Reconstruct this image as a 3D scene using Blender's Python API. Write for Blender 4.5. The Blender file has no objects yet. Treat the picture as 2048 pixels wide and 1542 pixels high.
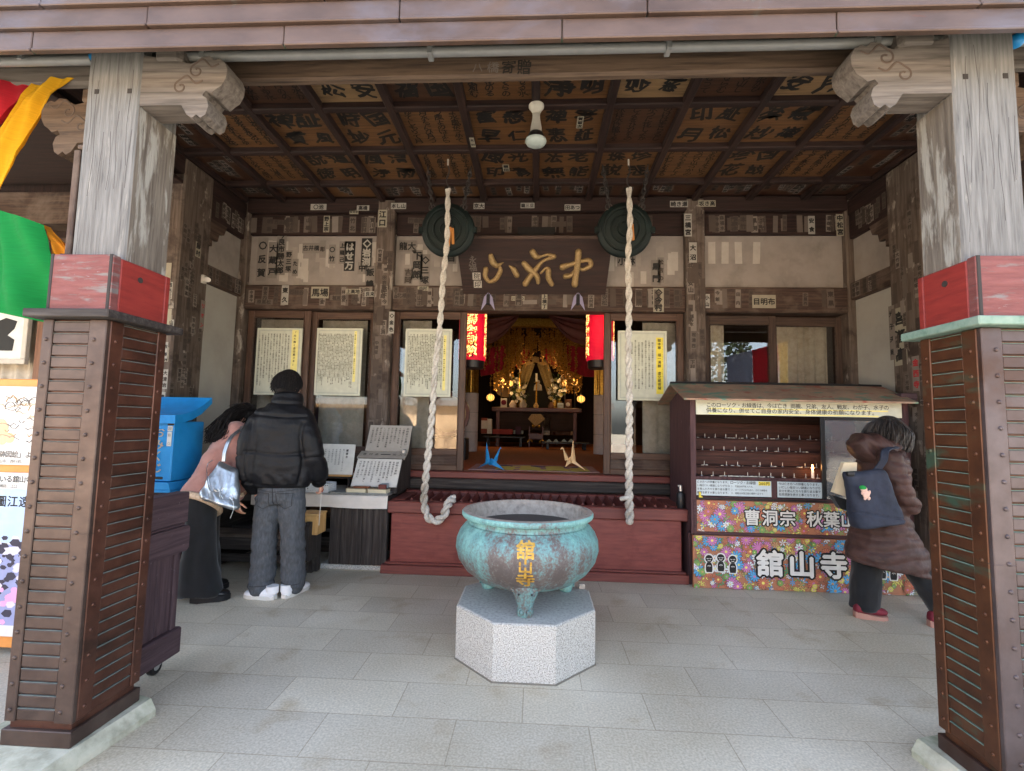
import bpy, bmesh, math, random
from mathutils import Vector, Matrix, noise
sc = bpy.context.scene
C = sc.collection
rnd = random.Random(11)
RAD = math.radians
# ------------------------------------------------------------------ camera
CR, CU, CF = Vector((.9985, .0507, .0198)), Vector((-.0157, -.0797, .9967)), Vector((-.0521, .9955, .0788))
CAM = Vector((0, 0, 1.36))
cd = bpy.data.cameras.new('camera'); cam = bpy.data.objects.new('camera', cd); C.objects.link(cam)
cd.sensor_width = 36; cd.lens = 950 / 2048 * 36; cd.clip_start = .05; cd.clip_end = 3000
cam.matrix_world = Matrix(((CR.x, CU.x, -CF.x, CAM.x), (CR.y, CU.y, -CF.y, CAM.y), (CR.z, CU.z, -CF.z, CAM.z), (0, 0, 0, 1)))
sc.camera = cam
# ------------------------------------------------------------------ light
SUN_EL, SUN_AZ = RAD(50), RAD(-18)          # the sun stands behind the temple roof
wd = bpy.data.worlds.new('World'); sc.world = wd; wd.use_nodes = True
nt = wd.node_tree
sky = nt.nodes.new('ShaderNodeTexSky'); sky.sky_type = 'NISHITA'; sky.sun_disc = False
sky.sun_elevation = SUN_EL; sky.sun_rotation = SUN_AZ; sky.air_density = 1.0; sky.dust_density = 3.0; sky.ozone_density = 1.0
hs = nt.nodes.new('ShaderNodeHueSaturation'); hs.inputs['Saturation'].default_value = .68   # thin bright cloud pales the blue
nt.links.new(sky.outputs[0], hs.inputs['Color']); nt.links.new(hs.outputs[0], nt.nodes['Background'].inputs[0]); nt.nodes['Background'].inputs[1].default_value = .15
sl = bpy.data.lights.new('sun', 'SUN'); sl.energy = 5.0; sl.angle = RAD(.5); sl.color = (1, .93, .82)
so = bpy.data.objects.new('sun', sl); C.objects.link(so)
sd = Vector((math.sin(SUN_AZ) * math.cos(SUN_EL), math.cos(SUN_AZ) * math.cos(SUN_EL), math.sin(SUN_EL)))
so.rotation_euler = sd.to_track_quat('Z', 'Y').to_euler(); so.location = (0, 20, 20)
sc.view_settings.view_transform = 'Standard'; sc.view_settings.look = 'None'
sc.view_settings.exposure = 3.0; sc.view_settings.gamma = 1
sc.cycles.max_bounces = 8; sc.cycles.diffuse_bounces = 5; sc.cycles.transparent_max_bounces = 12
sc.cycles.caustics_reflective = False; sc.cycles.caustics_refractive = False
sc.cycles.use_denoising = True; sc.cycles.sample_clamp_indirect = 6

def at(px, py, Y=None, Z=None, X=None):       # where the sight line of a photo pixel meets a plane of the place
    d = CF + CR * ((px - 1024) / 950) - CU * ((py - 771) / 950)
    t = Y / d.y if Y is not None else ((Z - CAM.z) / d.z if Z is not None else X / d.x)
    return CAM + d * t

# ------------------------------------------------------------------ materials
MATS = {}
def S(h):                                      # sRGB hex -> linear
    h = h.lstrip('#'); o = []
    for i in (0, 2, 4):
        c = int(h[i:i+2], 16) / 255
        o.append(c / 12.92 if c <= .04045 else ((c + .055) / 1.055) ** 2.4)
    return tuple(o)
def D(k, h): return tuple(k * c for c in S(h))   # a colour at a fraction of its full value
def mk(name, cols, sc3=(1, 1, 1), ns=8, detail=5, rough=.7, metal=0, bump=.15, dist=0, ramp=(.3, .7), patches=(), spec=.4, emit=None, bscale=1, sheen=0, coat=0, bd=.01):
    """noise-driven principled material; patches = [(colour, noise scale, lo, hi, mapping scale)]"""
    if name in MATS: return MATS[name]
    m = bpy.data.materials.new(name); m.use_nodes = True; t = m.node_tree; N = t.nodes; Lk = t.links
    b = N['Principled BSDF']; b.inputs['Roughness'].default_value = rough; b.inputs['Metallic'].default_value = metal
    b.inputs['Specular IOR Level'].default_value = spec
    if sheen: b.inputs['Sheen Weight'].default_value = sheen
    if coat: b.inputs['Coat Weight'].default_value = coat
    tc = N.new('ShaderNodeTexCoord')
    def nz(scale, s3, det=5, ds=0):
        mp = N.new('ShaderNodeMapping'); mp.inputs['Scale'].default_value = s3; Lk.new(tc.outputs['Object'], mp.inputs[0])
        n = N.new('ShaderNodeTexNoise'); n.inputs['Scale'].default_value = scale; n.inputs['Detail'].default_value = det
        n.inputs['Roughness'].default_value = .62; n.inputs['Distortion'].default_value = ds
        Lk.new(mp.outputs[0], n.inputs['Vector']); return n
    n0 = nz(ns, sc3, detail, dist)
    r = N.new('ShaderNodeValToRGB'); Lk.new(n0.outputs[0], r.inputs[0]); el = r.color_ramp.elements
    while len(el) < len(cols): el.new(.5)
    for i, c in enumerate(cols):
        el[i].position = ramp[0] + (ramp[1] - ramp[0]) * i / max(1, len(cols) - 1); el[i].color = (*c, 1)
    out = r.outputs[0]
    for pc, ps, lo, hi, p3 in patches:
        n = nz(ps, p3, 6, .3); mr = N.new('ShaderNodeMapRange'); mr.inputs[1].default_value = lo; mr.inputs[2].default_value = hi
        Lk.new(n.outputs[0], mr.inputs[0]); mx = N.new('ShaderNodeMix'); mx.data_type = 'RGBA'
        Lk.new(mr.outputs[0], mx.inputs[0]); Lk.new(out, mx.inputs[6]); mx.inputs[7].default_value = (*pc, 1); out = mx.outputs[2]
    Lk.new(out, b.inputs['Base Color'])
    if bump:
        bp = N.new('ShaderNodeBump'); bp.inputs['Strength'].default_value = bump; bp.inputs['Distance'].default_value = bd
        Lk.new((n0 if bscale == 1 else nz(ns * bscale, sc3, 4)).outputs[0], bp.inputs['Height']); Lk.new(bp.outputs[0], b.inputs['Normal'])
    if emit:
        b.inputs['Emission Color'].default_value = (*emit[0], 1); b.inputs['Emission Strength'].default_value = emit[1]
    MATS[name] = m; return m
def flat(name, c, rough=.8, **k): return mk(name, [tuple(x * .9 for x in c), tuple(min(1, x * 1.07) for x in c)], ns=k.pop('ns', 14), rough=rough, bump=k.pop('bump', .04), **k)
AX = {'x': (1.2, 22, 22), 'y': (22, 1.2, 22), 'z': (22, 22, 1.2)}
def wood(name, cols, ax, rough=.75, bump=.35, patches=(), ns=2.2, ramp=(.28, .72)):
    return mk(name + '_' + ax, cols, sc3=AX[ax], ns=ns, detail=6, rough=rough, bump=bump, dist=.35, patches=patches, ramp=ramp)
DK = [S('231813'), S('3e2d25'), S('5a463b')]
def W(kind, ax):
    if kind == 'dark': return wood('wood_dark', [D(.86, '241a16'), D(.86, '46342b'), D(.86, '604d42')], ax, patches=[(D(.86, '6f6157'), 3, .52, .75, (1, 1, 1))])
    if kind == 'beam': return wood('wood_beam', [D(.74, '2a1f1a'), D(.74, '4a382e'), D(.74, '5d4a3f')], ax)
    if kind == 'door': return wood('wood_door', [D(.74, '3f2c22'), D(.74, '5d4335'), D(.74, '725747')], ax, rough=.55)
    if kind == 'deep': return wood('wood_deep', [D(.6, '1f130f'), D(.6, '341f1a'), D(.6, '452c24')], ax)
    if kind == 'grey': return wood('wood_grey', [D(.74, '4c4b4b'), D(.74, '6b6a69'), D(.74, '797877'), D(.74, '858483')], ax, rough=.85, bump=.5, ns=3.6, ramp=(.26, .66),
                                   patches=[(D(.74, '4a4440'), 2.6, .62, .72, tuple(a * 1.2 if a > 2 else a * .5 for a in AX[ax])), (D(.74, '2f2b29'), 3.2, .655, .67, tuple(a * 1.6 if a > 2 else a * .45 for a in AX[ax])), (D(.74, 'a5a29c'), 2.2, .6, .72, tuple(a * .5 if a > 2 else a for a in AX[ax]))])
    if kind == 'greyworn': return wood('wood_greyworn', [D(.74, '544b44'), D(.74, '736a61'), D(.74, '857c72')], ax, rough=.85, bump=.6, ramp=(.3, .65),
                                   patches=[(D(.74, 'a5a29b'), 1.6, .53, .6, (9, 9, 1.6)), (D(.74, '4f453e'), 2.2, .6, .7, (14, 14, 1))])
    if kind == 'tan': return wood('wood_tan', [D(.74, '33271e'), D(.74, '5d4b3d'), D(.74, '6f5c4b')], ax, bump=.5, ns=2.4)
    if kind == 'kib': return wood('wood_kib', [D(.74, '443e39'), D(.74, '6e6660'), D(.74, '807872')], ax, bump=.4)
    if kind == 'post': return wood('wood_post', [D(.9, '40342c'), D(.9, '5f5249'), D(.9, '73675d')], ax, bump=.5, patches=[(D(.9, '3a2d26'), 4, .5, .66, (1, 1, 1)), (D(.9, '9a9086'), 9, .6, .68, (1, 1, .5))])
    if kind == 'cart': return wood('wood_cart', [D(.85, '35252a'), D(.85, '4d3a3e'), D(.85, '604b4e')], ax, bump=.5, patches=[(D(.85, '8c7f80'), 30, .68, .74, (1, 1, 1))])
    if kind == 'cab': return wood('wood_cab', [S('332023'), S('4a3133'), S('583d3e')], ax, patches=[(S('76676a'), 18, .66, .74, (1, 1, .4))])
    if kind == 'black': return wood('wood_black', [D(.74, '1d1716'), D(.74, '37302d'), D(.74, '57504b')], ax, bump=.5)
    if kind == 'new': return wood('wood_new', [S('a87d49'), S('c79c62'), S('d6b078')], ax, rough=.5)
    if kind == 'red': return wood('wood_red', [S('552a27'), S('69352f'), S('764038')], ax, rough=.55, bump=.2)
RED = mk('red_paint', [D(.76, '7a2622'), D(.76, '8d2d28'), D(.76, '97342d')], (2, 2, 14), 3, 6, .6, bump=.3)
REDW = mk('red_paint_worn', [D(.76, '6b3835'), D(.76, '7a4441'), D(.76, '854f4c')], (3, 3, 20), 2.2, 6, .7, bump=.5, patches=[(D(.76, '78706e'), 3.2, .55, .66, (1.6, 1.6, 9)), (D(.76, '6a5350'), 6, .6, .7, (2, 2, 20)), (D(.76, '8a8382'), 22, .66, .7, (1, 1, 3))])
BOXRED = mk('box_red', [S('5f2a26'), S('70342f'), S('7c3d37')], (1.5, 2, 12), 3, 6, .5, bump=.12, patches=[(S('5a1f1d'), 4, .55, .75, (1, 1, 1))])
COPB = mk('copper_brown', [D(.76, '4a3b35'), D(.76, '584841'), D(.76, '63534b')], (2, 2, 2), 4, 5, .42, .45, .12, patches=[(D(.76, '40322c'), 3, .5, .7, (1, 1, 2)), (D(.76, '8a8478'), 60, .74, .8, (1, 1, 1))])
COPI = mk('copper_inner', [D(1.0, '42291f'), D(1.0, '533429'), D(1.0, '5e3f33')], (2, 2, 2), 4, 5, .4, .45, .12, patches=[(D(1.0, '35231c'), 3, .5, .7, (1, 1, 2))])
COPG = mk('copper_greyed', [D(.76, '4d4140'), D(.76, '5c5050'), D(.76, '675b5b')], (2, 2, 2), 4, 5, .42, .45, .1, patches=[(D(.76, '8a8584'), 60, .74, .8, (1, 1, 1)), (D(.76, '4c352b'), 2, .52, .7, (1, 1, 1))])
COPR = mk('copper_red', [D(.76, '4a2f22'), D(.76, '5f3b27'), D(.76, '6b452e')], (2, 2, 2), 4, 5, .45, .45, .12, patches=[(D(.76, '48604f'), 3.2, .56, .7, (1, 1, 3)), (D(.76, 'a8a898'), 60, .75, .8, (1, 1, 1))])
VERD = mk('verdigris', [D(.76, '64806f'), D(.76, '7f988a'), D(.76, '90a394')], ns=20, rough=.8); VERL = mk('ledge_grey', [D(.76, '5e675f'), D(.76, '76807a'), D(.76, '87908a')], ns=20, rough=.7)
ROOFC = mk('roof_copper', [S('43352f'), S('52423b'), S('5c4b43')], (1, 1, 2.5), 3, 6, .45, .3, .08, patches=[(S('5d585f'), 1.4, .52, .72, (1, 1, 2)), (S('5a6b66'), 2.2, .64, .76, (1.6, 1, 1)), (S('5a3a2e'), 7, .66, .74, (1, 1, 3))])
ROOFD = flat('roof_edge_dark', S('2f3a2c'), .6)
PLAS = mk('plaster', [D(.84, '857c75'), D(.84, '958c85'), D(.84, '9f968f')], (1, 1, 1), 3, 6, .9, bump=.1, patches=[(D(.84, '756c64'), 2, .56, .75, (1, 1, 1))])
PLASW = mk('plaster_white', [D(.76, 'b0aaa1'), D(.76, 'bbb6ad'), D(.76, 'c1bdb4')], (1, 1, 1), 2.5, 5, .9, bump=.05)
PAPER = flat('paper_white', D(.8, 'e6e4de')); PAPC = flat('paper_cream', D(.8, 'dcdcc8')); PAPB = flat('paper_blue', D(.8, 'd6e2e6'))
PAPG = flat('paper_grey', S('a59e95')); PF1 = flat('paper_faded', D(.74, '6f635a')); PF2 = flat('paper_faded_pale', D(.74, '8b8077')); PF3 = flat('paper_faded_dark', D(.74, '574a42'))
INK = flat('ink', S('1b1917'), .7); INKG = flat('ink_grey', S('5f5853'), .8); INKF = flat('ink_faint', S('3d342e'), .8); YEL = flat('marker_yellow', S('e6d24f')); YELP = flat('marker_pale', S('e9dc8a'))
INKR = flat('ink_red', S('a02a30'))
BRONZE = None
GRAN = mk('granite_pale', [S('7b7a75'), S('aaa8a2'), S('c4c2bc')], ns=150, detail=3, rough=.75, bump=.15, ramp=(.36, .62), patches=[(S('6c6a68'), 3, .68, .86, (1, 1, .6)), (S('75747a'), 260, .62, .7, (1, 1, 1))])
STONE = mk('old_stone', [S('8c8a78'), S('b1ae9c'), S('c2bda9')], ns=9, detail=8, rough=.95, bump=.6, patches=[(S('7c8268'), 3, .5, .68, (1, 1, 1)), (S('b9a06c'), 2.3, .6, .72, (1, 1, 1))])
GOLD = mk('gold', [S('7d5c26'), S('a98436'), S('c29d50')], ns=30, rough=.35, metal=.9, bump=.2)
GOLDL = mk('gold_leaf', [S('77633f'), S('917850'), S('a28a62')], ns=60, rough=.55, metal=.25, bump=.4, patches=[(S('7b5a36'), 30, .6, .7, (1, 1, 1))])
BLK = flat('black_paint', S('1c1b1c'), .4); BLKM = flat('black_metal', S('29292b'), .4, metal=.5)
IRON = flat('dark_iron', S('3b3634'), .6, metal=.4); STEEL = flat('grey_pipe', S('7c7d7d'), .4, metal=.1); STEELS = flat('steel', S('b6b8ba'), .3, metal=.8)
GONG = mk('gong_bronze', [D(.76, '0d1716'), D(.76, '14211f'), D(.76, '1b2c2a')], ns=7, rough=.6, metal=.3, bump=.2, patches=[(D(.76, '0f1b1a'), 4, .5, .7, (1, 1, 1))])
ROPE = mk('rope', [S('a39d93'), S('bdb8af'), S('c9c4bb')], (60, 60, 60), 1, 3, .95, bump=.5, patches=[(S('8e867a'), 3, .5, .72, (1, 1, 1)), (S('d5d1c8'), 140, .58, .66, (1, 1, 1))])
SKIN = flat('skin', S('d6a48c'), .55, ns=30); HAIR = mk('hair_black', [S('0d0b0b'), S('1d1a19'), S('2c2726')], (40, 40, 4), 3, 4, .55, bump=.4, spec=.2)
HAIRG = mk('hair_grey', [S('211d1b'), S('312b28'), S('433c38')], (30, 30, 3), 4, 5, .5, bump=.5)
PUFF = mk('nylon_black', [D(.6, '0f0f12'), D(.6, '16161a'), D(.6, '1d1d22')], ns=6, rough=.55, spec=.25, bump=.25, bd=.03, bscale=2.2)
PUFB = mk('nylon_brown', [S('33241f'), S('432f2b'), S('543d38')], ns=7, rough=.55, spec=.25, bump=.3, bd=.03, bscale=2)
DENIM = mk('denim_grey', [S('404246'), S('4a4d51'), S('56595e')], (1, 1, .35), 60, 8, .95, bump=.25, spec=.2, patches=[(S('6a6d72'), 4, .58, .95, (1.6, 1.6, .3))])
CLOTHK = mk('cloth_black', [D(.6, '0c0d0f'), D(.6, '131417'), D(.6, '1a1b1f')], ns=12, rough=.9, bump=.2, sheen=.2)
SUEDE = mk('suede_pink', [S('9c6c63'), S('b08075'), S('bd8f84')], ns=7, rough=.95, bump=.15, sheen=.3); FLEECE = mk('fleece', [S('b49a80'), S('cdb59b'), S('dcc7ae')], ns=70, rough=1, bump=.8)
SILV = mk('silver_leather', [S('8f979f'), S('aeb5bb'), S('c2c7cc')], ns=5, rough=.3, metal=.85, bump=.35, bd=.03)
NAVY = mk('navy_canvas', [S('1c212d'), S('272c3b'), S('313747')], ns=9, rough=.8, bump=.3, bd=.02); BEIGE = flat('canvas_beige', S('d2c2a4'), .9)
WHITE = flat('white_leather', S('dfe0e2'), .5); SHOEK = flat('black_leather', S('18181b'), .35); SHOER = flat('shoe_maroon', S('6d1c2a'), .7); SOLE = flat('sole_tan', S('a3796a'), .8)
BLUE = mk('blue_paint', [S('1679b8'), S('1d8bd0'), S('2f98da')], ns=3, rough=.45, bump=.05); TWINE = flat('twine', S('c5ad92'))
def glass():
    m = bpy.data.materials.new('window_glass'); m.use_nodes = True; N = m.node_tree.nodes; L = m.node_tree.links
    N.remove(N['Principled BSDF']); o = N['Material Output']
    t = N.new('ShaderNodeBsdfTransparent'); t.inputs[0].default_value = (.93, .94, .94, 1); g = N.new('ShaderNodeBsdfGlossy'); g.inputs['Roughness'].default_value = .01
    f = N.new('ShaderNodeFresnel'); f.inputs[0].default_value = 1.7; x = N.new('ShaderNodeMixShader')
    L.new(f.outputs[0], x.inputs[0]); L.new(t.outputs[0], x.inputs[1]); L.new(g.outputs[0], x.inputs[2]); L.new(x.outputs[0], o.inputs[0]); return m
GLASS = glass()
def dusty():
    m = bpy.data.materials.new('dusty_glass'); m.use_nodes = True; N = m.node_tree.nodes; L = m.node_tree.links; N.remove(N['Principled BSDF'])
    t = N.new('ShaderNodeBsdfTransparent'); d = N.new('ShaderNodeBsdfDiffuse'); d.inputs[0].default_value = (.19, .2, .21, 1); x = N.new('ShaderNodeMixShader'); n = N.new('ShaderNodeTexNoise'); n.inputs['Scale'].default_value = 5; r = N.new('ShaderNodeMapRange')
    r.inputs[3].default_value = .3; r.inputs[4].default_value = .75; tc = N.new('ShaderNodeTexCoord'); L.new(tc.outputs['Object'], n.inputs[0]); L.new(n.outputs[0], r.inputs[0]); L.new(r.outputs[0], x.inputs[0]); L.new(t.outputs[0], x.inputs[1]); L.new(d.outputs[0], x.inputs[2])
    g = N.new('ShaderNodeBsdfGlossy'); g.inputs['Roughness'].default_value = .08; y = N.new('ShaderNodeMixShader'); y.inputs[0].default_value = .03; L.new(x.outputs[0], y.inputs[1]); L.new(g.outputs[0], y.inputs[2]); L.new(y.outputs[0], N['Material Output'].inputs[0]); return m
DUSTY = dusty()
def floor_mat():
    m = bpy.data.materials.new('granite_paving'); m.use_nodes = True; N = m.node_tree.nodes; L = m.node_tree.links; b = N['Principled BSDF']
    tc = N.new('ShaderNodeTexCoord'); mp = N.new('ShaderNodeMapping'); mp.inputs['Location'].default_value = (-.257 + 6, -2.245 + 5.8, 0); L.new(tc.outputs['Object'], mp.inputs[0])
    br = N.new('ShaderNodeTexBrick'); br.offset = .5; br.inputs['Scale'].default_value = 1; br.inputs['Brick Width'].default_value = .6; br.inputs['Row Height'].default_value = .2915
    br.inputs['Mortar Size'].default_value = .0027; br.inputs['Mortar Smooth'].default_value = .2; br.inputs['Color1'].default_value = (.88, .86, .82, 1); br.inputs['Color2'].default_value = (1.05, 1.03, .97, 1); br.inputs['Mortar'].default_value = (.64, .60, .54, 1)
    L.new(mp.outputs[0], br.inputs[0])
    def nz(s, d):
        n = N.new('ShaderNodeTexNoise'); n.inputs['Scale'].default_value = s; n.inputs['Detail'].default_value = d; L.new(tc.outputs['Object'], n.inputs[0]); return n
    a = nz(95, 3); r = N.new('ShaderNodeValToRGB'); L.new(a.outputs[0], r.inputs[0])
    e = r.color_ramp.elements; e[0].position = .36; e[0].color = (*S('b8b2a6'), 1); e[1].position = .68; e[1].color = (*S('d6cfc1'), 1)
    c = nz(1.1, 6); r2 = N.new('ShaderNodeValToRGB'); L.new(c.outputs[0], r2.inputs[0]); e = r2.color_ramp.elements; e[0].position = .33; e[0].color = (.78, .74, .67, 1); e[1].position = .68; e[1].color = (1.06, 1.06, 1.06, 1)
    m1 = N.new('ShaderNodeMix'); m1.data_type = 'RGBA'; m1.blend_type = 'MULTIPLY'; m1.inputs[0].default_value = 1; L.new(r.outputs[0], m1.inputs[6]); L.new(br.outputs[0], m1.inputs[7])
    m2 = N.new('ShaderNodeMix'); m2.data_type = 'RGBA'; m2.blend_type = 'MULTIPLY'; m2.inputs[0].default_value = 1; L.new(m1.outputs[2], m2.inputs[6]); L.new(r2.outputs[0], m2.inputs[7])
    c2 = nz(3.7, 8); r3 = N.new('ShaderNodeValToRGB'); L.new(c2.outputs[0], r3.inputs[0]); e = r3.color_ramp.elements; e[0].position = .58; e[0].color = (1, 1, 1, 1); e[1].position = .74; e[1].color = (.80, .74, .66, 1)
    m3 = N.new('ShaderNodeMix'); m3.data_type = 'RGBA'; m3.blend_type = 'MULTIPLY'; m3.inputs[0].default_value = 1; L.new(m2.outputs[2], m3.inputs[6]); L.new(r3.outputs[0], m3.inputs[7])
    sp_ = nz(34, 2); r4 = N.new('ShaderNodeValToRGB'); L.new(sp_.outputs[0], r4.inputs[0]); e = r4.color_ramp.elements; e[0].position = .74; e[0].color = (1, 1, 1, 1); e[1].position = .78; e[1].color = (.62, .6, .56, 1)
    m4 = N.new('ShaderNodeMix'); m4.data_type = 'RGBA'; m4.blend_type = 'MULTIPLY'; m4.inputs[0].default_value = 1; L.new(m3.outputs[2], m4.inputs[6]); L.new(r4.outputs[0], m4.inputs[7])
    L.new(m4.outputs[2], b.inputs['Base Color']); b.inputs['Roughness'].default_value = .62
    bp = N.new('ShaderNodeBump'); bp.inputs['Strength'].default_value = .25; bp.inputs['Distance'].default_value = .004; mt = N.new('ShaderNodeMath'); mt.operation = 'SUBTRACT'
    L.new(a.outputs[0], mt.inputs[0]); L.new(br.outputs['Fac'], mt.inputs[1]); L.new(mt.outputs[0], bp.inputs['Height']); L.new(bp.outputs[0], b.inputs['Normal']); return m

# ------------------------------------------------------------------ builders
BASE = {}
GL = {}
def glyph(ch, bold=0.0):
    k = (ch, bold)
    if k not in GL:
        cu = bpy.data.curves.new('g', 'FONT'); cu.body = ch; cu.size = 1; cu.offset = bold; cu.resolution_u = 2
        ob = bpy.data.objects.new('g', cu); C.objects.link(ob)
        me = bpy.data.meshes.new_from_object(ob.evaluated_get(bpy.context.evaluated_depsgraph_get()))
        GL[k] = ([(v.co.x, v.co.y) for v in me.vertices], [tuple(p.vertices) for p in me.polygons])
        bpy.data.objects.remove(ob); bpy.data.curves.remove(cu); bpy.data.meshes.remove(me)
    return GL[k]
class MB:
    def __init__(s): s.v = []; s.f = []; s.m = []
    def add(s, vs, fs, m=0):
        n = len(s.v); s.v += [Vector(v) for v in vs]
        for f in fs: s.f.append([n + i for i in f]); s.m.append(m)
    def box(s, x0, x1, y0, y1, z0, z1, m=0, c=.004, M=None):
        c = min(c, (x1-x0)*.3, (y1-y0)*.3, (z1-z0)*.3); vs = []; ix = {}
        for i in (0, 1):
            for j in (0, 1):
                for k in (0, 1):
                    P = (x1 if i else x0, y1 if j else y0, z1 if k else z0); sg = (-1 if i else 1, -1 if j else 1, -1 if k else 1)
                    for a in range(3):
                        q = list(P)
                        for b in range(3):
                            if b != a: q[b] += sg[b] * c
                        ix[i, j, k, a] = len(vs); vs.append(q)
        fs = []
        for a in range(3):
            b, d = [(1, 2), (0, 2), (0, 1)][a]
            for val in (0, 1):
                qs = []
                for (u, w) in ((0, 0), (1, 0), (1, 1), (0, 1)):
                    t = [0, 0, 0]; t[a] = val; t[b] = u; t[d] = w; qs.append(ix[(*t, a)])
                flip = (val == 0) != (a == 1); fs.append(qs[::-1] if flip else qs)
        for a in range(3):
            b, d = [(1, 2), (0, 2), (0, 1)][a]
            for u in (0, 1):
                for w in (0, 1):
                    t0 = [0, 0, 0]; t0[b] = u; t0[d] = w; t1 = t0[:]; t1[a] = 1
                    q = [ix[(*t0, b)], ix[(*t1, b)], ix[(*t1, d)], ix[(*t0, d)]]; fs.append(q)
        for i in (0, 1):
            for j in (0, 1):
                for k in (0, 1): fs.append([ix[i, j, k, a] for a in range(3)])
        if M is not None: vs = [M @ Vector(v) for v in vs]
        else: vs = [Vector(v) for v in vs]
        cen = sum(vs, Vector()) / len(vs)
        for q in range(6, len(fs)):
            f = fs[q]; nn = (vs[f[1]] - vs[f[0]]).cross(vs[f[2]] - vs[f[0]])
            if nn.dot(vs[f[0]] - cen) < 0: fs[q] = f[::-1]
        for q in range(6):
            f = fs[q]; nn = (vs[f[1]] - vs[f[0]]).cross(vs[f[2]] - vs[f[0]])
            if nn.dot(vs[f[0]] - cen) < 0: fs[q] = f[::-1]
        s.add(vs, fs, m)
    def quad(s, a, b, c, d, m=0): s.add([a, b, c, d], [(0, 1, 2, 3)], m)
    def rect(s, o, u, v, w, h, m=0):            # centred rectangle
        o, u, v = Vector(o), Vector(u), Vector(v); s.quad(o-u*w/2-v*h/2, o+u*w/2-v*h/2, o+u*w/2+v*h/2, o-u*w/2+v*h/2, m)
    def tube(s, pts, r, m=0, n=8, cap=True, round_=False):
        pts = [Vector(p) for p in pts]; N = len(pts); rs = r if isinstance(r, (list, tuple)) else [r] * N; rs = list(rs)
        if round_:
            a, b = (pts[0]-pts[1]).normalized(), (pts[-1]-pts[-2]).normalized()
            hd = [(pts[0] + a*rs[0]*t, rs[0]*math.sqrt(max(0, 1-t*t))) for t in (.97, .8, .5)]; tl = [(pts[-1] + b*rs[-1]*t, rs[-1]*math.sqrt(max(0, 1-t*t))) for t in (.5, .8, .97)]
            pts = [p for p, _ in hd] + pts + [p for p, _ in tl]; rs = [q for _, q in hd] + rs + [q for _, q in tl]; N = len(pts)
        T = (pts[1]-pts[0]).normalized(); X = T.orthogonal().normalized(); vs = []
        for i, p in enumerate(pts):
            t = ((pts[min(i+1, N-1)] - pts[i]).normalized() + (pts[i] - pts[max(i-1, 0)]).normalized())
            if t.length < 1e-6: t = T.copy()
            t.normalize(); X = (X - t * X.dot(t)).normalized(); Y = t.cross(X)
            vs += [p + (X * math.cos(6.28318*k/n) + Y * math.sin(6.28318*k/n)) * rs[i] for k in range(n)]
        fs = [(i*n+k, i*n+(k+1) % n, (i+1)*n+(k+1) % n, (i+1)*n+k) for i in range(N-1) for k in range(n)]
        if cap: fs += [tuple(range(n-1, -1, -1)), tuple((N-1)*n+k for k in range(n))]
        s.add(vs, fs, m)
    def lathe(s, prof, c, m=0, n=64, ax=(0, 0, 1), u=(1, 0, 0)):
        ax, u = Vector(ax), Vector(u); w = ax.cross(u); c = Vector(c); vs = []
        for r, z in prof: vs += [c + ax*z + (u*math.cos(6.28318*k/n) + w*math.sin(6.28318*k/n))*max(r, 1e-4) for k in range(n)]
        s.add(vs, [(i*n+k, i*n+(k+1) % n, (i+1)*n+(k+1) % n, (i+1)*n+k) for i in range(len(prof)-1) for k in range(n)], m)
    def prism(s, poly, o, u, v, d, m=0, m2=None):   # 2-D outline in (u, v) from o, extruded along vector d
        o, u, v, d = Vector(o), Vector(u), Vector(v), Vector(d); n = len(poly); a = [o + u*p[0] + v*p[1] for p in poly]; b = [p + d for p in a]
        s.add(a + b, [tuple(range(n)), tuple(range(2*n-1, n-1, -1))] , m)
        s.add(a + b, [(i, i+n, (i+1) % n + n, (i+1) % n) for i in range(n)], m if m2 is None else m2)
    def rings(s, rs, m=0, cap=True):
        n = len(rs[0]); vs = [p for r in rs for p in r]
        fs = [(i*n+k, i*n+(k+1) % n, (i+1)*n+(k+1) % n, (i+1)*n+k) for i in range(len(rs)-1) for k in range(n)]
        if cap: fs += [tuple(range(n-1, -1, -1)), tuple((len(rs)-1)*n+k for k in range(n))]
        s.add(vs, fs, m)
    def ovals(s, L, m=0, n=24):                 # closed loft through ellipses (centre, rx, ry[, u, v])
        rs = []
        for e in L:
            c = Vector(e[0]); u = Vector(e[3]) if len(e) > 3 else Vector((1, 0, 0)); v = Vector(e[4]) if len(e) > 4 else Vector((0, 1, 0))
            rs.append([c + u*e[1]*math.cos(6.28318*k/n) + v*e[2]*math.sin(6.28318*k/n) for k in range(n)])
        s.rings(rs, m)
    def ball(s, c, rx, ry=None, rz=None, m=0, n=14, M=None):
        ry = ry or rx; rz = rz or rx; c = Vector(c); L = []
        vs = []
        for i in range(1, 10):
            t = math.pi * i / 10
            for k in range(n):
                q = Vector((rx*math.sin(t)*math.cos(6.28318*k/n), ry*math.sin(t)*math.sin(6.28318*k/n), rz*math.cos(t)))
                vs.append(c + (M @ q if M is not None else q))
        fs = [(i*n+k, (i+1)*n+k, (i+1)*n+(k+1) % n, i*n+(k+1) % n) for i in range(8) for k in range(n)] + [tuple(range(n)), tuple(8*n+k for k in range(n-1, -1, -1))]
        s.add(vs, fs, m)
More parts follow.
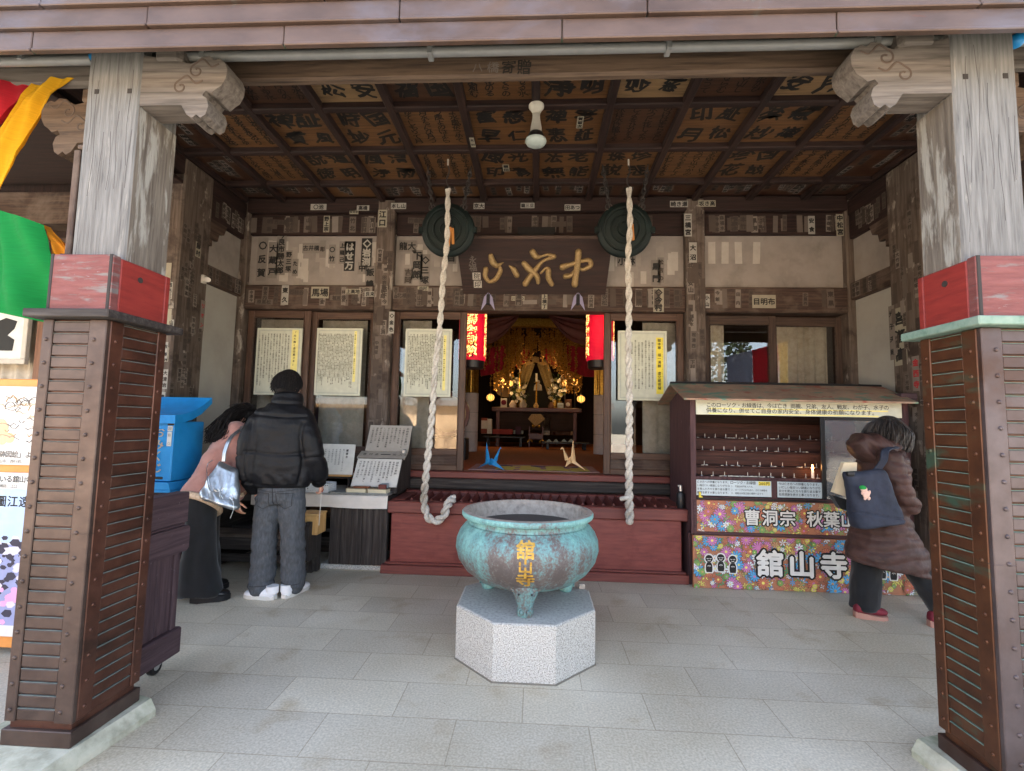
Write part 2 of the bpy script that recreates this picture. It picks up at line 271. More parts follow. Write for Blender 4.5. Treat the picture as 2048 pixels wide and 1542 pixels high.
    def char(s, ch, o, u, v, size, m=0, bold=.0, warp=0, seed=0, depth=0):
        if ch in ' 　': return
        if bold and not depth:              # thicker brush: the same letter laid on four times, a hair apart
            nn_ = Vector(u).cross(Vector(v)) * 2e-5
            for q, (dx, dy) in enumerate(((bold, 0), (-bold, 0), (0, bold), (0, -bold))): s.char(ch, Vector(o) + Vector(u)*dx*size + Vector(v)*dy*size + nn_*(q+1), u, v, size, m, 0, warp, seed)
        vs, fs = glyph(ch, 0); o, u, v = Vector(o), Vector(u), Vector(v); n3 = u.cross(v); out = []
        cx = .5 if ord(ch) > 255 else .3
        for x, y in vs:
            x -= cx; y -= .38
            if warp:
                x += warp * noise.noise((x*1.7+seed*7.1, y*1.7, seed)); y += warp * noise.noise((x*1.7, y*1.7+seed*3.3, seed+50)); x += .18*warp*y*6*math.sin(seed)
            out.append(o + u*x*size + v*y*size)
        s.add(out, fs, m)
        if depth: s.add([p + n3*depth for p in out], fs, m)
    def line(s, txt, o, u, v, size, m=0, bold=0, pitch=1.0):   # horizontal, starting at o (left edge, mid height)
        o, u = Vector(o), Vector(u); x = 0
        for ch in txt:
            w = pitch if ord(ch) > 255 else pitch*.58
            s.char(ch, o + u*(x + w/2)*size, u, v, size, m, bold); x += w
    def col(s, txt, o, u, v, size, m=0, bold=0, pitch=1.0, warp=0, seed=0):   # vertical, starting at o (top centre)
        o, v = Vector(o), Vector(v)
        for i, ch in enumerate(txt):
            if ch == 'ー': s.char('|', o - v*(i+.5)*pitch*size, u, v, size, m, bold)
            else: s.char(ch, o - v*(i+.5)*pitch*size, u, v, size, m, bold, warp, seed + i)
    def mesh(s, name, mats, base=Vector()):
        me = bpy.data.meshes.new(name); me.from_pydata([v - base for v in s.v], [], s.f)
        for m in mats: me.materials.append(m)
        me.polygons.foreach_set('material_index', s.m); return me
    def build(s, name, mats, parent=None, loc=None, smooth=35):
        if not isinstance(mats, (list, tuple)): mats = [mats]
        base = BASE.get(parent.name, Vector()) if parent else Vector(loc if loc is not None else (0, 0, 0))
        me = s.mesh(name, mats, base)
        if smooth:
            me.polygons.foreach_set('use_smooth', [True]*len(me.polygons)); me.set_sharp_from_angle(angle=RAD(smooth))
        return link(name, me, parent, base)
def link(name, me, parent=None, base=Vector()):
    o = bpy.data.objects.new(name, me); C.objects.link(o)
    if parent: o.parent = parent
    else: o.location = base
    BASE[o.name] = base.copy(); return o
def tag(o, label, cat, group=None):
    o['label'] = label; o['category'] = cat
    if group: o['group'] = group
    return o
def thing(name, label, cat, loc, group=None):
    o = bpy.data.objects.new(name, None); C.objects.link(o); o.location = loc; o.empty_display_size = .1; BASE[o.name] = Vector(loc)
    return tag(o, label, cat, group)
def struct(o): o['kind'] = 'structure'; return o
def stuff(o): o['kind'] = 'stuff'; return o
def blob(mb, name, mats, parent, voxel=.01, smooth=4, disp=None, loc=None):
    """voxel-union of overlapping closed shapes -> one continuous smooth surface"""
    me = mb.mesh('tmp', []); ob = bpy.data.objects.new('tmp', me); C.objects.link(ob)
    md = ob.modifiers.new('r', 'REMESH'); md.mode = 'VOXEL'; md.voxel_size = voxel
    if smooth: ms = ob.modifiers.new('s', 'SMOOTH'); ms.iterations = smooth; ms.factor = .5
    dg = bpy.context.evaluated_depsgraph_get(); dg.update()
    m2 = bpy.data.meshes.new_from_object(ob.evaluated_get(dg)); bpy.data.objects.remove(ob); bpy.data.meshes.remove(me)
    base = BASE.get(parent.name, Vector()) if parent else Vector(loc or (0, 0, 0))
    if disp:
        ns = [v.normal.copy() for v in m2.vertices]
        for v, n in zip(m2.vertices, ns): v.co += n * disp(v.co)
    for v in m2.vertices: v.co -= base
    m2.materials.clear()
    for m in (mats if isinstance(mats, (list, tuple)) else [mats]): m2.materials.append(m)
    m2.polygons.foreach_set('material_index', [0]*len(m2.polygons))
    m2.polygons.foreach_set('use_smooth', [True]*len(m2.polygons)); m2.name = name
    return link(name, m2, parent, base)
X1, Y1, Z1 = Vector((1, 0, 0)), Vector((0, 1, 0)), Vector((0, 0, 1))
def arc(c, r, a0, a1, n, u=X1, v=Z1): return [Vector(c) + u*r*math.cos(a0+(a1-a0)*i/n) + v*r*math.sin(a0+(a1-a0)*i/n) for i in range(n+1)]
def spline(pts, k=6):                        # Catmull-Rom through points
    P = [Vector(p) for p in pts]; P = [P[0]*2-P[1]] + P + [P[-1]*2-P[-2]]; out = []
    for i in range(1, len(P)-2):
        for j in range(k):
            t = j/k; a, b, c, d = P[i-1], P[i], P[i+1], P[i+2]
            out.append(.5*((2*b) + (c-a)*t + (2*a-5*b+4*c-d)*t*t + (3*b-a-3*c+d)*t**3))
    out.append(P[-2]); return out
# ================================================================== SETTING
g = MB(); g.quad((-40, -40, .004), (40, -40, .004), (40, -2.2, .004), (-40, -2.2, .004)); struct(g.build('bounce_ground', mk('bounce_gravel', [S('a59b8c'), S('bfb5a6')], ns=60, rough=.95, bump=.4), smooth=0))  # unseen pale ground, added to bounce sunlight into the porch
g = MB(); g.quad((-60, -60, 0), (60, -60, 0), (60, 60, 0), (-60, 60, 0)); gm = floor_mat()
struct(g.build('ground', gm, smooth=0))
# ================================================================== TEMPLE HALL
T = thing('temple_hall', 'weathered dark wood temple hall with copper eaves and coffered porch ceiling', 'temple', (0, 5.1, 0))
YB = 5.1
# -- back wall frame
def part(name, mats, f, parent=T, smooth=35):
    b = MB(); f(b); return b.build(name, mats, parent, smooth=smooth)
SLM = [flat('slip_white', D(.7, 'b3aea5')), INK, PF1, PF2, PF3, INKF, flat('slip_grey', D(.7, '8f867e')), INKR, flat('slip_cream', D(.7, 'aca491'))]
KANJI = '大中竹岩米江金良山田川原水木本村上下高橋渕三塚岡内反賀飯嶋黒門今市井宮福北西東谷森林石松平安正清春吉光明'
def slip(b, o, u, v, w, h, txt, m=0, k=1, off=0, rot=0):      # pasted paper slip with brush letters; b's slots = off + SLM
    o, u, v = Vector(o), Vector(u), Vector(v); n = u.cross(v)
    if rot: u, v = u*math.cos(rot) + v*math.sin(rot), v*math.cos(rot) - u*math.sin(rot)
    b.rect(o, u, v, w, h, off + m); t = o + n*.0012
    if not txt: return
    if h >= w:
        sz = min(w*.82, h*.94/len(txt)); ph = h*.94/len(txt)/sz; b.col(txt, t + v*h*.47, u, v, sz, off + k, .045, pitch=ph)
    else:
        sz = min(h*.85, w*.95/len(txt)); b.line(txt, t - u*sz*len(txt)/2, u, v, sz, off + k, .03)
def faded(b, x0, x1, z0, z1, y, n, off, r, horiz=.15):
    for i in range(n):
        w = r.uniform(.045, .075); h = min(r.uniform(.13, .24), (z1-z0)*.92)
        if r.random() < horiz: w, h = h, w
        x = r.uniform(x0+w/2, x1-w/2); z = r.uniform(z0+h/2, max(z0+h/2+.001, z1-h/2))
        t = ''.join(r.choice(KANJI) for _ in range(r.choice((2, 3, 3)))) if r.random() < .6 else ''
        slip(b, (x, y - .0006 - .00012*i, z), X1, Z1, w, h, t, r.choice((2, 2, 3, 4, 4)), 5, off, r.uniform(-.05, .05))
rr = random.Random(5)
XP = [(-3.42, -3.26), (-1.79, -1.59), (1.56, 1.76), (3.22, 3.38)]
for i, (a, c) in enumerate(XP):
    b = MB(); b.box(a, c, 5.0 if i in (1, 2) else 5.02, 5.25, 0, 3.80, 0, .012)
    if i in (1, 2): faded(b, a, c, 1.1, 3.3, 5.0, 26, 1, rr, 0)
    b.build('post', [W('post', 'z')] + SLM, T)
bays = [(-3.26, -1.79), (-1.59, 1.56), (1.76, 3.22)]
for bi, (a, c) in enumerate(bays):
    b = MB(); b.box(a, c, 5.06, 5.2, 3.42, 3.66, 0, .008); b.box(a-.02, c+.02, 5.0, 5.2, 3.662, 3.82, 0, .01)
    faded(b, a, c, 3.44, 3.64, 5.06, 26 if bi != 1 else 30, 1, rr, .1)
    b.build('lintel', [W('deep', 'x')] + SLM, T)
    b = MB(); b.box(a, c, 5.02, 5.2, 2.565, 2.835, 0, .01)
    faded(b, a, c, 2.60, 2.82, 5.02, {0: 26, 1: 56, 2: 9}[bi], 1, rr, .15)
    b.build('lintel', [W('dark', 'x')] + SLM, T)
for bi, (a, c) in enumerate(bays):
    b = MB(); b.box(a, c, 5.09, 5.16, 2.837, 3.418, 0, .002)
    if bi < 2:
        for i in range(36 if bi == 0 else 46):
            x = rr.uniform(a+.06, c-.06); z = rr.uniform(2.95, 3.3); w = rr.uniform(.05, .085); h = rr.uniform(.12, .25)
            b.rect((x, 5.0895 - .0001*i, z), X1, Z1, w, h, 1 + (i % 3 == 0))
    else:
        for x in (1.86, 2.0, 2.14, 2.33): b.rect((x, 5.0885, 3.23), X1, (rr.uniform(-.03, .05), 0, 1), .075, .24, 1)
    b.build('plaster_panel', [PLAS, flat('paper_patch_pale', S('a59d94')), flat('paper_patch', S('8f867e'))], T)
# -- named paper slips that still read clearly, one part each
def pslip(x, z, w, h, txt, y, m=0, k=1, rot=0, u=X1, v=Z1):
    b = MB(); slip(b, (x, y, z), u, v, w, h, txt, m, k, 0, rot); return b.build('paper_slip', SLM, T, smooth=0)
def at5(px, py, y=5.08): p = at(px, py, Y=y); return p.x, p.z
for px, py, w, h, t, m, k in ((524, 518, .12, .5, '〇反賀', 6, 1), (545, 520, .11, .42, '大蔵戸', 6, 1), (562, 505, .11, .52, '今良市勝太郎', 6, 1), (577, 523, .08, .26, '野三塚', 6, 1), (590, 535, .07, .2, 'ため', 6, 1),
        (622, 496, .2, .12, '古井橋', 6, 1), (645, 498, .07, .2, '彫', 6, 5), (664, 508, .08, .22, '〇竹', 6, 1), (684, 505, .07, .26, '上龍己', 6, 1), (699, 512, .12, .34, 'はせ万', 1, 0), (699, 489, .12, .07, '寿', 6, 1),
        (733, 505, .12, .33, '◇岩渕', 1, 0), (724, 536, .1, .14, '中', 6, 1), (740, 556, .11, .28, '飯嶋', 6, 1), (815, 492, .2, .13, '龍大', 6, 1), (834, 530, .12, .34, '下岡郎', 6, 1), (850, 540, .11, .36, '◇三塚', 6, 1), (816, 552, .1, .18, '吉岡', 6, 5),
        (902, 515, .12, .14, '自', 6, 1), (1312, 545, .1, .28, '黒門', 6, 1), (1322, 540, .07, .28, '松吉の', 6, 5), (1253, 522, .2, .12, '小林', 6, 1)):
    x, z = at5(px, py); pslip(x, z, w, h, t, 5.083, m, k)
for px, py, w, h, t, y in ((653, 448, .07, .19, '野上宗', 5.055), (706, 583, .17, .06, '上高地', 5.015), (740, 588, .12, .06, '良来', 5.015), (765, 437, .1, .2, '江口', 4.995), (708, 424, .1, .05, '安井宗', 5.0), (846, 577, .12, .05, '中村', 5.015), (783, 645, .06, .24, '◇金色', 4.995),
        (1036, 597, .14, .05, '川一の', 5.015), (1089, 603, .06, .17, '上横丁', 5.015), (1317, 600, .11, .26, '◇今村', 5.015), (1376, 450, .08, .25, '三橋宮', 4.995), (1386, 505, .08, .22, '大沼', 4.995), (1680, 450, .08, .24, '中松宮', 5.055), (1623, 450, .07, .2, '安食', 5.055),
        (1528, 603, .24, .14, '目明布', 5.015), (1414, 602, .06, .15, '小山', 5.015), (640, 585, .2, .13, '馬場', 5.015), (570, 590, .08, .22, '東久', 5.015), (1145, 415, .17, .07, '田あつ', 4.995), (1055, 411, .15, .06, '籠三旦', 4.995),
        (1358, 408, .19, .07, '崎き瀬', 4.995), (1414, 407, .18, .07, '坂き高', 4.995), (797, 412, .17, .07, '本し山', 4.995), (637, 414, .18, .07, '〇池', 4.995), (726, 416, .14, .06, '高橋', 4.995), (958, 412, .12, .07, '京大', 4.995)):
    x, z = at5(px, py, y); pslip(x, z, w, h, t, y, 0 if rr.random() < .5 else 8)
# -- doors and windows
def sash(name, x0, x1, z0, z1, gz0, st=.07, y=5.10, pane=True, hh=.08, M='door'):
    b = MB(); b.box(x0, x0+st, y, y+.04, z0, z1, 0, .006); b.box(x1-st, x1, y, y+.04, z0, z1, 0, .006); b.box(x0+st, x1-st, y+.002, y+.038, z1-hh, z1, 1, .006)
    b.box(x0+st, x1-st, y+.002, y+.038, gz0-.07, gz0, 1, .006)
    if z0 < gz0-.08:
        b.box(x0+st, x1-st, y+.012, y+.03, z0+.06, gz0-.07, 2, .002); b.box(x0+st, x1-st, y+.002, y+.038, z0, z0+.06, 1, .006)
    for xx in (x0+st+.004, x1-st-.004): b.box(xx-.004, xx+.004, y-.004, y+.02, gz0, z1-hh, 1, .002)
    o = b.build(name, [W(M, 'z'), W(M, 'x'), W('dark', 'x')], T)
    if pane:
        p = MB(); p.box(x0+st, x1-st, y+.018, y+.022, gz0, z1-hh, 0, .0005); p.build('pane', GLASS, o, smooth=0)
    return o
sash('door', -3.25, -2.53, .84, 2.565, 1.07); sash('door', -2.545, -1.79, .84, 2.565, 1.07, y=5.15)
sash('door', -1.59, -.775, .84, 2.565, 1.07); sash('door', .715, 1.56, .84, 2.565, 1.07)
sash('window', 1.76, 2.52, 1.6, 2.55, 1.68, hh=.1, M='beam'); sash('window', 2.47, 3.23, 1.6, 2.55, 1.68, y=5.15, hh=.1, M='beam')
part('lower_wall', [W('dark', 'x')], lambda b: b.box(1.76, 3.22, 5.08, 5.2, 0, 1.6))
part('lower_wall', [W('dark', 'x')], lambda b: b.box(-3.26, 1.56, 5.06, 5.2, 0, .655))
part('threshold', [W('red', 'x')], lambda b: (b.box(-3.26, 1.56, 5.02, 5.26, .77, .838, 0, .008)))
part('step_beam', [W('black', 'x')], lambda b: (b.box(-1.6, 1.6, 4.99, 5.2, .66, .768, 0, .01)))
def curtain(name, x0, x1, y, z0, z1, mat, parent, amp=.025, pitch=.11, n=None):
    n = n or max(12, int((x1-x0)/pitch*10)); vs = []; rows = 8
    for j in range(rows+1):
        z = z1 + (z0-z1)*j/rows; k = .5+.5*j/rows
        for i in range(n+1):
            x = x0+(x1-x0)*i/n; a = 6.283*(x-x0)/pitch
            vs.append((x, y + amp*k*(math.sin(a + .8*math.sin(a*.37)) + .35*math.sin(a*1.7+j*.25)), z))
    b = MB(); b.add(vs, [(j*(n+1)+i, j*(n+1)+i+1, (j+1)*(n+1)+i+1, (j+1)*(n+1)+i) for j in range(rows) for i in range(n)])
    return b.build(name, mat, parent, smooth=80)
CURT = mk('curtain_beige', [D(.8, 'c8b69d'), D(.8, 'dccbb2'), D(.8, 'e6d6be')], (1, 1, 1), 22, 4, .95, bump=.15)
CURT2 = mk('curtain_grey', [D(.8, 'b5aa9a'), D(.8, 'c4b9a8'), D(.8, 'd0c5b4')], ns=20, rough=.95)
curtain('curtain', -3.2, -2.56, 5.28, .86, 2.5, CURT2, T, .012, .2); curtain('curtain', -2.48, -1.95, 5.30, .86, 2.5, CURT2, T, .012, .2)
curtain('curtain', -1.53, -1.2, 5.27, .86, 2.5, CURT2, T, .015, .16); curtain('curtain', 1.16, 1.52, 5.27, .86, 2.5, CURT2, T, .015, .16)
curtain('curtain', 1.84, 2.05, 5.28, 1.6, 2.52, CURT, T, .02, .085); curtain('curtain', 2.62, 3.16, 5.3, 1.6, 2.52, CURT, T, .02, .1)
# -- porch ceiling
ZC = 3.765; CW = .565; CX0 = -.04; RY = [2.29, 2.875, 3.465, 4.05, 4.64, 5.0]
xe = [-3.3] + [CX0+CW*j for j in range(-5, 6)] + [3.25]
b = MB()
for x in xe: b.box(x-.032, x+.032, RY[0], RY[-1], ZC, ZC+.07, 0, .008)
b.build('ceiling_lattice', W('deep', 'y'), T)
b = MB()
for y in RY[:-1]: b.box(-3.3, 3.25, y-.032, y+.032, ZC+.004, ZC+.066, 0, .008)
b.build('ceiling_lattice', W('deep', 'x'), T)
CEIL = [wood('ceil_tan', [S('47301d'), S('5f4128'), S('70502f')], 'x', .5, .15), wood('ceil_pale', [S('66513a'), S('82684a'), S('927656')], 'x', .5, .15), wood('ceil_dark', [S('2d1d15'), S('40281b'), S('4d3222')], 'x', .5, .15), wood('ceil_grey', [S('54453a'), S('6c5a4c'), S('7a685a')], 'x', .5, .15)]
# (colour, style) photographed row by row from the front beam inwards: B = big brush characters, s = running script, p = pasted slips
ROWS = {1: ['0p', '0B', '2s', '1B', '2B', '0s', '0B', '1B', '2s', '1B', '0B', '2p'], 0: ['0B', '2s', '0B', '2s', '0B', '2B', '3s', '0B', '0B', '2s', '0B', '2s'],
        2: ['2p', '0s', '0B', '0B', '0s', '0B', '0B', '2s', '0B', '0B', '0s', '2p'], 3: ['2p', '0s', '0B', '0B', '0s', '0B', '0B', '0B', '0s', '0B', '0s', '2p'], 4: ['2p', '2p', '0p', '2p', '0p', '2p', '2p', '2p', '2p', '2p', '2p', '2p']}
BIGK = '無善佛心印波珍珠禅徳虚空智慧福寿光明妙法道元早老行証説時雨花月松風清浄国富貴安楽能仁慈悲'
kk = random.Random(8)
for i in range(5):
    for j in range(12):
        x0, x1, y0, y1 = xe[j]+.03, xe[j+1]-.03, RY[i]+.03, RY[i+1]-.03
        col, sty = ROWS[[0, 1, 2, 3, 4][i]][j]; col = int(col); b = MB(); z = ZC + .055
        b.quad((x0, y0, z), (x0, y1, z), (x1, y1, z), (x1, y0, z), 0)
        cx, cy, w, h = (x0+x1)/2, (y0+y1)/2, x1-x0, y1-y0; zt = z - .002
        u, v = Vector((0, 1, 0)) , Vector((1, 0, 0))        # letters lie sideways, tops towards +X, read from below
        u, v = Vector((0, -1, 0)), Vector((-1, 0, 0)) if False else Vector((1, 0, 0))
        if i in (0, 1): v = Vector((0, -1, 0)); u = Vector((-1, 0, 0))
        u, v = Vector((1, 0, 0)), Vector((0, -1, 0))
        if sty == 'B':
            for q, (dx, dy) in enumerate(((.25, .24), (.23, -.24), (-.23, .24), (-.23, -.24))):
                a_ = kk.uniform(-.16, .16); b.char(kk.choice(BIGK), (cx+dx*w, cy+dy*h, zt), u*math.cos(a_)+v*math.sin(a_), v*math.cos(a_)-u*math.sin(a_), kk.uniform(.165, .21), 1, .036, .24, kk.random()*60)
        elif sty == 's':
            for q in range(4):
                for k in range(7): b.char(kk.choice('のかしてもにるよりをはひらけむつゆ風月花山水'), (cx+(.36-.24*q)*w, cy+(.36-.12*k)*h, zt), u, v, .075, 1, .02, .16, kk.random()*60)
        else:
            for q in range(kk.randint(4, 7)):
                slip(b, (kk.uniform(x0+.06, x1-.06), kk.uniform(y0+.08, y1-.08), zt - .0002*q), u, v, .055, .17, ''.join(kk.choice(KANJI) for _ in range(3)), kk.choice((2, 3, 4, 6)), 1, 3, kk.uniform(-.15, .15))
        b.build('ceiling_panel', [CEIL[col], INK, INKF] + SLM, T, smooth=0)
for px, py, w, h, t in ((1160, 245, .05, .15, '賀留次'), (1012, 336, .06, .12, '籠田'), (945, 285, .04, .14, '北村'), (637, 414, .1, .04, '〇池')):
    p = at(px, py, Z=ZC-.003); pslip(0, 0, w, h, t, 0, 0, 1) if False else None
    bb = MB(); slip(bb, p, (1, 0, 0), (0, -1, 0), w, h, t, 8, 1); bb.build('paper_slip', SLM, T, smooth=0)
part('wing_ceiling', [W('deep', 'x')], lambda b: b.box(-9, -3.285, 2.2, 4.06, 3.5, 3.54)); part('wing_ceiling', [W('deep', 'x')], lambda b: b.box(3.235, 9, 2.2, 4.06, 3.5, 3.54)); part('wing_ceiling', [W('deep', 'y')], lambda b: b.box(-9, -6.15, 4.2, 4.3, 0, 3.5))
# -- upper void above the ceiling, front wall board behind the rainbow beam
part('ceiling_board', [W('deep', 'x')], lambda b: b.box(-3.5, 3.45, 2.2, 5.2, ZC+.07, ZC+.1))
# -- side walls of the porch
def side(sx, xw):
    X = lambda a, c: (min(xw+sx*a, xw+sx*c), max(xw+sx*a, xw+sx*c))
    b = MB()
    b.box(*X(-.02, .2), 4.07, 4.46, 0, 3.76, 0, .015)
    fx = xw - sx*.0205; u = Vector((0, -sx, 0)); u = Vector((0, 1, 0)) if sx < 0 else Vector((0, -1, 0))
    for i in range(46):
        z = rr.uniform(.9, 3.2); slip(b, (fx - sx*.0001*i, rr.uniform(4.1, 4.43), z), u, Z1, .05, rr.uniform(.12, .2), ''.join(rr.choice(KANJI) for _ in range(3)) if rr.random() < .6 else '', rr.choice((2, 2, 3, 4)), 5, 1)
    for i in range(34):
        slip(b, (xw + sx*rr.uniform(0, .17), 4.069 - .0001*i, rr.uniform(1.0, 2.7)), X1, Z1, .05, rr.uniform(.1, .18), ''.join(rr.choice(KANJI) for _ in range(3)) if rr.random() < .7 else '', rr.choice((0, 2, 3, 3, 8)) if z > 0 else 2, rr.choice((1, 5)), 1)
    b.build('post', [W('post', 'z')] + SLM, T)
    b = MB(); b.box(*X(0, .14), 4.462, 5.02, 3.35, 3.78, 0, .01); b.box(*X(-.01, .15), 2.4, 5.02, 3.60, 3.765, 0, .01)
    for i in range(12): slip(b, (fx + sx*.018 - sx*.0001*i, rr.uniform(4.5, 4.98), 3.47+.06*rr.random()), u, Z1, .05, .16, ''.join(rr.choice(KANJI) for _ in range(3)), rr.choice((2, 4, 3)), 5, 1)
    b.build('lintel', [W('deep', 'y')] + SLM, T)
    b = MB(); b.box(*X(-.01, .14), 4.462, 5.02, 2.70, 2.88, 0, .01)
    for i in range(10): slip(b, (fx + sx*.0095 - sx*.0001*i, rr.uniform(4.5, 4.98), 2.79), u, Z1, .055, .15, ''.join(rr.choice(KANJI) for _ in range(3)), rr.choice((2, 4, 3)), 5, 1)
    b.build('lintel', [W('dark', 'y')] + SLM, T)
    b = MB(); b.box(*X(.04, .1), 4.462, 5.02, 2.882, 3.349, 0, .002); b.build('plaster_panel', PLAS, T)
    b = MB(); b.box(*X(.04, .1), 4.462, 5.02, .2, 2.698, 0, .002); b.build('plaster_panel', PLASW, T)
    # cloud-shaped bracket under the upper lintel
    b = MB(); b.prism([(0, 0), (0, -.28), (-.05, -.28), (-.05, -.2), (-.13, -.2), (-.15, -.12), (-.22, -.1), (-.26, 0)], (xw + (sx*.0 if sx > 0 else -.1), 4.462, 3.36), (0, -1, 0), Z1, (.1, 0, 0)); b.build('bracket', W('dark', 'y'), T)
side(-1, -3.3); side(1, 3.25)
part('paper_slip', SLM, lambda b: slip(b, (3.229, 4.36, 2.2), (0, -1, 0), Z1, .15, .52, '宮瀬高', 8, 1), smooth=0)
part('paper_slip', SLM, lambda b: slip(b, (3.2285, 4.52 - .07, 2.25), (0, -1, 0), Z1, .07, .5, '光子夫婦', 3, 1), smooth=0)
part('paper_slip', SLM, lambda b: slip(b, (3.2285, 4.2, 1.85), (0, -1, 0), Z1, .08, .3, '金西寺', 3, 7), smooth=0)
part('paper_slip', SLM, lambda b: slip(b, (-3.2792, 4.42, 2.35), Y1, Z1, .06, .3, 'リオン', 3, 7), smooth=0)
part('paper_slip', SLM, lambda b: slip(b, (-3.2792, 4.3, 3.0), Y1, Z1, .07, .22, '正藤村', 8, 1), smooth=0)
for i, t in enumerate(('佐々木家', '三野', '石上', '佐藤', '高橋', '鈴木', '吉田', '亀田')):
    part('paper_slip', SLM, lambda b: slip(b, (-3.47+.045*i - (.17 if i > 3 else 0), 4.0645, 1.95-.15*(i % 3)-(.3 if i > 3 else 0)), X1, Z1, .042, .15, t, 0 if i % 2 else 8, 1), smooth=0)
# -- rear hall shell: walls, roof that shades the porch
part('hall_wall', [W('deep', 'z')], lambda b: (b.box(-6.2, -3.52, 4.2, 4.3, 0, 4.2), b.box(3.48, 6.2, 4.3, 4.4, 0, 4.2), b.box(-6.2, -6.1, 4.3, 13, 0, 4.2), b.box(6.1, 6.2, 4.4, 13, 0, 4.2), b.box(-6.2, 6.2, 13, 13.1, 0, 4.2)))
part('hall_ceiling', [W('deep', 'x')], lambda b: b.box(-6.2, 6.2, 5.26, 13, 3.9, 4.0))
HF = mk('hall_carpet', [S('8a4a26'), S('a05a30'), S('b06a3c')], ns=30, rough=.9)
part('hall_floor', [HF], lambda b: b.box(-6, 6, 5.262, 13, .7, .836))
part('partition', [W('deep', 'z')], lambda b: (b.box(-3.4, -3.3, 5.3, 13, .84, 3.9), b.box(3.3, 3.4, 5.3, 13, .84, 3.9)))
b = MB()
b.prism([(0, 0), (6.6, 3.9), (13.5, 0), (13.5, -.15), (6.6, 3.7), (0, -.2)], (-9, 1.79, 3.57), Y1, Z1, (18, 0, 0)); b.build('roof', ROOFC, T)
# -- copper fascia courses along the eave
EY = 1.75; ZE = 2.862; CH = .088
for k in range(6):
    b = MB(); x = -9 - .37*k; j = 0; z0 = ZE + CH*k; yo = EY - .012*k
    while x < 9:
        x2 = x + rr.uniform(.95, 1.3); b.box(x, x2-.003, yo - .004*(j % 2)*.4, yo + .02, z0, z0+CH-.005, 0, .003); b.box(x+.002, x2-.004, yo-.006, yo+.02, z0-.004, z0+.008, 0, .003); x = x2; j += 1
    b.build('eave_course', ROOFC, T)
part('eave_soffit', [ROOFD], lambda b: (b.box(-9, 9, EY+.004, EY+.022, ZE-.002, ZE+.006), b.box(-9, 9, EY+.0165, EY+.022, ZE+.0061, ZE+.5), b.box(-9, 9, EY+.0221, 2.45, ZE+.42, ZE+.46)))
# -- rainbow beam with inked inscription, front ties
b = MB(); b.box(-1.80, 1.70, 2.16, 2.21, 3.028, 3.30, 0, .012)
for i, ch in enumerate('八橋寄贈'): b.char(ch, (-.31+.075*i, 2.1585, 3.072), X1, Z1, .05 + .01*i, 1 if i > 1 else 2, .01, .1, i)
b.build('rainbow_beam', [W('tan', 'x'), INK, INKG], T)
part('upper_wall', [W('deep', 'x')], lambda b: b.box(-3.5, 3.45, 2.45, 2.50, 3.34, 3.84))
for x0, x1, s in ((-6, -2.06, 1), (1.95, 6, 1)):
    part('tie_beam', [W('kib', 'x')], lambda b: b.box(x0, x1, 2.16, 2.21, 3.03, 3.3, 0, .012))
def nose(b, X, s, dy=0, dz=0):      # carved cloud nose projecting into the bay from the pillar
    o = (X, 1.935+dy, dz); u = Vector((s, 0, 0))
    out = [(0, 2.745), (.27, 2.745), (.31, 2.70), (.345, 2.685), (.37, 2.70), (.40, 2.685), (.43, 2.70), (.445, 2.74), (.43, 2.775), (.40, 2.79), (.42, 2.81), (.46, 2.80), (.49, 2.82), (.52, 2.835), (.545, 2.87), (.55, 2.91), (.53, 2.945), (.49, 2.962), (.46, 2.955), (.43, 2.975), (.38, 2.97), (.35, 2.95), (.31, 2.94), (0, 2.985)]
    out = [(q*.72, z) for q, z in out]
    b.prism(out if s > 0 else out[::-1], o, u, Z1, (0, .13, 0), 0)
    b.box(min(X+s*.05, X+s*.20), max(X+s*.05, X+s*.18), 1.925+dy, 2.075+dy, 2.945+dz, 3.03+dz, 0, .02)
    for (cx, cz, r) in ((.255, 2.905, .034), (.185, 2.83, .032)):
        pts = [Vector((X + s*(cx + r*(1-t*.75)*math.cos(2+t*6.5)), 1.938+dy, cz + dz + r*(1-t*.75)*math.sin(2+t*6.5))) for t in [q/24 for q in range(25)]]
        b.tube(pts, .006, 1, 6)  # dark half-sunk tubes paint the shade of carved grooves
        tail = spline([pts[0], pts[0]+Vector((s*.04, 0, .024)), pts[0]+Vector((s*.08, 0, -.012)), pts[0]+Vector((s*.115, 0, .0))], 5); b.tube(tail, .006, 1, 6)
    for q_ in (0, .02, .04): b.tube([(X+s*(.225+q_), 1.939+dy, 2.722+dz-q_*.4), (X+s*(.243+q_), 1.939+dy, 2.742+dz-q_*.2)], .004, 1, 6)
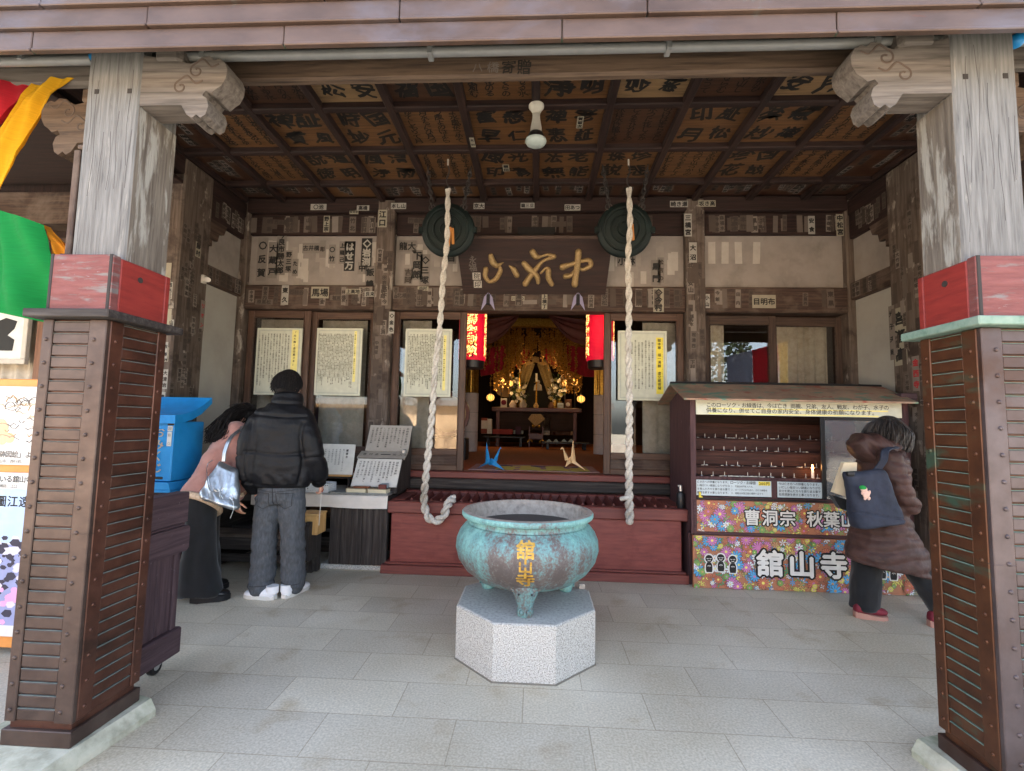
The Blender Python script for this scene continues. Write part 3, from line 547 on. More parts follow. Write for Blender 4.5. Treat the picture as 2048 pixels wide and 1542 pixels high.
# -- clad porch pillars
def pillar(cx, side, metal, capmat, front):
    s = side                     # +1: inner face looks to +X (left pillar)
    hx, y0, y1 = .14, 1.855, (2.175 if side > 0 else 2.14); zb, zt = .07, 1.755
    b = MB(); b.box(cx-.125, cx+.125, 1.93, y1-.015, 1.6, 3.10, 0, .008)
    for dx in (-.075, .08): b.box(cx+dx-.01, cx+dx+.01, 1.9275, 1.94, 2.80, 2.822, 1, .001)
    for k in range(7):
        x = cx + (-.095, .04, .085, -.03, .1, -.07, .01)[k]; z = rr.uniform(2.1, 2.6); pts = [(x + .006*math.sin(q*1.3+k), 1.9305, z + .09*q) for q in range(int(4 + 4*rr.random()))]; b.tube(pts, .0011, 1, 4)
    p = b.build('porch_pillar', [W('grey', 'z'), flat('crack_dark', S('2d2826'))], T)
    b = MB(); b.box(cx+s*.126 - .0008, cx+s*.126 + .0008, 1.936, y1-.02, 1.9, 2.74, 0, .0002); b.build('inner_face', W('greyworn', 'z'), p)
    b = MB(); b.box(cx-.14, cx+.14, 1.86, 1.9, 1.795, 2.035, 1, .004); xs = cx+s*.1
    b.box(min(xs, cx+s*.14), max(xs, cx+s*.14), 1.9005, y1-.03, 1.795, 2.03, 0, .004); xs = cx-s*.1; b.box(min(xs, cx-s*.14), max(xs, cx-s*.14), 1.9005, y1-.03, 1.795, 2.03, 0, .004); b.box(cx-.14, cx+.14, y1-.0295, y1, 1.795, 2.03, 0, .004)
    for dx in (-.13, .13): b.box(cx+dx-.007, cx+dx+.007, 1.8575, 1.88, 1.797, 2.036, 2, .002)
    b.tube([(cx+s*.138, 2.0, 1.965), (cx+s*.143, 2.0, 1.965)], .013, 2, 12)
    b.build('collar', [RED, REDW, flat('crack_dark', S('2d2826'))], p)
    b = MB(); b.box(cx-hx-.045, cx+hx+.045, y0-.045, y1+.05, zt+.002, zt+.036, 0, .004); b.build('cap', capmat, p)
    b = MB(); b.box(cx-hx+.012, cx+hx-.012, y0+.014, y1-.014, zb, zt, 0, .003)
    b.box(cx-hx-.004, cx+hx+.004, y0-.004, y1+.004, zb, zb+.06, 2, .003)
    sl0, sl1, sr0 = -hx, -hx+.045, hx-.07      # corner strips on the front, then on the inner side
    fs = (-1 if s > 0 else 1)
    fa = sorted((cx+fs*hx, cx+fs*(hx-.045))); fb = sorted((cx-fs*hx, cx-fs*(hx-.075)))
    ff = (fa[1], fb[0]) if fs < 0 else (fb[1], fa[0])
    for a in (fa, fb): b.box(a[0], a[1], y0, y0+.02, zb+.087, zt, 2, .003)
    b.box(*sorted((cx+s*(hx-.02), cx+s*(hx+.001))), y0+.021, y0+.085, zb+.087, zt, 0, .003); b.box(*sorted((cx+s*(hx-.02), cx+s*(hx+.001))), y1-.05, y1, zb+.087, zt, 0, .003)
    z = zb + .092; n = 0
    while z + .05 < zt + .004:
        b.box(ff[0]+.001, ff[1]-.001, y0+.004, y0+.022, z, z+.042, 2, .003); b.box(ff[0]+.001, ff[1]-.001, y0+.0045, y0+.02, z+.0421, z+.0438, 1, .0004)
        q = sorted((cx+s*(hx-.02), cx+s*(hx-.003))); b.box(*q, y0+.0855, y1-.0505, z, z+.042, 0, .003); b.box(*q, y0+.0855, y1-.0505, z+.0421, z+.0445, 1, .0004)
        z += .0497; n += 1
    zz = zb + .13
    while zz < zt - .02:
        for x in (sum(fa)/2, sum(fb)/2 + fs*.012): b.ball((x, y0-.001, zz), .0085, .006, .0085, 2, 8)
        for y in (y0+.05, y1-.026): b.ball((cx+s*(hx+.001), y, zz), .006, .0085, .0085, 0, 8)
        zz += .098
    for z in (.88,): b.box(fb[0]-.0012, fb[1]+.0012, y0-.0012, y0+.03, z, z+.003, 2, .0008)
    b.build('copper_sheath', [metal, VERL if s > 0 else VERD, front], p)
    b = MB(); nb = []
    R1 = [(-.36, -.44), (.16, -.48), (.185, -.15), (.215, .16), (-.3, .34)]; R2 = [(-.31, -.38), (.146, -.40), (.155, -.15), (.18, .17), (-.26, .3)]
    f = lambda q, z: [Vector((cx + (a if s > 0 else -a), 2.03+c, z)) for a, c in q]
    b.rings([f(R1, -.01), f(R1, .028), f(R2, .069)], 0); b.build('base_stone', STONE, p)
    b = MB(); nose(b, cx+s*.1265, s); b.build('carved_nose', [W('kib', 'x'), flat('groove_shade', S('4b3f38'))], p)
    b = MB(); nose(b, cx-s*.1265, -s, .16, -.07); b.build('carved_nose', [W('tan', 'x'), flat('groove_shade', S('4b3f38'))], p)  # outer nose: brown wood, chosen darker to stand for its shade
    return p
pillar(-1.925, 1, COPI, W('black', 'x'), COPB); pillar(1.808, -1, COPR, VERD, COPG)
# -- gutter between the pillars and to the sides
b = MB(); b.tube([(-1.78, 1.985, 3.012), (1.69, 1.985, 3.012)], .021, 0, 14); b.tube([(-1.785, 1.985, 3.012), (-1.765, 1.985, 3.012)], .023, 1, 14); b.tube([(1.665, 1.985, 3.012), (1.69, 1.985, 3.012)], .0235, 0, 14)
for x in (-1.55, -.5, .55, 1.42): b.box(x-.012, x+.012, 1.958, 2.012, 2.986, 3.13, 0, .003)
gt = b.build('gutter', [STEEL, BLKM], T)
b = MB(); b.tube([(-6, 1.985, 3.008), (-2.09, 1.985, 3.008)], .021, 0, 14); b.tube([(-2.09, 1.985, 3.008), (-2.065, 1.985, 3.02)], .024, 1, 12); b.box(-2.44, -2.415, 1.958, 2.012, 3.0, 3.12, 0, .003); b.build('gutter', [STEEL, BLUE], T)
b = MB(); b.tube([(2.0, 1.985, 3.008), (6, 1.985, 3.008)], .021, 0, 14); b.ball((1.995, 1.985, 3.008), .03, m=1); b.build('gutter', [STEEL, BLUE], T)
b = MB(); b.tube(spline([(-2.10, 2.04, 3.0), (-2.135, 2.05, 2.96), (-2.135, 2.05, 2.5), (-2.135, 2.05, 2.06)]), .017, 0, 10); b.box(-2.165, -2.115, 2.02, 2.08, 2.6, 2.62, 1, .004); b.box(-2.185, -2.118, 2.0, 2.09, 2.0, 2.09, 1, .006); b.box(-2.19, -2.158, 2.03, 2.07, 2.05, 2.6, 1, .003)
b.build('downpipe', [flat('pipe_grey', S('55575c'), .4), W('dark', 'z')], T)
# ================================================================== THINGS IN THE PORCH
# -- offertory box
o = thing('offertory_box', 'dark red wooden offertory box with slatted top below the temple doorway', 'offertory box', (0, 4.31, 0))
def sub(name, mats, parent, f, smooth=35):
    b = MB(); f(b); return b.build(name, mats, parent, smooth=smooth)
sub('body_panel', [BOXRED], o, lambda b: b.box(-1.30, 1.29, 4.33, 4.98, .09, .53, 0, .006))
sub('base_plinth', [W('red', 'x'), PAPG], o, lambda b: (b.box(-1.37, 1.34, 4.285, 4.98, 0, .078, 0, .006), b.box(-1.34, 1.32, 4.30, 4.98, .079, .10, 0, .006)))
sub('top_rail', [W('red', 'x'), W('red', 'y')], o, lambda b: (b.box(-1.33, 1.34, 4.30, 4.40, .531, .635, 0, .008), b.box(-1.33, 1.34, 4.88, 4.985, .531, .655, 0, .008), b.box(-1.33, -1.20, 4.401, 4.879, .531, .64, 1, .008), b.box(1.21, 1.34, 4.401, 4.879, .531, .64, 1, .008)))
sub('inner_lining', [W('deep', 'x')], o, lambda b: b.box(-1.2, 1.21, 4.4, 4.88, .5, .535, 0, .002))
for i in range(26):
    x = -1.14 + i*.0925
    sub('slat', [W('red', 'y')], o, lambda b: b.prism([(-.028, 0), (.028, 0), (.004, .05), (-.004, .05)], (x, 4.402, .602), X1, Z1, (0, .476, 0)))
# -- black bottle on its corner
b = MB(); b.lathe([(0, 0), (.034, 0), (.037, .006), (.037, .125), (.03, .14), (.014, .145), (.014, .15)], (1.295, 4.37, .6355), 0, 24); b.lathe([(.0, .15), (.016, .15), (.016, .20), (.012, .205), (0, .205)], (1.295, 4.37, .6355), 1, 16); b.box(1.27, 1.30, 4.36, 4.38, .825, .838, 1, .002)
tag(b.build('spray_bottle', [BLK, STEELS], loc=(1.295, 4.37, .6355)), 'black spray bottle with silver pump on the right corner of the red box', 'bottle')
# -- granite octagon and bronze censer
OC = Vector((-.045, 3.0, 0)); ap = .40
oct_ = lambda a, z: [OC + Vector((a/math.cos(RAD(22.5))*math.cos(RAD(22.5+45*k)), a/math.cos(RAD(22.5))*math.sin(RAD(22.5+45*k)), z)) for k in range(8)]
b = MB(); b.rings([oct_(ap, 0), oct_(ap, .294), oct_(ap-.007, .30)], 0); b.rings([oct_(ap-.01, .2995), oct_(ap-.012, .3012)], 1)
b.rings([oct_(ap+.006, 0), oct_(ap+.003, .007)], 2)
tag(b.build('granite_base', [GRAN, mk('granite_top', [S('868784'), S('a4a4a0'), S('b2b1ac')], ns=60, rough=.7, bump=.1), flat('mortar_dirt', S('6b665c'))], loc=OC, smooth=20), 'speckled pale granite octagonal pedestal on the paving under the bronze bowl', 'pedestal')
def bronze():
    m = bpy.data.materials.new('patinated_bronze'); m.use_nodes = True; N = m.node_tree.nodes; L = m.node_tree.links; b = N['Principled BSDF']
    tc = N.new('ShaderNodeTexCoord')
    def nz(s, d, sc3=(1, 1, 1), ds=0):
        mp = N.new('ShaderNodeMapping'); mp.inputs['Scale'].default_value = sc3; L.new(tc.outputs['Object'], mp.inputs[0]); n = N.new('ShaderNodeTexNoise'); n.inputs['Scale'].default_value = s; n.inputs['Detail'].default_value = d; n.inputs['Distortion'].default_value = ds; n.inputs['Roughness'].default_value = .68; L.new(mp.outputs[0], n.inputs[0]); return n
    n1 = nz(6, 10, (1.5, 1.5, .55), .3); n2 = nz(75, 5); sp = N.new('ShaderNodeSeparateXYZ'); L.new(tc.outputs['Object'], sp.inputs[0])
    def mth(op, a, c):
        q = N.new('ShaderNodeMath'); q.operation = op
        for i, x in enumerate((a, c)):
            if isinstance(x, (int, float)): q.inputs[i].default_value = x
            else: L.new(x, q.inputs[i])
        return q.outputs[0]
    # worn brown where hands and weather reach the belly; green at shoulder, sides and foot
    x2 = mth('MULTIPLY', mth('ABSOLUTE', mth('SUBTRACT', sp.outputs['X'], .02), 0), .62); zz = mth('MULTIPLY', mth('ABSOLUTE', mth('SUBTRACT', sp.outputs['Z'], .25), 0), 1.0)
    w = mth('ADD', mth('ADD', n1.outputs[0], x2), mth('ADD', zz, mth('MULTIPLY', mth('SUBTRACT', n2.outputs[0], .5), .55)))
    r = N.new('ShaderNodeValToRGB'); L.new(w, r.inputs[0]); e = r.color_ramp.elements
    e[0].position = .56; e[0].color = (*S('544d4b'), 1); e[1].position = .98; e[1].color = (*S('80aeab'), 1)
    for p, c in ((.66, '645d5b'), (.72, '61797a'), (.78, '66898a'), (.86, '6a9a98')): q = e.new(p); q.color = (*S(c), 1)
    L.new(r.outputs[0], b.inputs['Base Color']); b.inputs['Roughness'].default_value = .55; b.inputs['Metallic'].default_value = .15
    bp = N.new('ShaderNodeBump'); bp.inputs['Strength'].default_value = .2; bp.inputs['Distance'].default_value = .004; L.new(n2.outputs[0], bp.inputs['Height']); L.new(bp.outputs[0], b.inputs['Normal']); return m
BRONZE = bronze()
cn = thing('incense_burner', 'large turquoise patinated bronze incense burner with three gold characters on its belly', 'incense burner', (OC.x, OC.y, .302))
RIMZ = .825
prof = [(0, .385), (.12, .388), (.22, .402), (.31, .437), (.375, .487), (.418, .547), (.436, .61), (.432, .662), (.414, .705), (.388, .738), (.368, .752), (.366, .758), (.362, .768), (.364, .784), (.372, .789), (.398, .794), (.403, .803), (.403, .819), (.398, .826), (.366, .829), (.358, .822), (.352, .80), (.352, .74), (.33, .70), (.2, .70), (0, .70)]
b = MB(); b.lathe(prof[:12], (OC.x, OC.y, 0), 0, 96); b.build('bowl', BRONZE, cn, smooth=50)
b = MB(); b.lathe(prof[10:], (OC.x, OC.y, 0), 0, 96); rim = b.build('rim', [mk('rim_bronze', [S('83786f'), S('9d9186'), S('aca195')], ns=30, rough=.7, bump=.2), BRONZE], cn, smooth=40)
for p in rim.data.polygons:
    if p.center.z < .522 and (Vector((p.center.x, p.center.y)).length > .36): p.material_index = 1
b = MB(); b.lathe([(.345, .735), (.2, .742), (0, .75)], (OC.x, OC.y, 0), 0, 48); b.build('ash', flat('ash', S('4d4844'), .95, bump=.5, ns=80), cn)
def belly(z):                          # radius of the belly and the steepness of its outline at height z
    z = min(max(z, .388), .737)
    for (r0, z0), (r1, z1) in zip(prof, prof[1:]):
        if z0 <= z <= z1 and z1 > z0: return r0 + (r1-r0)*(z-z0)/(z1-z0), (z1-z0)/math.hypot(r1-r0, z1-z0)
def surf(x, z): r = belly(z)[0]; return Vector((OC.x + x, OC.y - math.sqrt(r*r - x*x), min(max(z, .388), .737)))
for ch, py, s in (('舘', 1100, .102), ('山', 1133, .082), ('寺', 1160, .105)):
    z = .6
    for _ in range(12): z = at(1050, py, Y=OC.y - belly(z)[0]).z
    k_ = belly(z)[1]; vs, fs = glyph(ch, 0); b = MB(); n = Vector((0, -1, 0))
    for q, (dx, dy) in enumerate(((0, 0), (.028, 0), (-.028, 0), (0, .028), (0, -.028))):
        f0 = [surf((x-.5+dx)*s, z + (y-.38+dy)*s*k_) for x, y in vs]; b.add([p + n*(.004 - q*5e-5) for p in f0], fs, 0)
        if q: continue
        ee = {(a_, c_) for f in fs for a_, c_ in zip(f, f[1:] + f[:1])}
        b.add([p + n*(.004 - q*5e-5) for p in f0] + f0, [(a_, a_+len(f0), c_+len(f0), c_) for a_, c_ in ee if (c_, a_) not in ee], 0)
    b.build('gold_character', mk('gold_paint', [S('a37b30'), S('bf9743'), S('c9a552')], ns=40, rough=.4, metal=.3, bump=.1), cn, smooth=0)
for k in range(3):
    a = RAD(-90 + 120*k); d = Vector((math.cos(a), math.sin(a), 0)); s = Vector((-d.y, d.x, 0)); c = Vector((OC.x, OC.y, 0)) + d*.285
    b = MB(); E = lambda z, w, t, off=0: (c + d*off + Z1*z, w, t, s, d)
    b.ovals([E(.302, .040, .035), E(.315, .046, .042), E(.335, .045, .042, .004), E(.355, .043, .04, .004), E(.39, .052, .045, .006), E(.425, .068, .05, .012), E(.448, .074, .05, .02), E(.468, .066, .05, .03), E(.485, .03, .03, .04)], 0, 20)
    for q in (-1, 1):
        b.ball(c + d*.055 + s*.036*q + Z1*.437, .012, m=0, n=10); b.ball(c + d*.066 + s*.036*q + Z1*.437, .006, m=1, n=8)
        b.ovals([(c + d*.03 + s*.06*q + Z1*.445, .016, .02, s, d), (c + d*.03 + s*.082*q + Z1*.463, .014, .015, s, d), (c + d*.03 + s*.094*q + Z1*.478, .004, .005, s, d)], 0, 10)
        b.tube([c + d*.058 + s*.02*q + Z1*.455, c + d*.06 + s*.05*q + Z1*.458], .006, 0, 6); b.ball(c + d*.045 + s*.018*q + Z1*.335, .010, m=0, n=8); b.tube([c + d*.04 + s*.036*q + Z1*.33, c + d*.046 + s*.03*q + Z1*.35, c + d*.046 + s*.02*q + Z1*.352], .004, 0, 6)
    b.tube([c + d*.06 + Z1*.47, c + d*.058 + Z1*.42, c + d*.05 + Z1*.36, c + d*.045 + Z1*.31], .006, 0, 6)
    b.build('beast_foot', [BRONZE, BLK], cn, smooth=60)
b = MB(); b.box(.29, .33, 3.17, 3.20, .3015, .335, 0, .004); tag(b.build('wedge_block', [PAPG], loc=(.31, 3.19, .302)), 'small pale wedge block behind the bronze bowl on the granite pedestal', 'block')
# -- bell ropes and gongs
def rope(b, path, r=.021, rad=.019, p0=.3, p1=.16):
    pts = spline(path, 14); L = [0]
    for a, c in zip(pts, pts[1:]): L.append(L[-1] + (c-a).length)
    X = Vector((1, 0, 0)); st = [[], []]; ph = 0
    for i, p in enumerate(pts):
        t = (pts[min(i+1, len(pts)-1)] - pts[max(i-1, 0)]).normalized(); X = (X - t*X.dot(t)).normalized(); Y = t.cross(X); f = L[i]/L[-1]
        if i: ph += 6.283*(L[i]-L[i-1])/(p0+(p1-p0)*f)
        for k in (0, 1): a = ph + k*3.1416; st[k].append(p + (X*math.cos(a) + Y*math.sin(a))*rad*(.62+.38*f))
    for k in (0, 1):
        q = st[k]; b.tube(q, [r*(.72+.28*i/len(q)) for i in range(len(q))], 0, 8)
        for ply in range(3):       # the laid plies of each strand
            X2 = Vector((1, 0, 0)); pl = []; Lq = 0
            for i, p in enumerate(q):
                t = (q[min(i+1, len(q)-1)] - q[max(i-1, 0)]).normalized(); X2 = (X2 - t*X2.dot(t)).normalized(); Y2 = t.cross(X2); Lq += (p-q[i-1]).length if i else 0
                rr_ = r*(.72+.28*i/len(q)); a = -Lq/.05*6.283/1.5 + ply*2.094; pl.append(p + (X2*math.cos(a) + Y2*math.sin(a))*rr_*.62)
            b.tube(pl, [r*.5*(.72+.28*i/len(q)) for i in range(len(q))], 0, 6)
YR = 4.2
lp = [at(*p, Y=YR) for p in ((896, 378), (894, 480), (886, 560), (880, 650), (870, 740), (864, 830), (857, 900), (851, 960), (848, 1002), (855, 1032), (870, 1042), (886, 1033), (893, 1016))] + [Vector((-.76, 4.28, .655)), Vector((-.73, 4.34, .665))]
b = MB(); rope(b, lp); tag(b.build('bell_rope', ROPE, loc=lp[0], smooth=60), 'thick white twisted bell rope whose lower end loops up onto the red box', 'rope')
rp = [at(*p, Y=YR) for p in ((1258, 376), (1260, 450), (1256, 520), (1258, 600), (1257, 700), (1259, 800), (1258, 900), (1258, 990), (1259, 1020), (1259, 1042))]
b = MB(); rope(b, rp); k = at(1254, 996, Y=YR); b.tube([k+Vector((-.055, 0, -.01)), k+Vector((0, -.03, .01)), k+Vector((.03, .0, .0))], .02, 0, 8); b.ball(rp[-1], .034, m=0)
tag(b.build('bell_rope', ROPE, loc=rp[0], smooth=60), 'thick white twisted bell rope hanging straight down with a knotted end', 'rope')
for gx, px, lab, lab2 in ((-.872, 897, 'dark green bronze gong behind the looped white rope, hung from the ceiling', 'orange wooden clapper hung before the gong of the looped rope'), (.80, 1258, 'dark green bronze gong behind the straight white rope, hung from the ceiling', 'orange wooden clapper hung before the gong of the straight rope')):
    gy, gz = 4.36, 3.185; t = thing('gong', lab, 'gong', (gx, gy, gz), 'bronze gongs under the porch ceiling'); ax = Vector((0, -1, -.12)).normalized()
    b = MB(); b.lathe([(0, .035), (.055, .035), (.06, .045), (.07, .045), (.075, .03), (.12, .03), (.125, .04), (.135, .04), (.14, .028), (.185, .024), (.19, .034), (.205, .034), (.21, .02), (.235, .01), (.252, -.005), (.258, -.03), (.25, -.055), (.2, -.09), (0, -.11)], (gx, gy, gz), 0, 64, ax, X1)
    for s in (-1, 1): b.box(gx+s*.25-.03, gx+s*.25+.03, gy-.01, gy+.03, gz-.03, gz+.03, 0, .006)
    b.build('disc', GONG, t, smooth=30)
    for s in (-1, 1):
        b = MB(); p0, p1 = Vector((gx+s*.15, gy-.02, gz+.21)), Vector((gx+s*.21, gy-.01, ZC+.03)); n = 9
        b.lathe([(.03+.008*math.cos(q*.785), .008*math.sin(q*.785)) for q in range(9)], p0, 0, 14, (0, 1, 0), X1)
        for q in range(n):
            c0 = p0.lerp(p1, (q+.5)/n); dd = (p1-p0).normalized(); sd_ = (X1 if q % 2 else Y1); sd_ = (sd_ - dd*sd_.dot(dd)).normalized()
            b.tube([c0 + dd*.036*math.cos(z*.5236) + sd_*.016*math.sin(z*.5236) for z in range(13)], .006, 0, 6)
        b.build('chain', IRON, t)
    hk = at(px-1, 325, Z=ZC); b = MB(); b.tube([hk+Vector((0, 0, .03)), hk+Vector((0, 0, -.03))], .008, 1, 8)
    e = at(px-1, 378, Y=YR); 
    b.tube([hk+Vector((0, 0, -.03)) + Vector((.014*math.sin(q*.7), 0, 0)) + (e-hk)*q/12 for q in range(13)], .006, 0, 6); b.build('rope_hook', [IRON, PAPG], t)
    c = at(px+1, 470 if px < 1000 else 462, Y=YR+.05); w = thing('wooden_clapper', lab2, 'clapper', c, 'orange wooden clappers on the bell ropes'); b = MB()
    M1 = Matrix.Translation(c) @ Matrix.Rotation(RAD(4), 4, 'Y'); b.box(-.012, .018, -.01, .008, -.11, .075, 0, .004, M1); M2 = Matrix.Translation(c + Vector((.03, .02, .01))) @ Matrix.Rotation(RAD(-4), 4, 'Y'); b.box(-.012, .014, -.008, .008, -.09, .065, 0, .004, M2)
    b.build('blade', mk('clapper_wood', [S('b3763c'), S('c98a4b')], (20, 20, 2), 3, rough=.5), w)
    b = MB(); b.tube([c+Vector((.008, .01, .06)), c+Vector((.0, .02, .2)), e], .005, 0, 6)
    for q in range(9): b.ball(c+Vector((.012*math.sin(q*2), .012, .08+.016*q)), .013, m=0, n=8)
    b.build('cord', BLKM, w)
# -- ceiling lamp
lc = Vector((-.036, 3.43, 0)); t = thing('ceiling_lamp', 'white and black reflector lamp hanging from the coffered ceiling', 'lamp', (lc.x, lc.y, ZC))
b = MB(); b.lathe([(0, 3.765), (.058, 3.765), (.058, 3.75), (.045, 3.735), (.03, 3.705), (.03, 3.695), (0, 3.695)], lc, 0, 32); b.build('socket', flat('ceramic', S('c9c4b8'), .4), t, smooth=50)
b = MB(); b.lathe([(.028, 3.69), (.03, 3.66), (.04, 3.6), (.045, 3.55), (.05, 3.545)], lc, 0, 32); b.lathe([(.05, 3.545), (.058, 3.53), (.072, 3.505), (.078, 3.49)], lc, 1, 32); b.build('bulb_neck', [flat('bulb_plastic', S('b9b5ac'), .4), BLK], t, smooth=50)
b = MB(); b.lathe([(.078, 3.49), (.08, 3.48), (.07, 3.462), (.04, 3.452), (0, 3.449)], lc, 0, 32); b.build('bulb_lens', flat('bulb_lens', S('aab5b1'), .3), t, smooth=60)
# -- carved name plaque
pt, pb_ = 4.72, 4.985; PZ0, PZ1 = 2.735, 3.24
t = thing('name_plaque', 'dark wooden temple name plaque with three golden carved characters above the doorway', 'plaque', (-.06, pb_, PZ0))
vv = Vector((0, pt-pb_, PZ1-PZ0)); H_ = vv.length; vv.normalize(); po = Vector((-.055, pb_, PZ0)); nn = X1.cross(vv)
b = MB(); b.prism([(-.75, 0), (.765, 0), (.80, H_), (-.80, H_)], po, X1, vv, -nn*.05, 0); b.prism([(-.80, H_+.001), (.80, H_+.001), (.80, H_+.03), (-.80, H_+.03)], po - nn*.001 + nn*.003, X1, vv, -nn*.07, 1)
for i, ch in enumerate('永福'): b.char(ch, po + X1*-.635 + vv*(.36-.08*i) + nn*.002, X1, vv, .085, 2, .01, .12, i+3)
b.rect(po + X1*-.60 + vv*.19 + nn*.0015, X1, vv, .085, .075, 3); b.rect(po + X1*-.59 + vv*.105 + nn*.0015, X1, vv, .085, .075, 3)
b.char('院', po + X1*-.60 + vv*.19 + nn*.003, X1, vv, .07, 4, .01, .1, 1); b.char('印', po + X1*-.59 + vv*.105 + nn*.003, X1, vv, .07, 4, .01, .1, 2)
b.build('board', [W('deep', 'x'), W('dark', 'x'), INKG, PAPG, INK], t)
def stroke(b, pts, rs):
    sp = spline([po + X1*x + vv*y + nn*.002 for x, y in pts], 8); n = len(sp); R = []
    for i in range(n): f = i/(n-1)*(len(rs)-1); k = min(int(f), len(rs)-2); R.append(rs[k] + (rs[k+1]-rs[k])*(f-k))
    b.tube(sp, R, 0, 10, round_=True)
Q = lambda *l: [((x - 1000)*.000868, (753 - y)*.000966) for x, y in l]
for nm, st in (('middle', [(Q((1530, 300), (1525, 430), (1510, 560), (1505, 640)), (.036, .034, .034, .036)), (Q((1350, 455), (1440, 430), (1560, 395), (1660, 385), (1680, 440), (1600, 480), (1560, 470)), (.036, .024, .018, .026, .026, .022, .014)), (Q((1390, 555), (1450, 545), (1490, 500)), (.03, .024, .016))]),
               ('rock', [(Q((990, 300), (1030, 345), (1090, 345), (1170, 325), (1240, 345)), (.034, .034, .014, .014, .028)), (Q((1240, 350), (1120, 390), (1030, 480), (960, 560), (905, 635)), (.022, .016, .026, .03, .034)), (Q((890, 420), (940, 470), (1010, 520), (1050, 570), (1060, 620)), (.03, .036, .03, .03, .022)), (Q((1090, 520), (1150, 470), (1180, 490), (1185, 570), (1225, 640)), (.012, .016, .03, .03, .026))]),
               ('mountain', [(Q((490, 340), (510, 400), (560, 440), (640, 410)), (.028, .036, .03, .004)), (Q((425, 480), (415, 560), (470, 615), (550, 580), (600, 500), (595, 450)), (.028, .024, .022, .026, .026, .014)), (Q((710, 445), (760, 480), (800, 545)), (.008, .028, .03))])):
    b = MB()
    for p_, r_ in st: stroke(b, p_, r_)
    b.build('gold_character', GOLDL, t, smooth=60)
part('bracket_block', [flat('soot', S('171312'))], lambda b: b.prism([(-.2, .13), (.2, .13), (.2, .06), (.12, .02), (.09, -.02), (-.09, -.02), (-.12, .02), (-.2, .06)], (-.03, 4.9, 3.31), X1, Z1, (0, .18, 0)))
for px, lab in ((976, 'pale violet paper fold pinned under the left end of the name plaque'), (1156, 'pale violet paper fold pinned under the right end of the name plaque')):
    c = at(px, 605, Y=4.95); b = MB(); c.y = 0
    for s in (-1, 1): b.prism([(s*.004, .11), (s*.045, .06), (s*.075, -.085), (s*.03, -.02), (s*.012, .0)][::s], c + Y1*4.955, X1, Z1, (0, .004, 0), 0)
    b.box(c.x-.018, c.x+.018, 4.945, 5.0, c.z-.02, c.z+.09, 1, .004); tag(b.build('paper_fold', [flat('violet_paper', S('8d87a3')), BLK], loc=(c.x, 4.955, c.z)), lab, 'paper ornament', 'violet folds below the plaque')
# -- notices on the doors
TXT = '舘山寺の御本尊様は千二百年昔の平安時代から脈々と受継がれている智慧と招福を司る最も身近な仏様。虚空蔵様の御守を頂いて自ら精進努力することにより、勉学や仕事の智慧を授かり、人生を幸福へと導く。又虚空蔵菩薩様は丑寅歳の守本尊。'
def notice(c, lab, title, cols, sz, pitch, head, tw, tstart=.0, body_top=.31):
    w, h = .512, .742; b = MB(); o = Vector((c[0], 5.055, c[1])); t = thing('notice_board', lab, 'notice', o, 'cream notices on the temple doors')
    b.box(o.x-w/2, o.x+w/2, 5.055, 5.075, o.z-h/2, o.z+h/2, 0, .002); y = 5.0542
    for q, (iw, th) in enumerate(((w-.05, .004), (w-.068, .0015))):
        ih = h-.05 if q == 0 else h-.068
        for s in (-1, 1): b.rect((o.x+s*iw/2, y, o.z), X1, Z1, th, ih, 1); b.rect((o.x, y-.0001, o.z+s*ih/2), X1, Z1, iw, th, 1)
    xr = o.x + w/2 - .075; b.rect((xr, y-.0002, o.z + head[0]), X1, Z1, tw, head[1], 2)
    b.col(title[0], (xr - .004, y-.0006, o.z + head[0] + head[1]/2 - .012), X1, Z1, title[1], 3, .02, title[2])
    if len(title) > 3: b.col(title[3], (xr + tw*.36, y-.0006, o.z + head[0] + head[1]/2 - .01), X1, Z1, .012, 4, 0, 1.5)
    k = 0
    for i in range(cols):
        n = rnd.randint(int(.8*.60/sz/1.06), int(.6/sz/1.06)) if len(title) == 3 else 22
        if len(title) > 3: s_ = NB[i]
        else: s_ = ''.join(TXT[(k+q) % len(TXT)] for q in range(n)); k += n + 5
        b.col(s_, (xr - tw*.75 - pitch*(i+.5), y-.0005, o.z + body_top - (.02 if i == 0 or rnd.random() < .15 else 0)), X1, Z1, sz, 4, .012, 1.06)
    b.build('board', [PAPC, flat('border_grey', S('8f9690')), YEL if len(title) > 3 else YELP, INK, flat('ink_soft', S('35352f'))], t, smooth=0)
NB = ['舘山寺の御本尊様は千二百年昔の平安時代から脈々', 'と受継がれている智慧と招福を司る最も身近な仏様。', '虚空蔵様の御守を頂いて自ら精進努力することにより、', '勉学や仕事の智慧を授かり、人生を幸福へと導く。', '　又虚空蔵菩薩様は丑（ウシ）寅（トラ）歳の守本尊。', '昔から歳の数を合わせ十三詣本生まれの人がこの様の', '伝統的なお姿。']
notice((-2.85, 1.987), 'cream notice with one wide yellow title strip behind the man in black', ('「光り輝く虚空蔵さま」', .028, 1.25), 11, .019, .033, (.10, .50), .075)
notice((-2.172, 1.992), 'densely written cream notice with a thin yellow strip, beside the weathered post', ('「虚空蔵さま」と十三詣り　智慧もらいの由来', .017, 1.3), 23, .0155, .0172, (.06, .56), .028)
notice((-1.182, 1.995), 'densely written cream notice behind the looped white rope', ('「大黒」と「弁財天」　舘山寺の福の神々のお話', .017, 1.3), 21, .016, .0182, (.0, .60), .03)
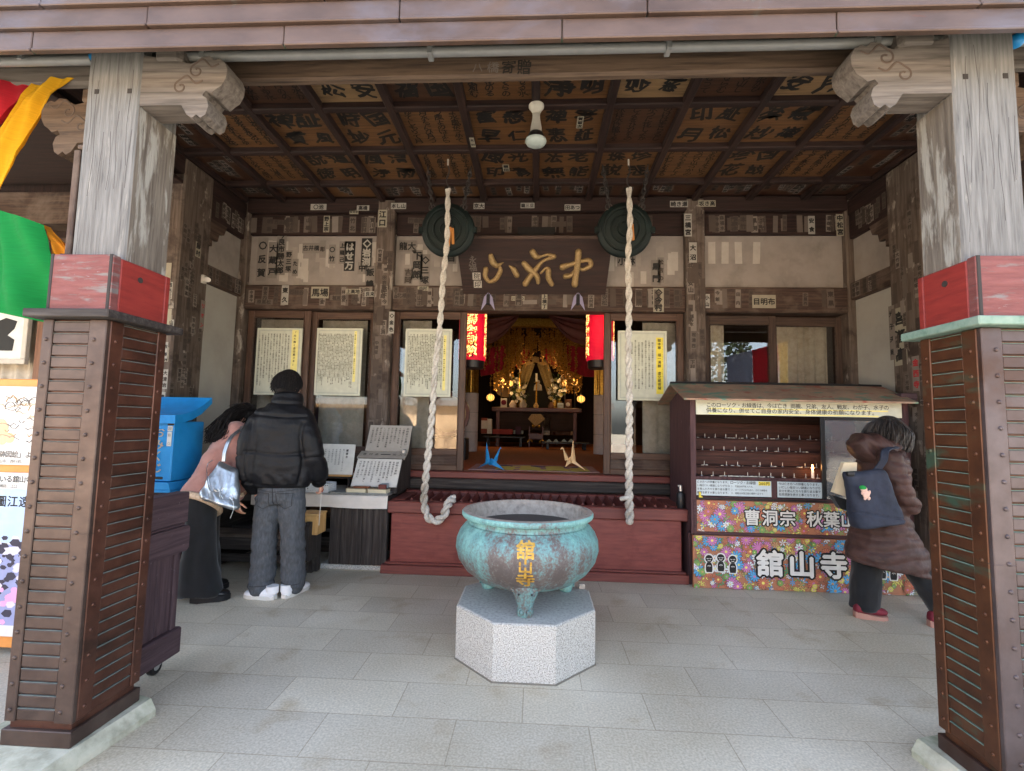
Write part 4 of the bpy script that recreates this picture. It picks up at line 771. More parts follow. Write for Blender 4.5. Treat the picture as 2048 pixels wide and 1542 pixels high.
notice((1.112, 1.995), 'cream notice in large script with a broad yellow heading behind the straight white rope', ('御本尊　福一満願　虚空蔵菩薩', .036, 1.08, 'ごほんぞん　ふくいちまんがん　こくうぞうぼさつ'), 7, .0205, .036, (.0, .60), .075, body_top=.27)
# -- counter on the left with its cloth and the things lying on it
t = thing('counter', 'dark plank counter under a white cloth, left of the red box', 'counter', (-1.7, 4.55, 0))
sub('top', [W('black', 'x')], t, lambda b: b.box(-2.95, -1.345, 4.31, 4.98, .60, .675, 0, .006))
sub('front_panel', [W('black', 'z')], t, lambda b: [b.box(-1.87+.1*i, -1.772+.1*i, 4.345+.002*(i % 2), 4.38, .05, .598, 0, .003) for i in range(5)] + [b.box(-1.375, -1.335, 4.33, 4.39, 0, .598, 0, .004)])
sub('side_panel', [W('black', 'y')], t, lambda b: b.box(-2.95, -2.9, 4.33, 4.97, 0, .598)); sub('side_panel', [W('black', 'y')], t, lambda b: b.box(-1.88, -1.85, 4.39, 4.97, 0, .598))
sub('shelf', [W('black', 'x')], t, lambda b: (b.box(-2.898, -1.882, 4.5, 4.97, .30, .33), b.box(-2.898, -1.882, 4.7, 4.97, .12, .2, 0), b.box(-2.898, -1.882, 4.9, 4.97, .0, .11)))
sub('foot_stone', [GRAN], t, lambda b: b.box(-1.95, -1.38, 4.36, 4.9, 0, .045, 0, .006))
b = MB(); n = 40; vs = []
for j, (y, z) in enumerate(((4.96, .6765), (4.7, .6765), (4.45, .6768), (4.315, .678), (4.303, .674), (4.2995, .655), (4.297, .61), (4.295, .565))):
    for i in range(n+1):
        x = -2.6 + 1.27*i/n; k = max(0, j-4)/3; vs.append((x, y - .004*k*math.sin(x*17) - .003*k*math.sin(x*41), z + (.004*math.sin(x*9) if j == 7 else 0)))
b.add(vs, [(j*(n+1)+i, j*(n+1)+i+1, (j+1)*(n+1)+i+1, (j+1)*(n+1)+i) for j in range(7) for i in range(n)])
tag(b.build('tablecloth', flat('cloth_white', S('cfc9c2'), .9, ns=6), loc=(-1.95, 4.5, .677), smooth=60), 'plain white cloth hanging over the front edge of the dark counter', 'tablecloth')
def sloped(b, x0, x1, y0, z0, y1, z1, m, th=.012): b.prism([(0, 0), (x1-x0, 0), (x1-x0, 1), (0, 1)], (x0, y0, z0), X1, Vector((0, y1-y0, z1-z0)), X1.cross(Vector((0, y1-y0, z1-z0))).normalized()*-th, m)
t = thing('donation_lectern', 'dark sloping lectern holding two handwritten white boards and a coin slot', 'lectern', (-1.55, 4.6, .678))
sub('case', [W('black', 'z')], t, lambda b: b.prism([(4.44, .682), (4.93, .682), (4.93, 1.27), (4.90, 1.29), (4.76, 1.02), (4.62, .985)], (-1.735, 0, 0), Y1, Z1, (.44, 0, 0)))
sub('coin_shelf', [PAPG, INK, BLK], t, lambda b: (sloped(b, -1.76, -1.285, 4.64, .995, 4.76, 1.05, 0, .02), [b.char(c, (-1.70+.06*i + (.12 if i > 2 else 0), 4.695, 1.024), X1, Vector((0, .9, .43)), .04, 1) for i, c in enumerate('寄付金投入口')], b.rect((-1.49, 4.695, 1.0235), X1, Vector((0, .9, .43)).normalized(), .1, .015, 2)))
def script(b, x0, x1, y0, z0, y1, z1, cols, sz, m, lead, n):
    v = Vector((0, y1-y0, z1-z0)); L = v.length; v.normalize(); nn = X1.cross(v); o = Vector((0, y1, z1)) + nn*.0015
    for i in range(cols):
        xx = x1 - (i+1)*(x1-x0)/(cols+1); s_ = lead if i == 0 else ''.join(rnd.choice('志納金お願いいたします御本堂修復の為に皆様一口千円より受付') for _ in range(rnd.randint(n-3, n)))
        b.col(s_, o + X1*xx - v*.025, X1, v, sz*(1.25 if i == 0 else 1), m, .01, 1.08, .1, i*9)
sub('upper_board', [PAPG, INK], t, lambda b: (sloped(b, -1.725, -1.285, 4.765, 1.052, 4.895, 1.31, 0), script(b, -1.725, -1.285, 4.765, 1.052, 4.895, 1.31, 10, .021, 1, '志納金のお願い', 10)))
sub('lower_board', [PAPER, INK], t, lambda b: (sloped(b, -1.735, -1.30, 4.45, .74, 4.61, .985, 0), script(b, -1.735, -1.30, 4.45, .74, 4.61, .985, 11, .021, 1, '誌板の奉納', 10)))
sub('handle', [STEELS], t, lambda b: b.box(-1.335, -1.295, 4.70, 4.75, 1.03, 1.08, 0, .01))
b = MB(); b.box(-1.88, -1.33, 4.305, 4.44, .6785, .688, 0, .003); b.box(-1.88, -1.33, 4.303, 4.315, .688, .70, 0, .003); b.box(-1.88, -1.865, 4.315, 4.44, .688, .70, 0, .003); b.box(-1.345, -1.33, 4.315, 4.44, .688, .70, 0, .003)
tag(b.build('writing_tray', [mk('tray_grey', [S('6d6f6d'), S('8b8e8c')], ns=20, rough=.5)], loc=(-1.6, 4.37, .6785)), 'shallow grey tray lying before the sloping lectern on the cloth', 'tray')
def book(name, x0, x1, y0, y1, z, ang, lab):
    t = thing(name, lab, 'book', ((x0+x1)/2, y0, z)); M = Matrix.Translation(((x0+x1)/2, (y0+y1)/2, z)) @ Matrix.Rotation(RAD(ang), 4, 'Z'); w, d = (x1-x0)/2, (y1-y0)/2
    b = MB(); b.box(-w, w, -d, d, 0, .005, 0, .001, M); b.box(-w, w, -d, d, .041, .046, 0, .001, M); b.box(-w, -w+.006, -d, d, .005, .041, 0, .001, M); b.build('cover', [flat('book_cover', S('8d7f6a'))], t)
    b = MB()
    for q in range(7): b.box(-w+.007, w-.004+.002*(q % 2), -d+.003, d-.004, .0052+.0051*q, .0101+.0051*q, 0, .0006, M)
    b.build('pages', [flat('book_pages', S('d8cfb4'))], t)
book('guest_book', -1.735, -1.545, 4.335, 4.43, .6885, -4, 'thick yellowed closed book at the left of the grey tray'); book('guest_book', -1.535, -1.345, 4.33, 4.425, .6885, -8, 'thick yellowed book lying at the right of the grey tray')
b = MB(); b.box(-1.68, -1.53, 4.36, 4.42, .7345, .75, 0, .004, ); tag(b.build('ink_case', [flat('lacquer_brown', S('7a4a30'), .4)], loc=(-1.6, 4.39, .7345)), 'flat brown lacquer case lying on the two thick books', 'case')
b = MB(); b.box(-1.43, -1.36, 4.325, 4.355, .736, .776, 0, .003); b.box(-1.428, -1.362, 4.356, 4.43, .738, .778, 1, .003); tag(b.build('stamp_box', [flat('maroon', S('5f2c28'), .5), flat('box_grey', S('8b9ba3'), .5)], loc=(-1.39, 4.38, .736)), 'small box with a dark red front on the right thick book', 'box')
t = thing('stand', 'small black stand with pale wooden top carrying the fire prayer sign', 'stand', (-1.95, 4.6, .678))
sub('top', [W('new', 'x'), BLK], t, lambda b: (b.box(-2.2, -1.76, 4.5, 4.75, .818, .83, 0, .002), b.box(-2.2, -1.765, 4.502, 4.75, .80, .8178, 1, .002)))
for x in (-2.19, -1.79):
    for y in (4.51, 4.72): sub('leg', [BLKM], t, lambda b: b.box(x, x+.018, y, y+.018, .678, .7998, 0, .002))
b = MB(); sloped(b, -2.10, -1.768, 4.56, .831, 4.61, 1.12, 0, .01); v = Vector((0, .05, .289)).normalized()
for q, s_ in enumerate(('護摩木', '願いごとをお書き下さい', '家内安全身体健康', '合格祈願交通安全', '商売繁盛厄除け', '一本三百円です', 'お納め下さい')): b.col(s_, Vector((-1.84-.036*q, 4.6015 - (0 if q else .0), 1.075)) + X1.cross(v)*.003, X1, v, .026 if q == 0 else .0165, 1, .02 if q == 0 else 0, 1.2)
tag(b.build('prayer_sign', [PAPER, INK], loc=(-1.93, 4.58, .831)), 'white prayer stick sign leaning on the small black stand', 'sign')
t = thing('basket', 'white perforated plastic basket on the cloth beside the man in black', 'basket', (-2.05, 4.5, .679))
b = MB(); b.box(-2.2, -1.93, 4.40, 4.58, .679, .684, 0, .001)
for k in range(5):
    z = .684 + .016*k; 
    for (x0, x1, y0, y1) in ((-2.2, -1.93, 4.398, 4.402), (-2.2, -1.93, 4.578, 4.582), (-2.202, -2.198, 4.40, 4.58), (-1.932, -1.928, 4.40, 4.58)): b.box(x0, x1, y0, y1, z, z+.006 + (.008 if k == 4 else 0), 0, .0005)
for i in range(18):
    x = -2.198 + .0156*i
    for y in (4.3985, 4.5785): b.box(x, x+.006, y, y+.003, .683, .75, 0, .0005)
for i in range(12):
    y = 4.402 + .0155*i
    for x in (-2.2015, -1.9315): b.box(x, x+.003, y, y+.006, .683, .75, 0, .0005)
b.build('shell', flat('plastic_white', S('dfe3e4'), .4), t)
b = MB(); b.tube([(-2.02, 4.45, .735), (-1.97, 4.5, .74)], .012, 0, 8); b.build('contents', BLK, t)
# -- bench with wooden boxes
t = thing('bench', 'long worn dark wooden bench with a raised end board before the counter', 'bench', (-2.4, 4.15, 0))
sub('seat', [W('post', 'x')], t, lambda b: b.box(-3.0, -1.965, 4.04, 4.27, .335, .362, 0, .004))
sub('apron', [W('black', 'x')], t, lambda b: b.box(-3.0, -1.965, 4.035, 4.06, .235, .334, 0, .004))
sub('end_board', [W('black', 'z')], t, lambda b: b.prism([(4.03, .15), (4.03, .445), (4.06, .475), (4.28, .49), (4.28, .02), (4.22, .02), (4.2, .15)], (-1.96, 0, 0), Y1, Z1, (.045, 0, 0)))
for x, y in ((-2.02, 4.03), (-2.02, 4.2), (-2.98, 4.03), (-2.98, 4.2)): sub('leg', [W('black', 'z')], t, lambda b: b.box(x, x+.055, y+.03, y+.075, 0, .334, 0, .004))
sub('stretcher', [W('black', 'x')], t, lambda b: b.box(-2.96, -2.0, 4.15, 4.18, .1, .17))
t = thing('wooden_box', 'pale new wooden box on the bench behind the jeans', 'box', (-2.0, 4.16, .363))
sub('body', [W('new', 'z'), W('new', 'x')], t, lambda b: (b.box(-2.10, -1.87, 4.09, 4.26, .363, .525, 0, .004),)); sub('lid', [W('new', 'x')], t, lambda b: (b.box(-2.105, -1.865, 4.085, 4.265, .5255, .543, 0, .004), b.box(-2.02, -1.95, 4.1, 4.25, .5432, .548, 0, .001)))
b = MB(); b.box(-2.22, -2.108, 4.12, 4.25, .363, .45, 0, .003); b.rect((-2.14, 4.1195, .41), X1, Z1, .05, .06, 1); tag(b.build('carton', [flat('carton_orange', S('c0856a')), PAPER], loc=(-2.16, 4.18, .363)), 'small orange carton on the bench left of the wooden box', 'carton')
# -- fortune slip box
t = thing('fortune_box', 'bright blue fortune slip box with a curved roof beside the left pillar', 'fortune box', (-2.9, 3.65, 0))
prf = [(3.52, 1.305), (3.52, 1.37)] + [(3.52+.40*q, 1.37 + .155*q*q*.9 + .015*q) for q in (.15, .3, .45, .6, .75, .9, 1.0)] + [(3.925, 1.475), (3.88, 1.44), (3.80, 1.38), (3.70, 1.335), (3.6, 1.31)]
sub('roof', [BLUE], t, lambda b: b.prism(prf, (-3.34, 0, 0), Y1, Z1, (.572, 0, 0)))
sub('body', [BLUE, flat('gold_letter', S('bfae93')), BLK], t, lambda b: (b.box(-3.30, -2.80, 3.555, 3.89, .86, 1.32, 0, .006), [b.char(c, (-2.905, 3.547, 1.235-.09*i), X1, Z1, .085, 1, .03, depth=.006) for i, c in enumerate('おみくじ')], b.box(-3.02, -2.86, 3.552, 3.57, .875, .895, 2, .002)))
sub('plinth', [BLUE], t, lambda b: (b.prism([(0, 0), (.55, 0), (.53, .055), (.02, .055)], (-3.33, 3.535, .80), X1, Z1, (0, .37, 0)), b.box(-3.325, -2.785, 3.54, 3.9, .775, .799)))
sub('price_tag', [PAPER, INK, IRON], t, lambda b: (b.box(-2.845, -2.808, 3.548, 3.554, 1.245, 1.285, 0, .001), b.box(-2.845, -2.810, 3.548, 3.554, 1.13, 1.24, 0, .001), b.char('回', (-2.826, 3.5475, 1.265), X1, Z1, .028, 1), b.char('目', (-2.827, 3.5475, 1.215), X1, Z1, .025, 1), b.char('口', (-2.827, 3.5475, 1.15), X1, Z1, .02, 1), b.box(-2.850, -2.800, 3.55, 3.556, 1.29, 1.305, 2, .001)))
sub('pedestal', [W('cart', 'z')], t, lambda b: b.box(-3.25, -2.85, 3.58, 3.86, 0, .774))
# -- wheeled gate leaf beside the left pillar
t = thing('wheeled_gate', 'dark plank gate leaf on a small caster beside the left pillar', 'gate', (-1.98, 2.5, 0))
sub('top_beam', [W('cart', 'y')], t, lambda b: (b.box(-2.045, -1.965, 2.25, 2.655, .765, .935, 0, .006), b.prism([(2.25, .61), (2.645, .61), (2.66, .625), (2.66, .735), (2.645, .75), (2.25, .75)], (-2.05, 0, 0), Y1, Z1, (.095, 0, 0)), b.box(-2.04, -1.97, 2.25, 2.64, .751, .764, 0, .003)))
sub('panel', [W('cart', 'z')], t, lambda b: [b.box(-2.03, -1.99 + .002*(i % 2), 2.22+.135*i, 2.353+.135*i, .17, .61, 0, .004) for i in range(3)] + [b.box(-2.04, -1.975, 2.59, 2.63, .17, .61, 0, .005)])
sub('bottom_rail', [W('cart', 'y')], t, lambda b: b.box(-2.05, -1.955, 2.2, 2.655, .055, .195, 0, .008))
w = sub('caster', [BLKM, STEELS], t, lambda b: (b.lathe([(0, -.015), (.02, -.016), (.036, -.016), (.042, -.01), (.042, .01), (.036, .016), (.02, .016), (0, .015)], (-1.995, 2.52, .042), 0, 24, (1, 0, 0), Y1), b.lathe([(0, .017), (.018, .0175), (.02, .016)], (-1.995, 2.52, .042), 1, 16, (1, 0, 0), Y1), b.box(-2.02, -1.97, 2.5, 2.54, .045, .0545, 1, .002)))
# -- candle cabinet
K = thing('candle_cabinet', 'dark red candle cabinet with a flaking copper roof and flower printed lower panels', 'cabinet', (2.25, 4.5, 0))
KX0, KX1 = 1.39, 3.10
sub('side_wall', [W('cab', 'z')], K, lambda b: (b.prism([(4.22, .45), (4.22, 1.60), (4.5, 1.71), (4.86, 1.60), (4.86, .0), (4.3, .0), (4.3, .45)], (1.385, 0, 0), Y1, Z1, (-.045, 0, 0))))
sub('side_wall', [W('cab', 'z')], K, lambda b: (b.prism([(4.22, .45), (4.22, 1.60), (4.5, 1.71), (4.86, 1.60), (4.86, .0), (4.3, .0), (4.3, .45)], (3.15, 0, 0), Y1, Z1, (-.045, 0, 0))))
sub('back_wall', [W('deep', 'x')], K, lambda b: (b.box(1.386, 3.104, 4.82, 4.86, .44, 1.6), b.box(1.386, 3.104, 4.26, 4.819, .70, .73), b.box(1.386, 3.104, 4.26, 4.819, 1.5, 1.53)))
RC = mk('flaking_copper', [S('7a6352'), S('947965'), S('a0866f')], (1, 1, 1), 5, 6, .6, .2, .15, patches=[(S('5f7d6b'), 5, .54, .62, (1, 2, 2)), (S('8d4f3c'), 7, .58, .66, (1, 1.5, 1.5)), (S('a59a86'), 16, .68, .73, (1, 2, 2))])
sub('roof', [RC, BLK], K, lambda b: (b.prism([(4.08, 1.585), (4.5, 1.745), (4.97, 1.575), (4.97, 1.588), (4.5, 1.762), (4.08, 1.60)], (1.245, 0, 0), Y1, Z1, (1.90, 0, 0)), b.box(1.30, 2.98, 4.52, 4.60, 1.77, 1.782, 1, .002), b.tube([(1.245, 4.5, 1.765), (3.145, 4.5, 1.765)], .012, 1, 8)))
sub('sign_board', [PAPC, YELP, INK], K, lambda b: (b.box(1.386, 3.103, 4.205, 4.222, 1.467, 1.592, 0, .002), b.rect((2.24, 4.2045, 1.522), X1, Z1, 1.50, .012, 1), b.rect((2.2, 4.2045, 1.478), X1, Z1, 1.42, .011, 1),
    b.line('このローソク・お線香は、今は亡き 両親、兄弟、友人、戦友、わが子、水子の', (1.47, 4.2038, 1.553), X1, Z1, .0452, 2, .008, .95), b.line('供養になり、併せてご自身の家内安全、身体健康の祈願になります。', (1.47, 4.2038, 1.507), X1, Z1, .0462, 2, .008, 1.0)))
SHF = [(4.70, 1.257), (4.57, 1.1445), (4.44, 1.016), (4.31, .935)]
for k, (y, z) in enumerate(SHF):
    sub('shelf', [wood('cab_shelf', [S('2c1813'), S('42251d'), S('523026')], 'x'), PAPER], K, lambda b: (b.box(1.387, 3.103, y-.06, 4.818 if k == 0 else SHF[k-1][0]-.06, z-.012, z, 0, .002), b.box(1.387, 3.103, (y+.045 if k else 4.80), (y+.06 if k else 4.818), z+.001, (SHF[k-1][1]-.013 if k else 1.4), 0, .002)))
for x in (1.86, 1.96, 2.10): sub('divider', [W('cab', 'z')], K, lambda b: b.box(x, x+.02, 4.50, 4.515, 1.017, 1.13, 0, .002))
WAX = flat('wax', S('d9d4c8'), .5); pin0 = None
b = MB(); b.lathe([(0, 0), (.009, .001), (.006, .008), (.0025, .012), (.0022, .036), (.0005, .04)], (0, 0, 0), 0, 8); pme = b.mesh('candle_pin', [STEELS])
for k, (y, z) in enumerate(SHF):
    for i in range(17 if k != 3 else 13):
        x = 1.42 + .098*i + (.03 if k % 2 else 0)
        if rnd.random() < .1: continue
        o = link('candle_pin', pme, K); o.location = Vector((x, y-.035 - (.0 if k else 0), z+.0003)) - BASE[K.name]
for k, (y, z) in enumerate(SHF):
    def drips(b):
        for i in range(26):
            x = rnd.uniform(1.42, 2.45) if rnd.random() < .8 else rnd.uniform(2.45, 3.0); b.ball((x, y-.04+rnd.uniform(-.012, .02), z+.002), rnd.uniform(.006, .016), rnd.uniform(.004, .01), rnd.uniform(.002, .006), 0, 6)
        if k == 3:
            for i in range(30): b.ball((rnd.gauss(1.82, .1), 4.27+rnd.uniform(-.01, .02), .937), rnd.uniform(.006, .02), .01, rnd.uniform(.003, .007), 0, 6)
    stuff(sub('wax_drips', [WAX], K, drips))
sub('notice_strip', [PAPB, INK, YEL, W('cab', 'z'), BLK], K, lambda b: (b.box(1.387, 2.02, 4.232, 4.24, .772, .905, 0, .001), b.box(2.07, 2.44, 4.232, 4.24, .772, .905, 0, .001), b.box(2.44, 3.09, 4.246, 4.252, .772, .905, 0, .001), b.box(2.022, 2.068, 4.228, 4.25, .765, .92, 3, .003), b.box(1.387, 3.103, 4.215, 4.26, .735, .766, 3, .004), b.box(1.387, 2.47, 4.205, 4.225, .745, .757, 4, .002), b.box(1.387, 3.103, 4.24, 4.27, .906, .934, 3, .004),
    [b.line(s_, (1.395, 4.2315, .888-.03*i), X1, Z1, .0225, 1, .01, .95) for i, s_ in enumerate(('亡き方への供養となります。', 'い毎日つい疎遠になりがちな', 'を育んだ方々を振り返る事で', '感恩を表す大事となります。'))],
    b.line('ローソク・お線香', (1.675, 4.2315, .888), X1, Z1, .03, 1, .012, .9), b.rect((1.962, 4.2315, .885), X1, Z1, .10, .034, 2), b.line('200円', (1.917, 4.2308, .885), X1, Z1, .032, 1, .02, 1),
    [b.line(s_, (1.68, 4.2315, .856-.029*i), X1, Z1, .0185, 1, .008, .92) for i, s_ in enumerate(('１．代金200円を入れる。', '２．ローソクに火を点け、それで線香を', '３．線香は本堂正面の香炉へ立てて'))],
    [b.line(s_, (2.08, 4.2315, .888-.03*i), X1, Z1, .0245, 1, .01, .95) for i, s_ in enumerate(('今は亡き方への供養となります。', 'い忙しい毎日つい疎遠になりがち', '自分を育んだ方々を振り返る事で', '祖恩感謝を表すと事となります。'))],
    b.line('ローソク・お線香', (2.49, 4.2455, .888), X1, Z1, .03, 1, .012, .9), [b.line(s_, (2.50, 4.2455, .856-.029*i), X1, Z1, .0185, 1, .008, .92) for i, s_ in enumerate(('１．代金', '２．ローソクに火を', '３．線香は'))]))
gd = sub('sliding_door', [BLKM], K, lambda b: (b.box(2.44, 2.475, 4.222, 4.24, .768, 1.465, 0, .003), b.box(3.07, 3.10, 4.222, 4.24, .768, 1.465, 0, .003), b.box(2.4755, 3.0695, 4.222, 4.24, 1.44, 1.465, 0, .003)))
sub('pane', [DUSTY], gd, lambda b: b.box(2.475, 3.07, 4.23, 4.233, .768, 1.44, 0, .0005), 0)
sub('front_rail', [W('cab', 'x')], K, lambda b: (b.box(1.34, 3.15, 4.232, 4.3, .44, .468, 0, .004), b.box(1.36, 1.385, 4.212, 4.24, .44, .735, 0, .003)))
FC = {'pk': S('bd72a4'), 'bl': S('4f9ccb'), 'gr': S('7aa758'), 'gd': S('4a9468'), 'or': S('bd6d52'), 'tn': S('c09466'), 'ye': S('d8cf66'), 'wh': S('cfd4d6')}
FM = [flat('print_ground', S('a86f52'), .5), flat('print_line', S('4f443e'), .5)] + [flat('print_' + k, c, .5) for k, c in FC.items()] + [PAPER, INK]
def flowers(b, x0, x1, z0, z1, y, n, r):
    lay = 0
    def petal(cx, cz, a, L, w, m, yy):
        ca, sa = math.cos(a), math.sin(a); pts = []
        for q in range(10):
            t = 6.283*q/10; u = L*(.55+.47*math.cos(t)); v = w*math.sin(t)*(.75+.35*math.cos(t)); px = min(max(cx+u*ca-v*sa, x0), x1); pz = min(max(cz+u*sa+v*ca, z0), z1); pts.append((px, yy, pz))
        b.add(pts, [tuple(range(10))], m)
    def one(cx, cz, R, k, m, mc, wide):
        nonlocal lay
        a0 = r.random()*6.28; y1 = y - lay*8e-6; lay += 2
        for q in range(k): petal(cx, cz, a0+6.283*q/k, R*1.09, R*wide*1.3, 1, y1)
        for q in range(k): petal(cx, cz, a0+6.283*q/k, R, R*wide, m, y1-6e-6)
        if mc is not None: b.add([(min(max(cx+R*.24*math.cos(q*.63), x0), x1), y1-1.2e-5, min(max(cz+R*.24*math.sin(q*.63), z0), z1)) for q in range(10)], [tuple(range(10))], mc)
    for i in range(n*3):
        m = r.choice((6, 7, 6, 7, 4, 5, 9, 8, 3, 2)); one(r.uniform(x0, x1), r.uniform(z0, z1), r.uniform(.018, .034), r.choice((4, 5, 6)), m, None, .22)
    for i in range(n):
        m = r.choice((2, 2, 3, 3, 4, 6, 8, 9, 9, 4, 6)); k = {2: 11, 3: 9, 4: 12, 6: 13, 8: 11, 9: 7}[m]; R = r.uniform(.03, .055) if m in (2, 3, 6) else r.uniform(.018, .036)
        one(r.uniform(x0, x1), r.uniform(z0, z1), R, k, m, r.choice((8, 8, 2, 7)) if m != 8 else 2, 1.9/k)
    return y - lay*8e-6
fr = random.Random(3)
def outlined(b, ch, o, sz, bold=.02):
    for dx, dz in ((.07, 0), (-.07, 0), (0, .07), (0, -.07), (.05, .05), (-.05, .05), (.05, -.05), (-.05, -.05)): b.char(ch, Vector(o)+Vector((dx*sz, .0003 - abs(dx)*.002 + dz*.001, dz*sz)), X1, Z1, sz, 11, bold)
    b.char(ch, Vector(o)+Vector((0, -.0012, 0)), X1, Z1, sz, 10, bold)
def jizo(b, x, z, y, k):
    for R, m, dy in ((.041, 10, 0), (.031, 11, -.0004)): b.add([(x+R*math.cos(q*.4), y+dy, z+.075+R*math.sin(q*.4)) for q in range(16)], [tuple(range(16))], m)
    for w, m, dy in ((.038, 10, -.0002), (.028, 11, -.0006)): b.add([(x+w*a, y+dy, z+c*(1 if m == 10 else .9)+(.0 if m == 10 else .004)) for a, c in ((-.8, -.045), (.8, -.045), (1, -.02), (.95, .02), (.6, .045), (-.6, .045), (-.95, .02), (-1, -.02))], [tuple(range(8))], m)
    for s in (-1, 1): b.tube([(x+s*.02, y-.001, z+.078), (x+s*.011, y-.001, z+.073), (x+s*.004, y-.001, z+.077)], .0028, 10, 5)
    b.tube([(x-.012, y-.001, z+.062), (x, y-.001, z+.056), (x+.012, y-.001, z+.062)], .0026, 10, 5); b.tube([(x-.014, y-.001, z+.012), (x-.004, y-.001, z+.02), (x, y-.001, z+.008), (x+.005, y-.001, z+.02), (x+.014, y-.001, z+.012)], .0028, 10, 5)
    if k == 0:
        for q in range(-3, 4): b.ball((x+.012*q, y-.001, z+.118-.0012*q*q), .003, m=10, n=6)
def fp1(b):
    b.box(1.387, 3.103, 4.225, 4.24, .47, .733, 0, .001); y = flowers(b, 1.389, 3.101, .472, .731, 4.2248, 95, fr)
    for i, ch in enumerate('曹洞宗'): outlined(b, ch, (1.848+.147*i, y-.0012, .600), .138)
    for i, ch in enumerate('秋葉山'): outlined(b, ch, (2.364+.138*i, y-.0012, .602), .138)
def fp2(b):
    b.box(1.35, 3.14, 4.215, 4.24, .004, .438, 0, .001); y = flowers(b, 1.352, 3.138, .006, .436, 4.2148, 175, fr)
    for i, ch in enumerate('舘山寺'): outlined(b, ch, (1.98+.259*i, y-.0012, .228), .225, .034)
    for i in range(3): jizo(b, 1.478+.098*i, .175+.01*(i % 2), y-.0015, i); jizo(b, 2.80+.088*i, .165+.008*(i % 2), y-.0015, i)
sub('flower_panel', FM, K, fp1, 0); sub('flower_panel', FM, K, fp2, 0)
sub('yellow_clip', [YEL], K, lambda b: b.prism([(0, 0), (.035, 0), (.03, .012), (.018, .015), (.014, .05), (.003, .05)], (1.405, 4.212, .752), X1, Z1, (0, .012, 0)))
cl = at(1625, 938, Y=4.285); t = thing('lit_candle', 'single lit white candle on the lowest cabinet shelf', 'candle', (cl.x, 4.285, .936))
sub('wax_body', [flat('wax_white', S('e6e2da'), .5)], t, lambda b: b.lathe([(0, 0), (.014, 0), (.012, .004), (.0115, .062), (.008, .066), (0, .065)], (cl.x, 4.285, .9365), 0, 16), 50)
fl = bpy.data.materials.new('flame'); fl.use_nodes = True; fb = fl.node_tree.nodes['Principled BSDF']; fb.inputs['Base Color'].default_value = (1, .5, .15, 1); fb.inputs['Emission Color'].default_value = (1, .42, .10, 1); fb.inputs['Emission Strength'].default_value = 9
sub('flame', [fl], t, lambda b: b.lathe([(0, 1.006), (.006, 1.013), (.0085, 1.022), (.007, 1.034), (.003, 1.048), (0, 1.056)], (cl.x, 4.285, 0), 0, 12), 80)
def lamp(name, parent, loc, e, col, r=.02):
    l = bpy.data.lights.new(name, 'POINT'); l.energy = e; l.color = col; l.shadow_soft_size = r; o = bpy.data.objects.new(name, l); C.objects.link(o); o.parent = parent; o.location = Vector(loc) - BASE[parent.name]; return o
lamp('flame_light', t, (cl.x, 4.275, 1.035), .08, (1, .5, .2))
# -- cupboard with hinged door right of the cabinet
t = thing('side_cupboard', 'dark maroon cupboard with open hinged door right of the candle cabinet', 'cupboard', (3.3, 4.4, 0))
sub('case', [W('cab', 'z')], t, lambda b: (b.box(3.2, 3.9, 4.30, 4.85, .03, 1.60, 0, .006)))
sub('top_board', [W('cart', 'x')], t, lambda b: b.box(3.1, 3.95, 4.2, 4.9, 1.6015, 1.68, 0, .006))
d = sub('door', [W('cart', 'z')], t, lambda b: b.box(3.27, 3.34, 4.0, 4.29, .12, 1.6, 0, .006))
sub('hinge', [STEELS], d, lambda b: (b.box(3.262, 3.2695, 4.03, 4.10, .30, .42, 0, .002), b.tube([(3.262, 4.02, .30), (3.262, 4.02, .42)], .008, 0, 8)))
sub('latch', [PAPC], d, lambda b: b.box(3.262, 3.2695, 4.02, 4.08, 1.11, 1.21, 0, .003))
sub('orange_label', [flat('label_orange', S('dd7a3f'))], d, lambda b: b.box(3.266, 3.2695, 4.005, 4.03, 1.43, 1.52, 0, .001))
part('foot_stone', [STONE], lambda b: b.box(3.12, 4.0, 4.25, 4.9, 0, .028))
b = MB(); p = at(410, 525, Y=4.3); b.lathe([(.0, 0), (.02, .0), (.035, .05), (.038, .075), (.03, .08), (0, .078)], (-3.25, 4.38, 2.70), 0, 18, (.75, -.6, -.25)); b.box(-3.279, -3.25, 4.36, 4.41, 2.66, 2.74, 0, .004)
tag(b.build('spotlight', flat('lamp_white', S('c9c6c0'), .4), loc=(-3.27, 4.38, 2.7), smooth=50), 'small white spotlight fixed to the left porch post', 'spotlight')
# ------------------------------------------------------------------ left and right wings
part('wing_lintel', [W('dark', 'x')], lambda b: (b.box(-6.1, -3.5, 4.05, 4.19, 2.5, 2.75), b.box(-6.1, -3.5, 4.0, 4.19, 3.1, 3.4), b.box(-6.1, -3.5, 3.95, 4.19, 2.9, 2.95)))
part('wing_post', [mk('wood_warm', [S('5a3a26'), S('74503a'), S('86604a')], (22, 22, 1.2), 2.2)], lambda b: b.box(-4.53, -4.40, 4.02, 4.19, 0, 2.5, 0, .006))
curtain('wing_curtain', -6, -4.55, 4.16, .9, 2.45, CURT2, T, .02, .12)
t = thing('framed_picture', 'black ink print in a pale frame hanging at the left edge', 'picture', (-5.1, 4.0, 2.1))
sub('frame', [flat('frame_pale', S('b7aea0'), .5)], t, lambda b: (b.box(-5.7, -4.58, 3.99, 4.03, 1.80, 1.845, 0, .004), b.box(-5.7, -4.58, 3.99, 4.03, 2.355, 2.40, 0, .004), b.box(-4.625, -4.58, 3.99, 4.03, 1.846, 2.354, 0, .004), b.box(-5.7, -5.655, 3.99, 4.03, 1.846, 2.354, 0, .004)))
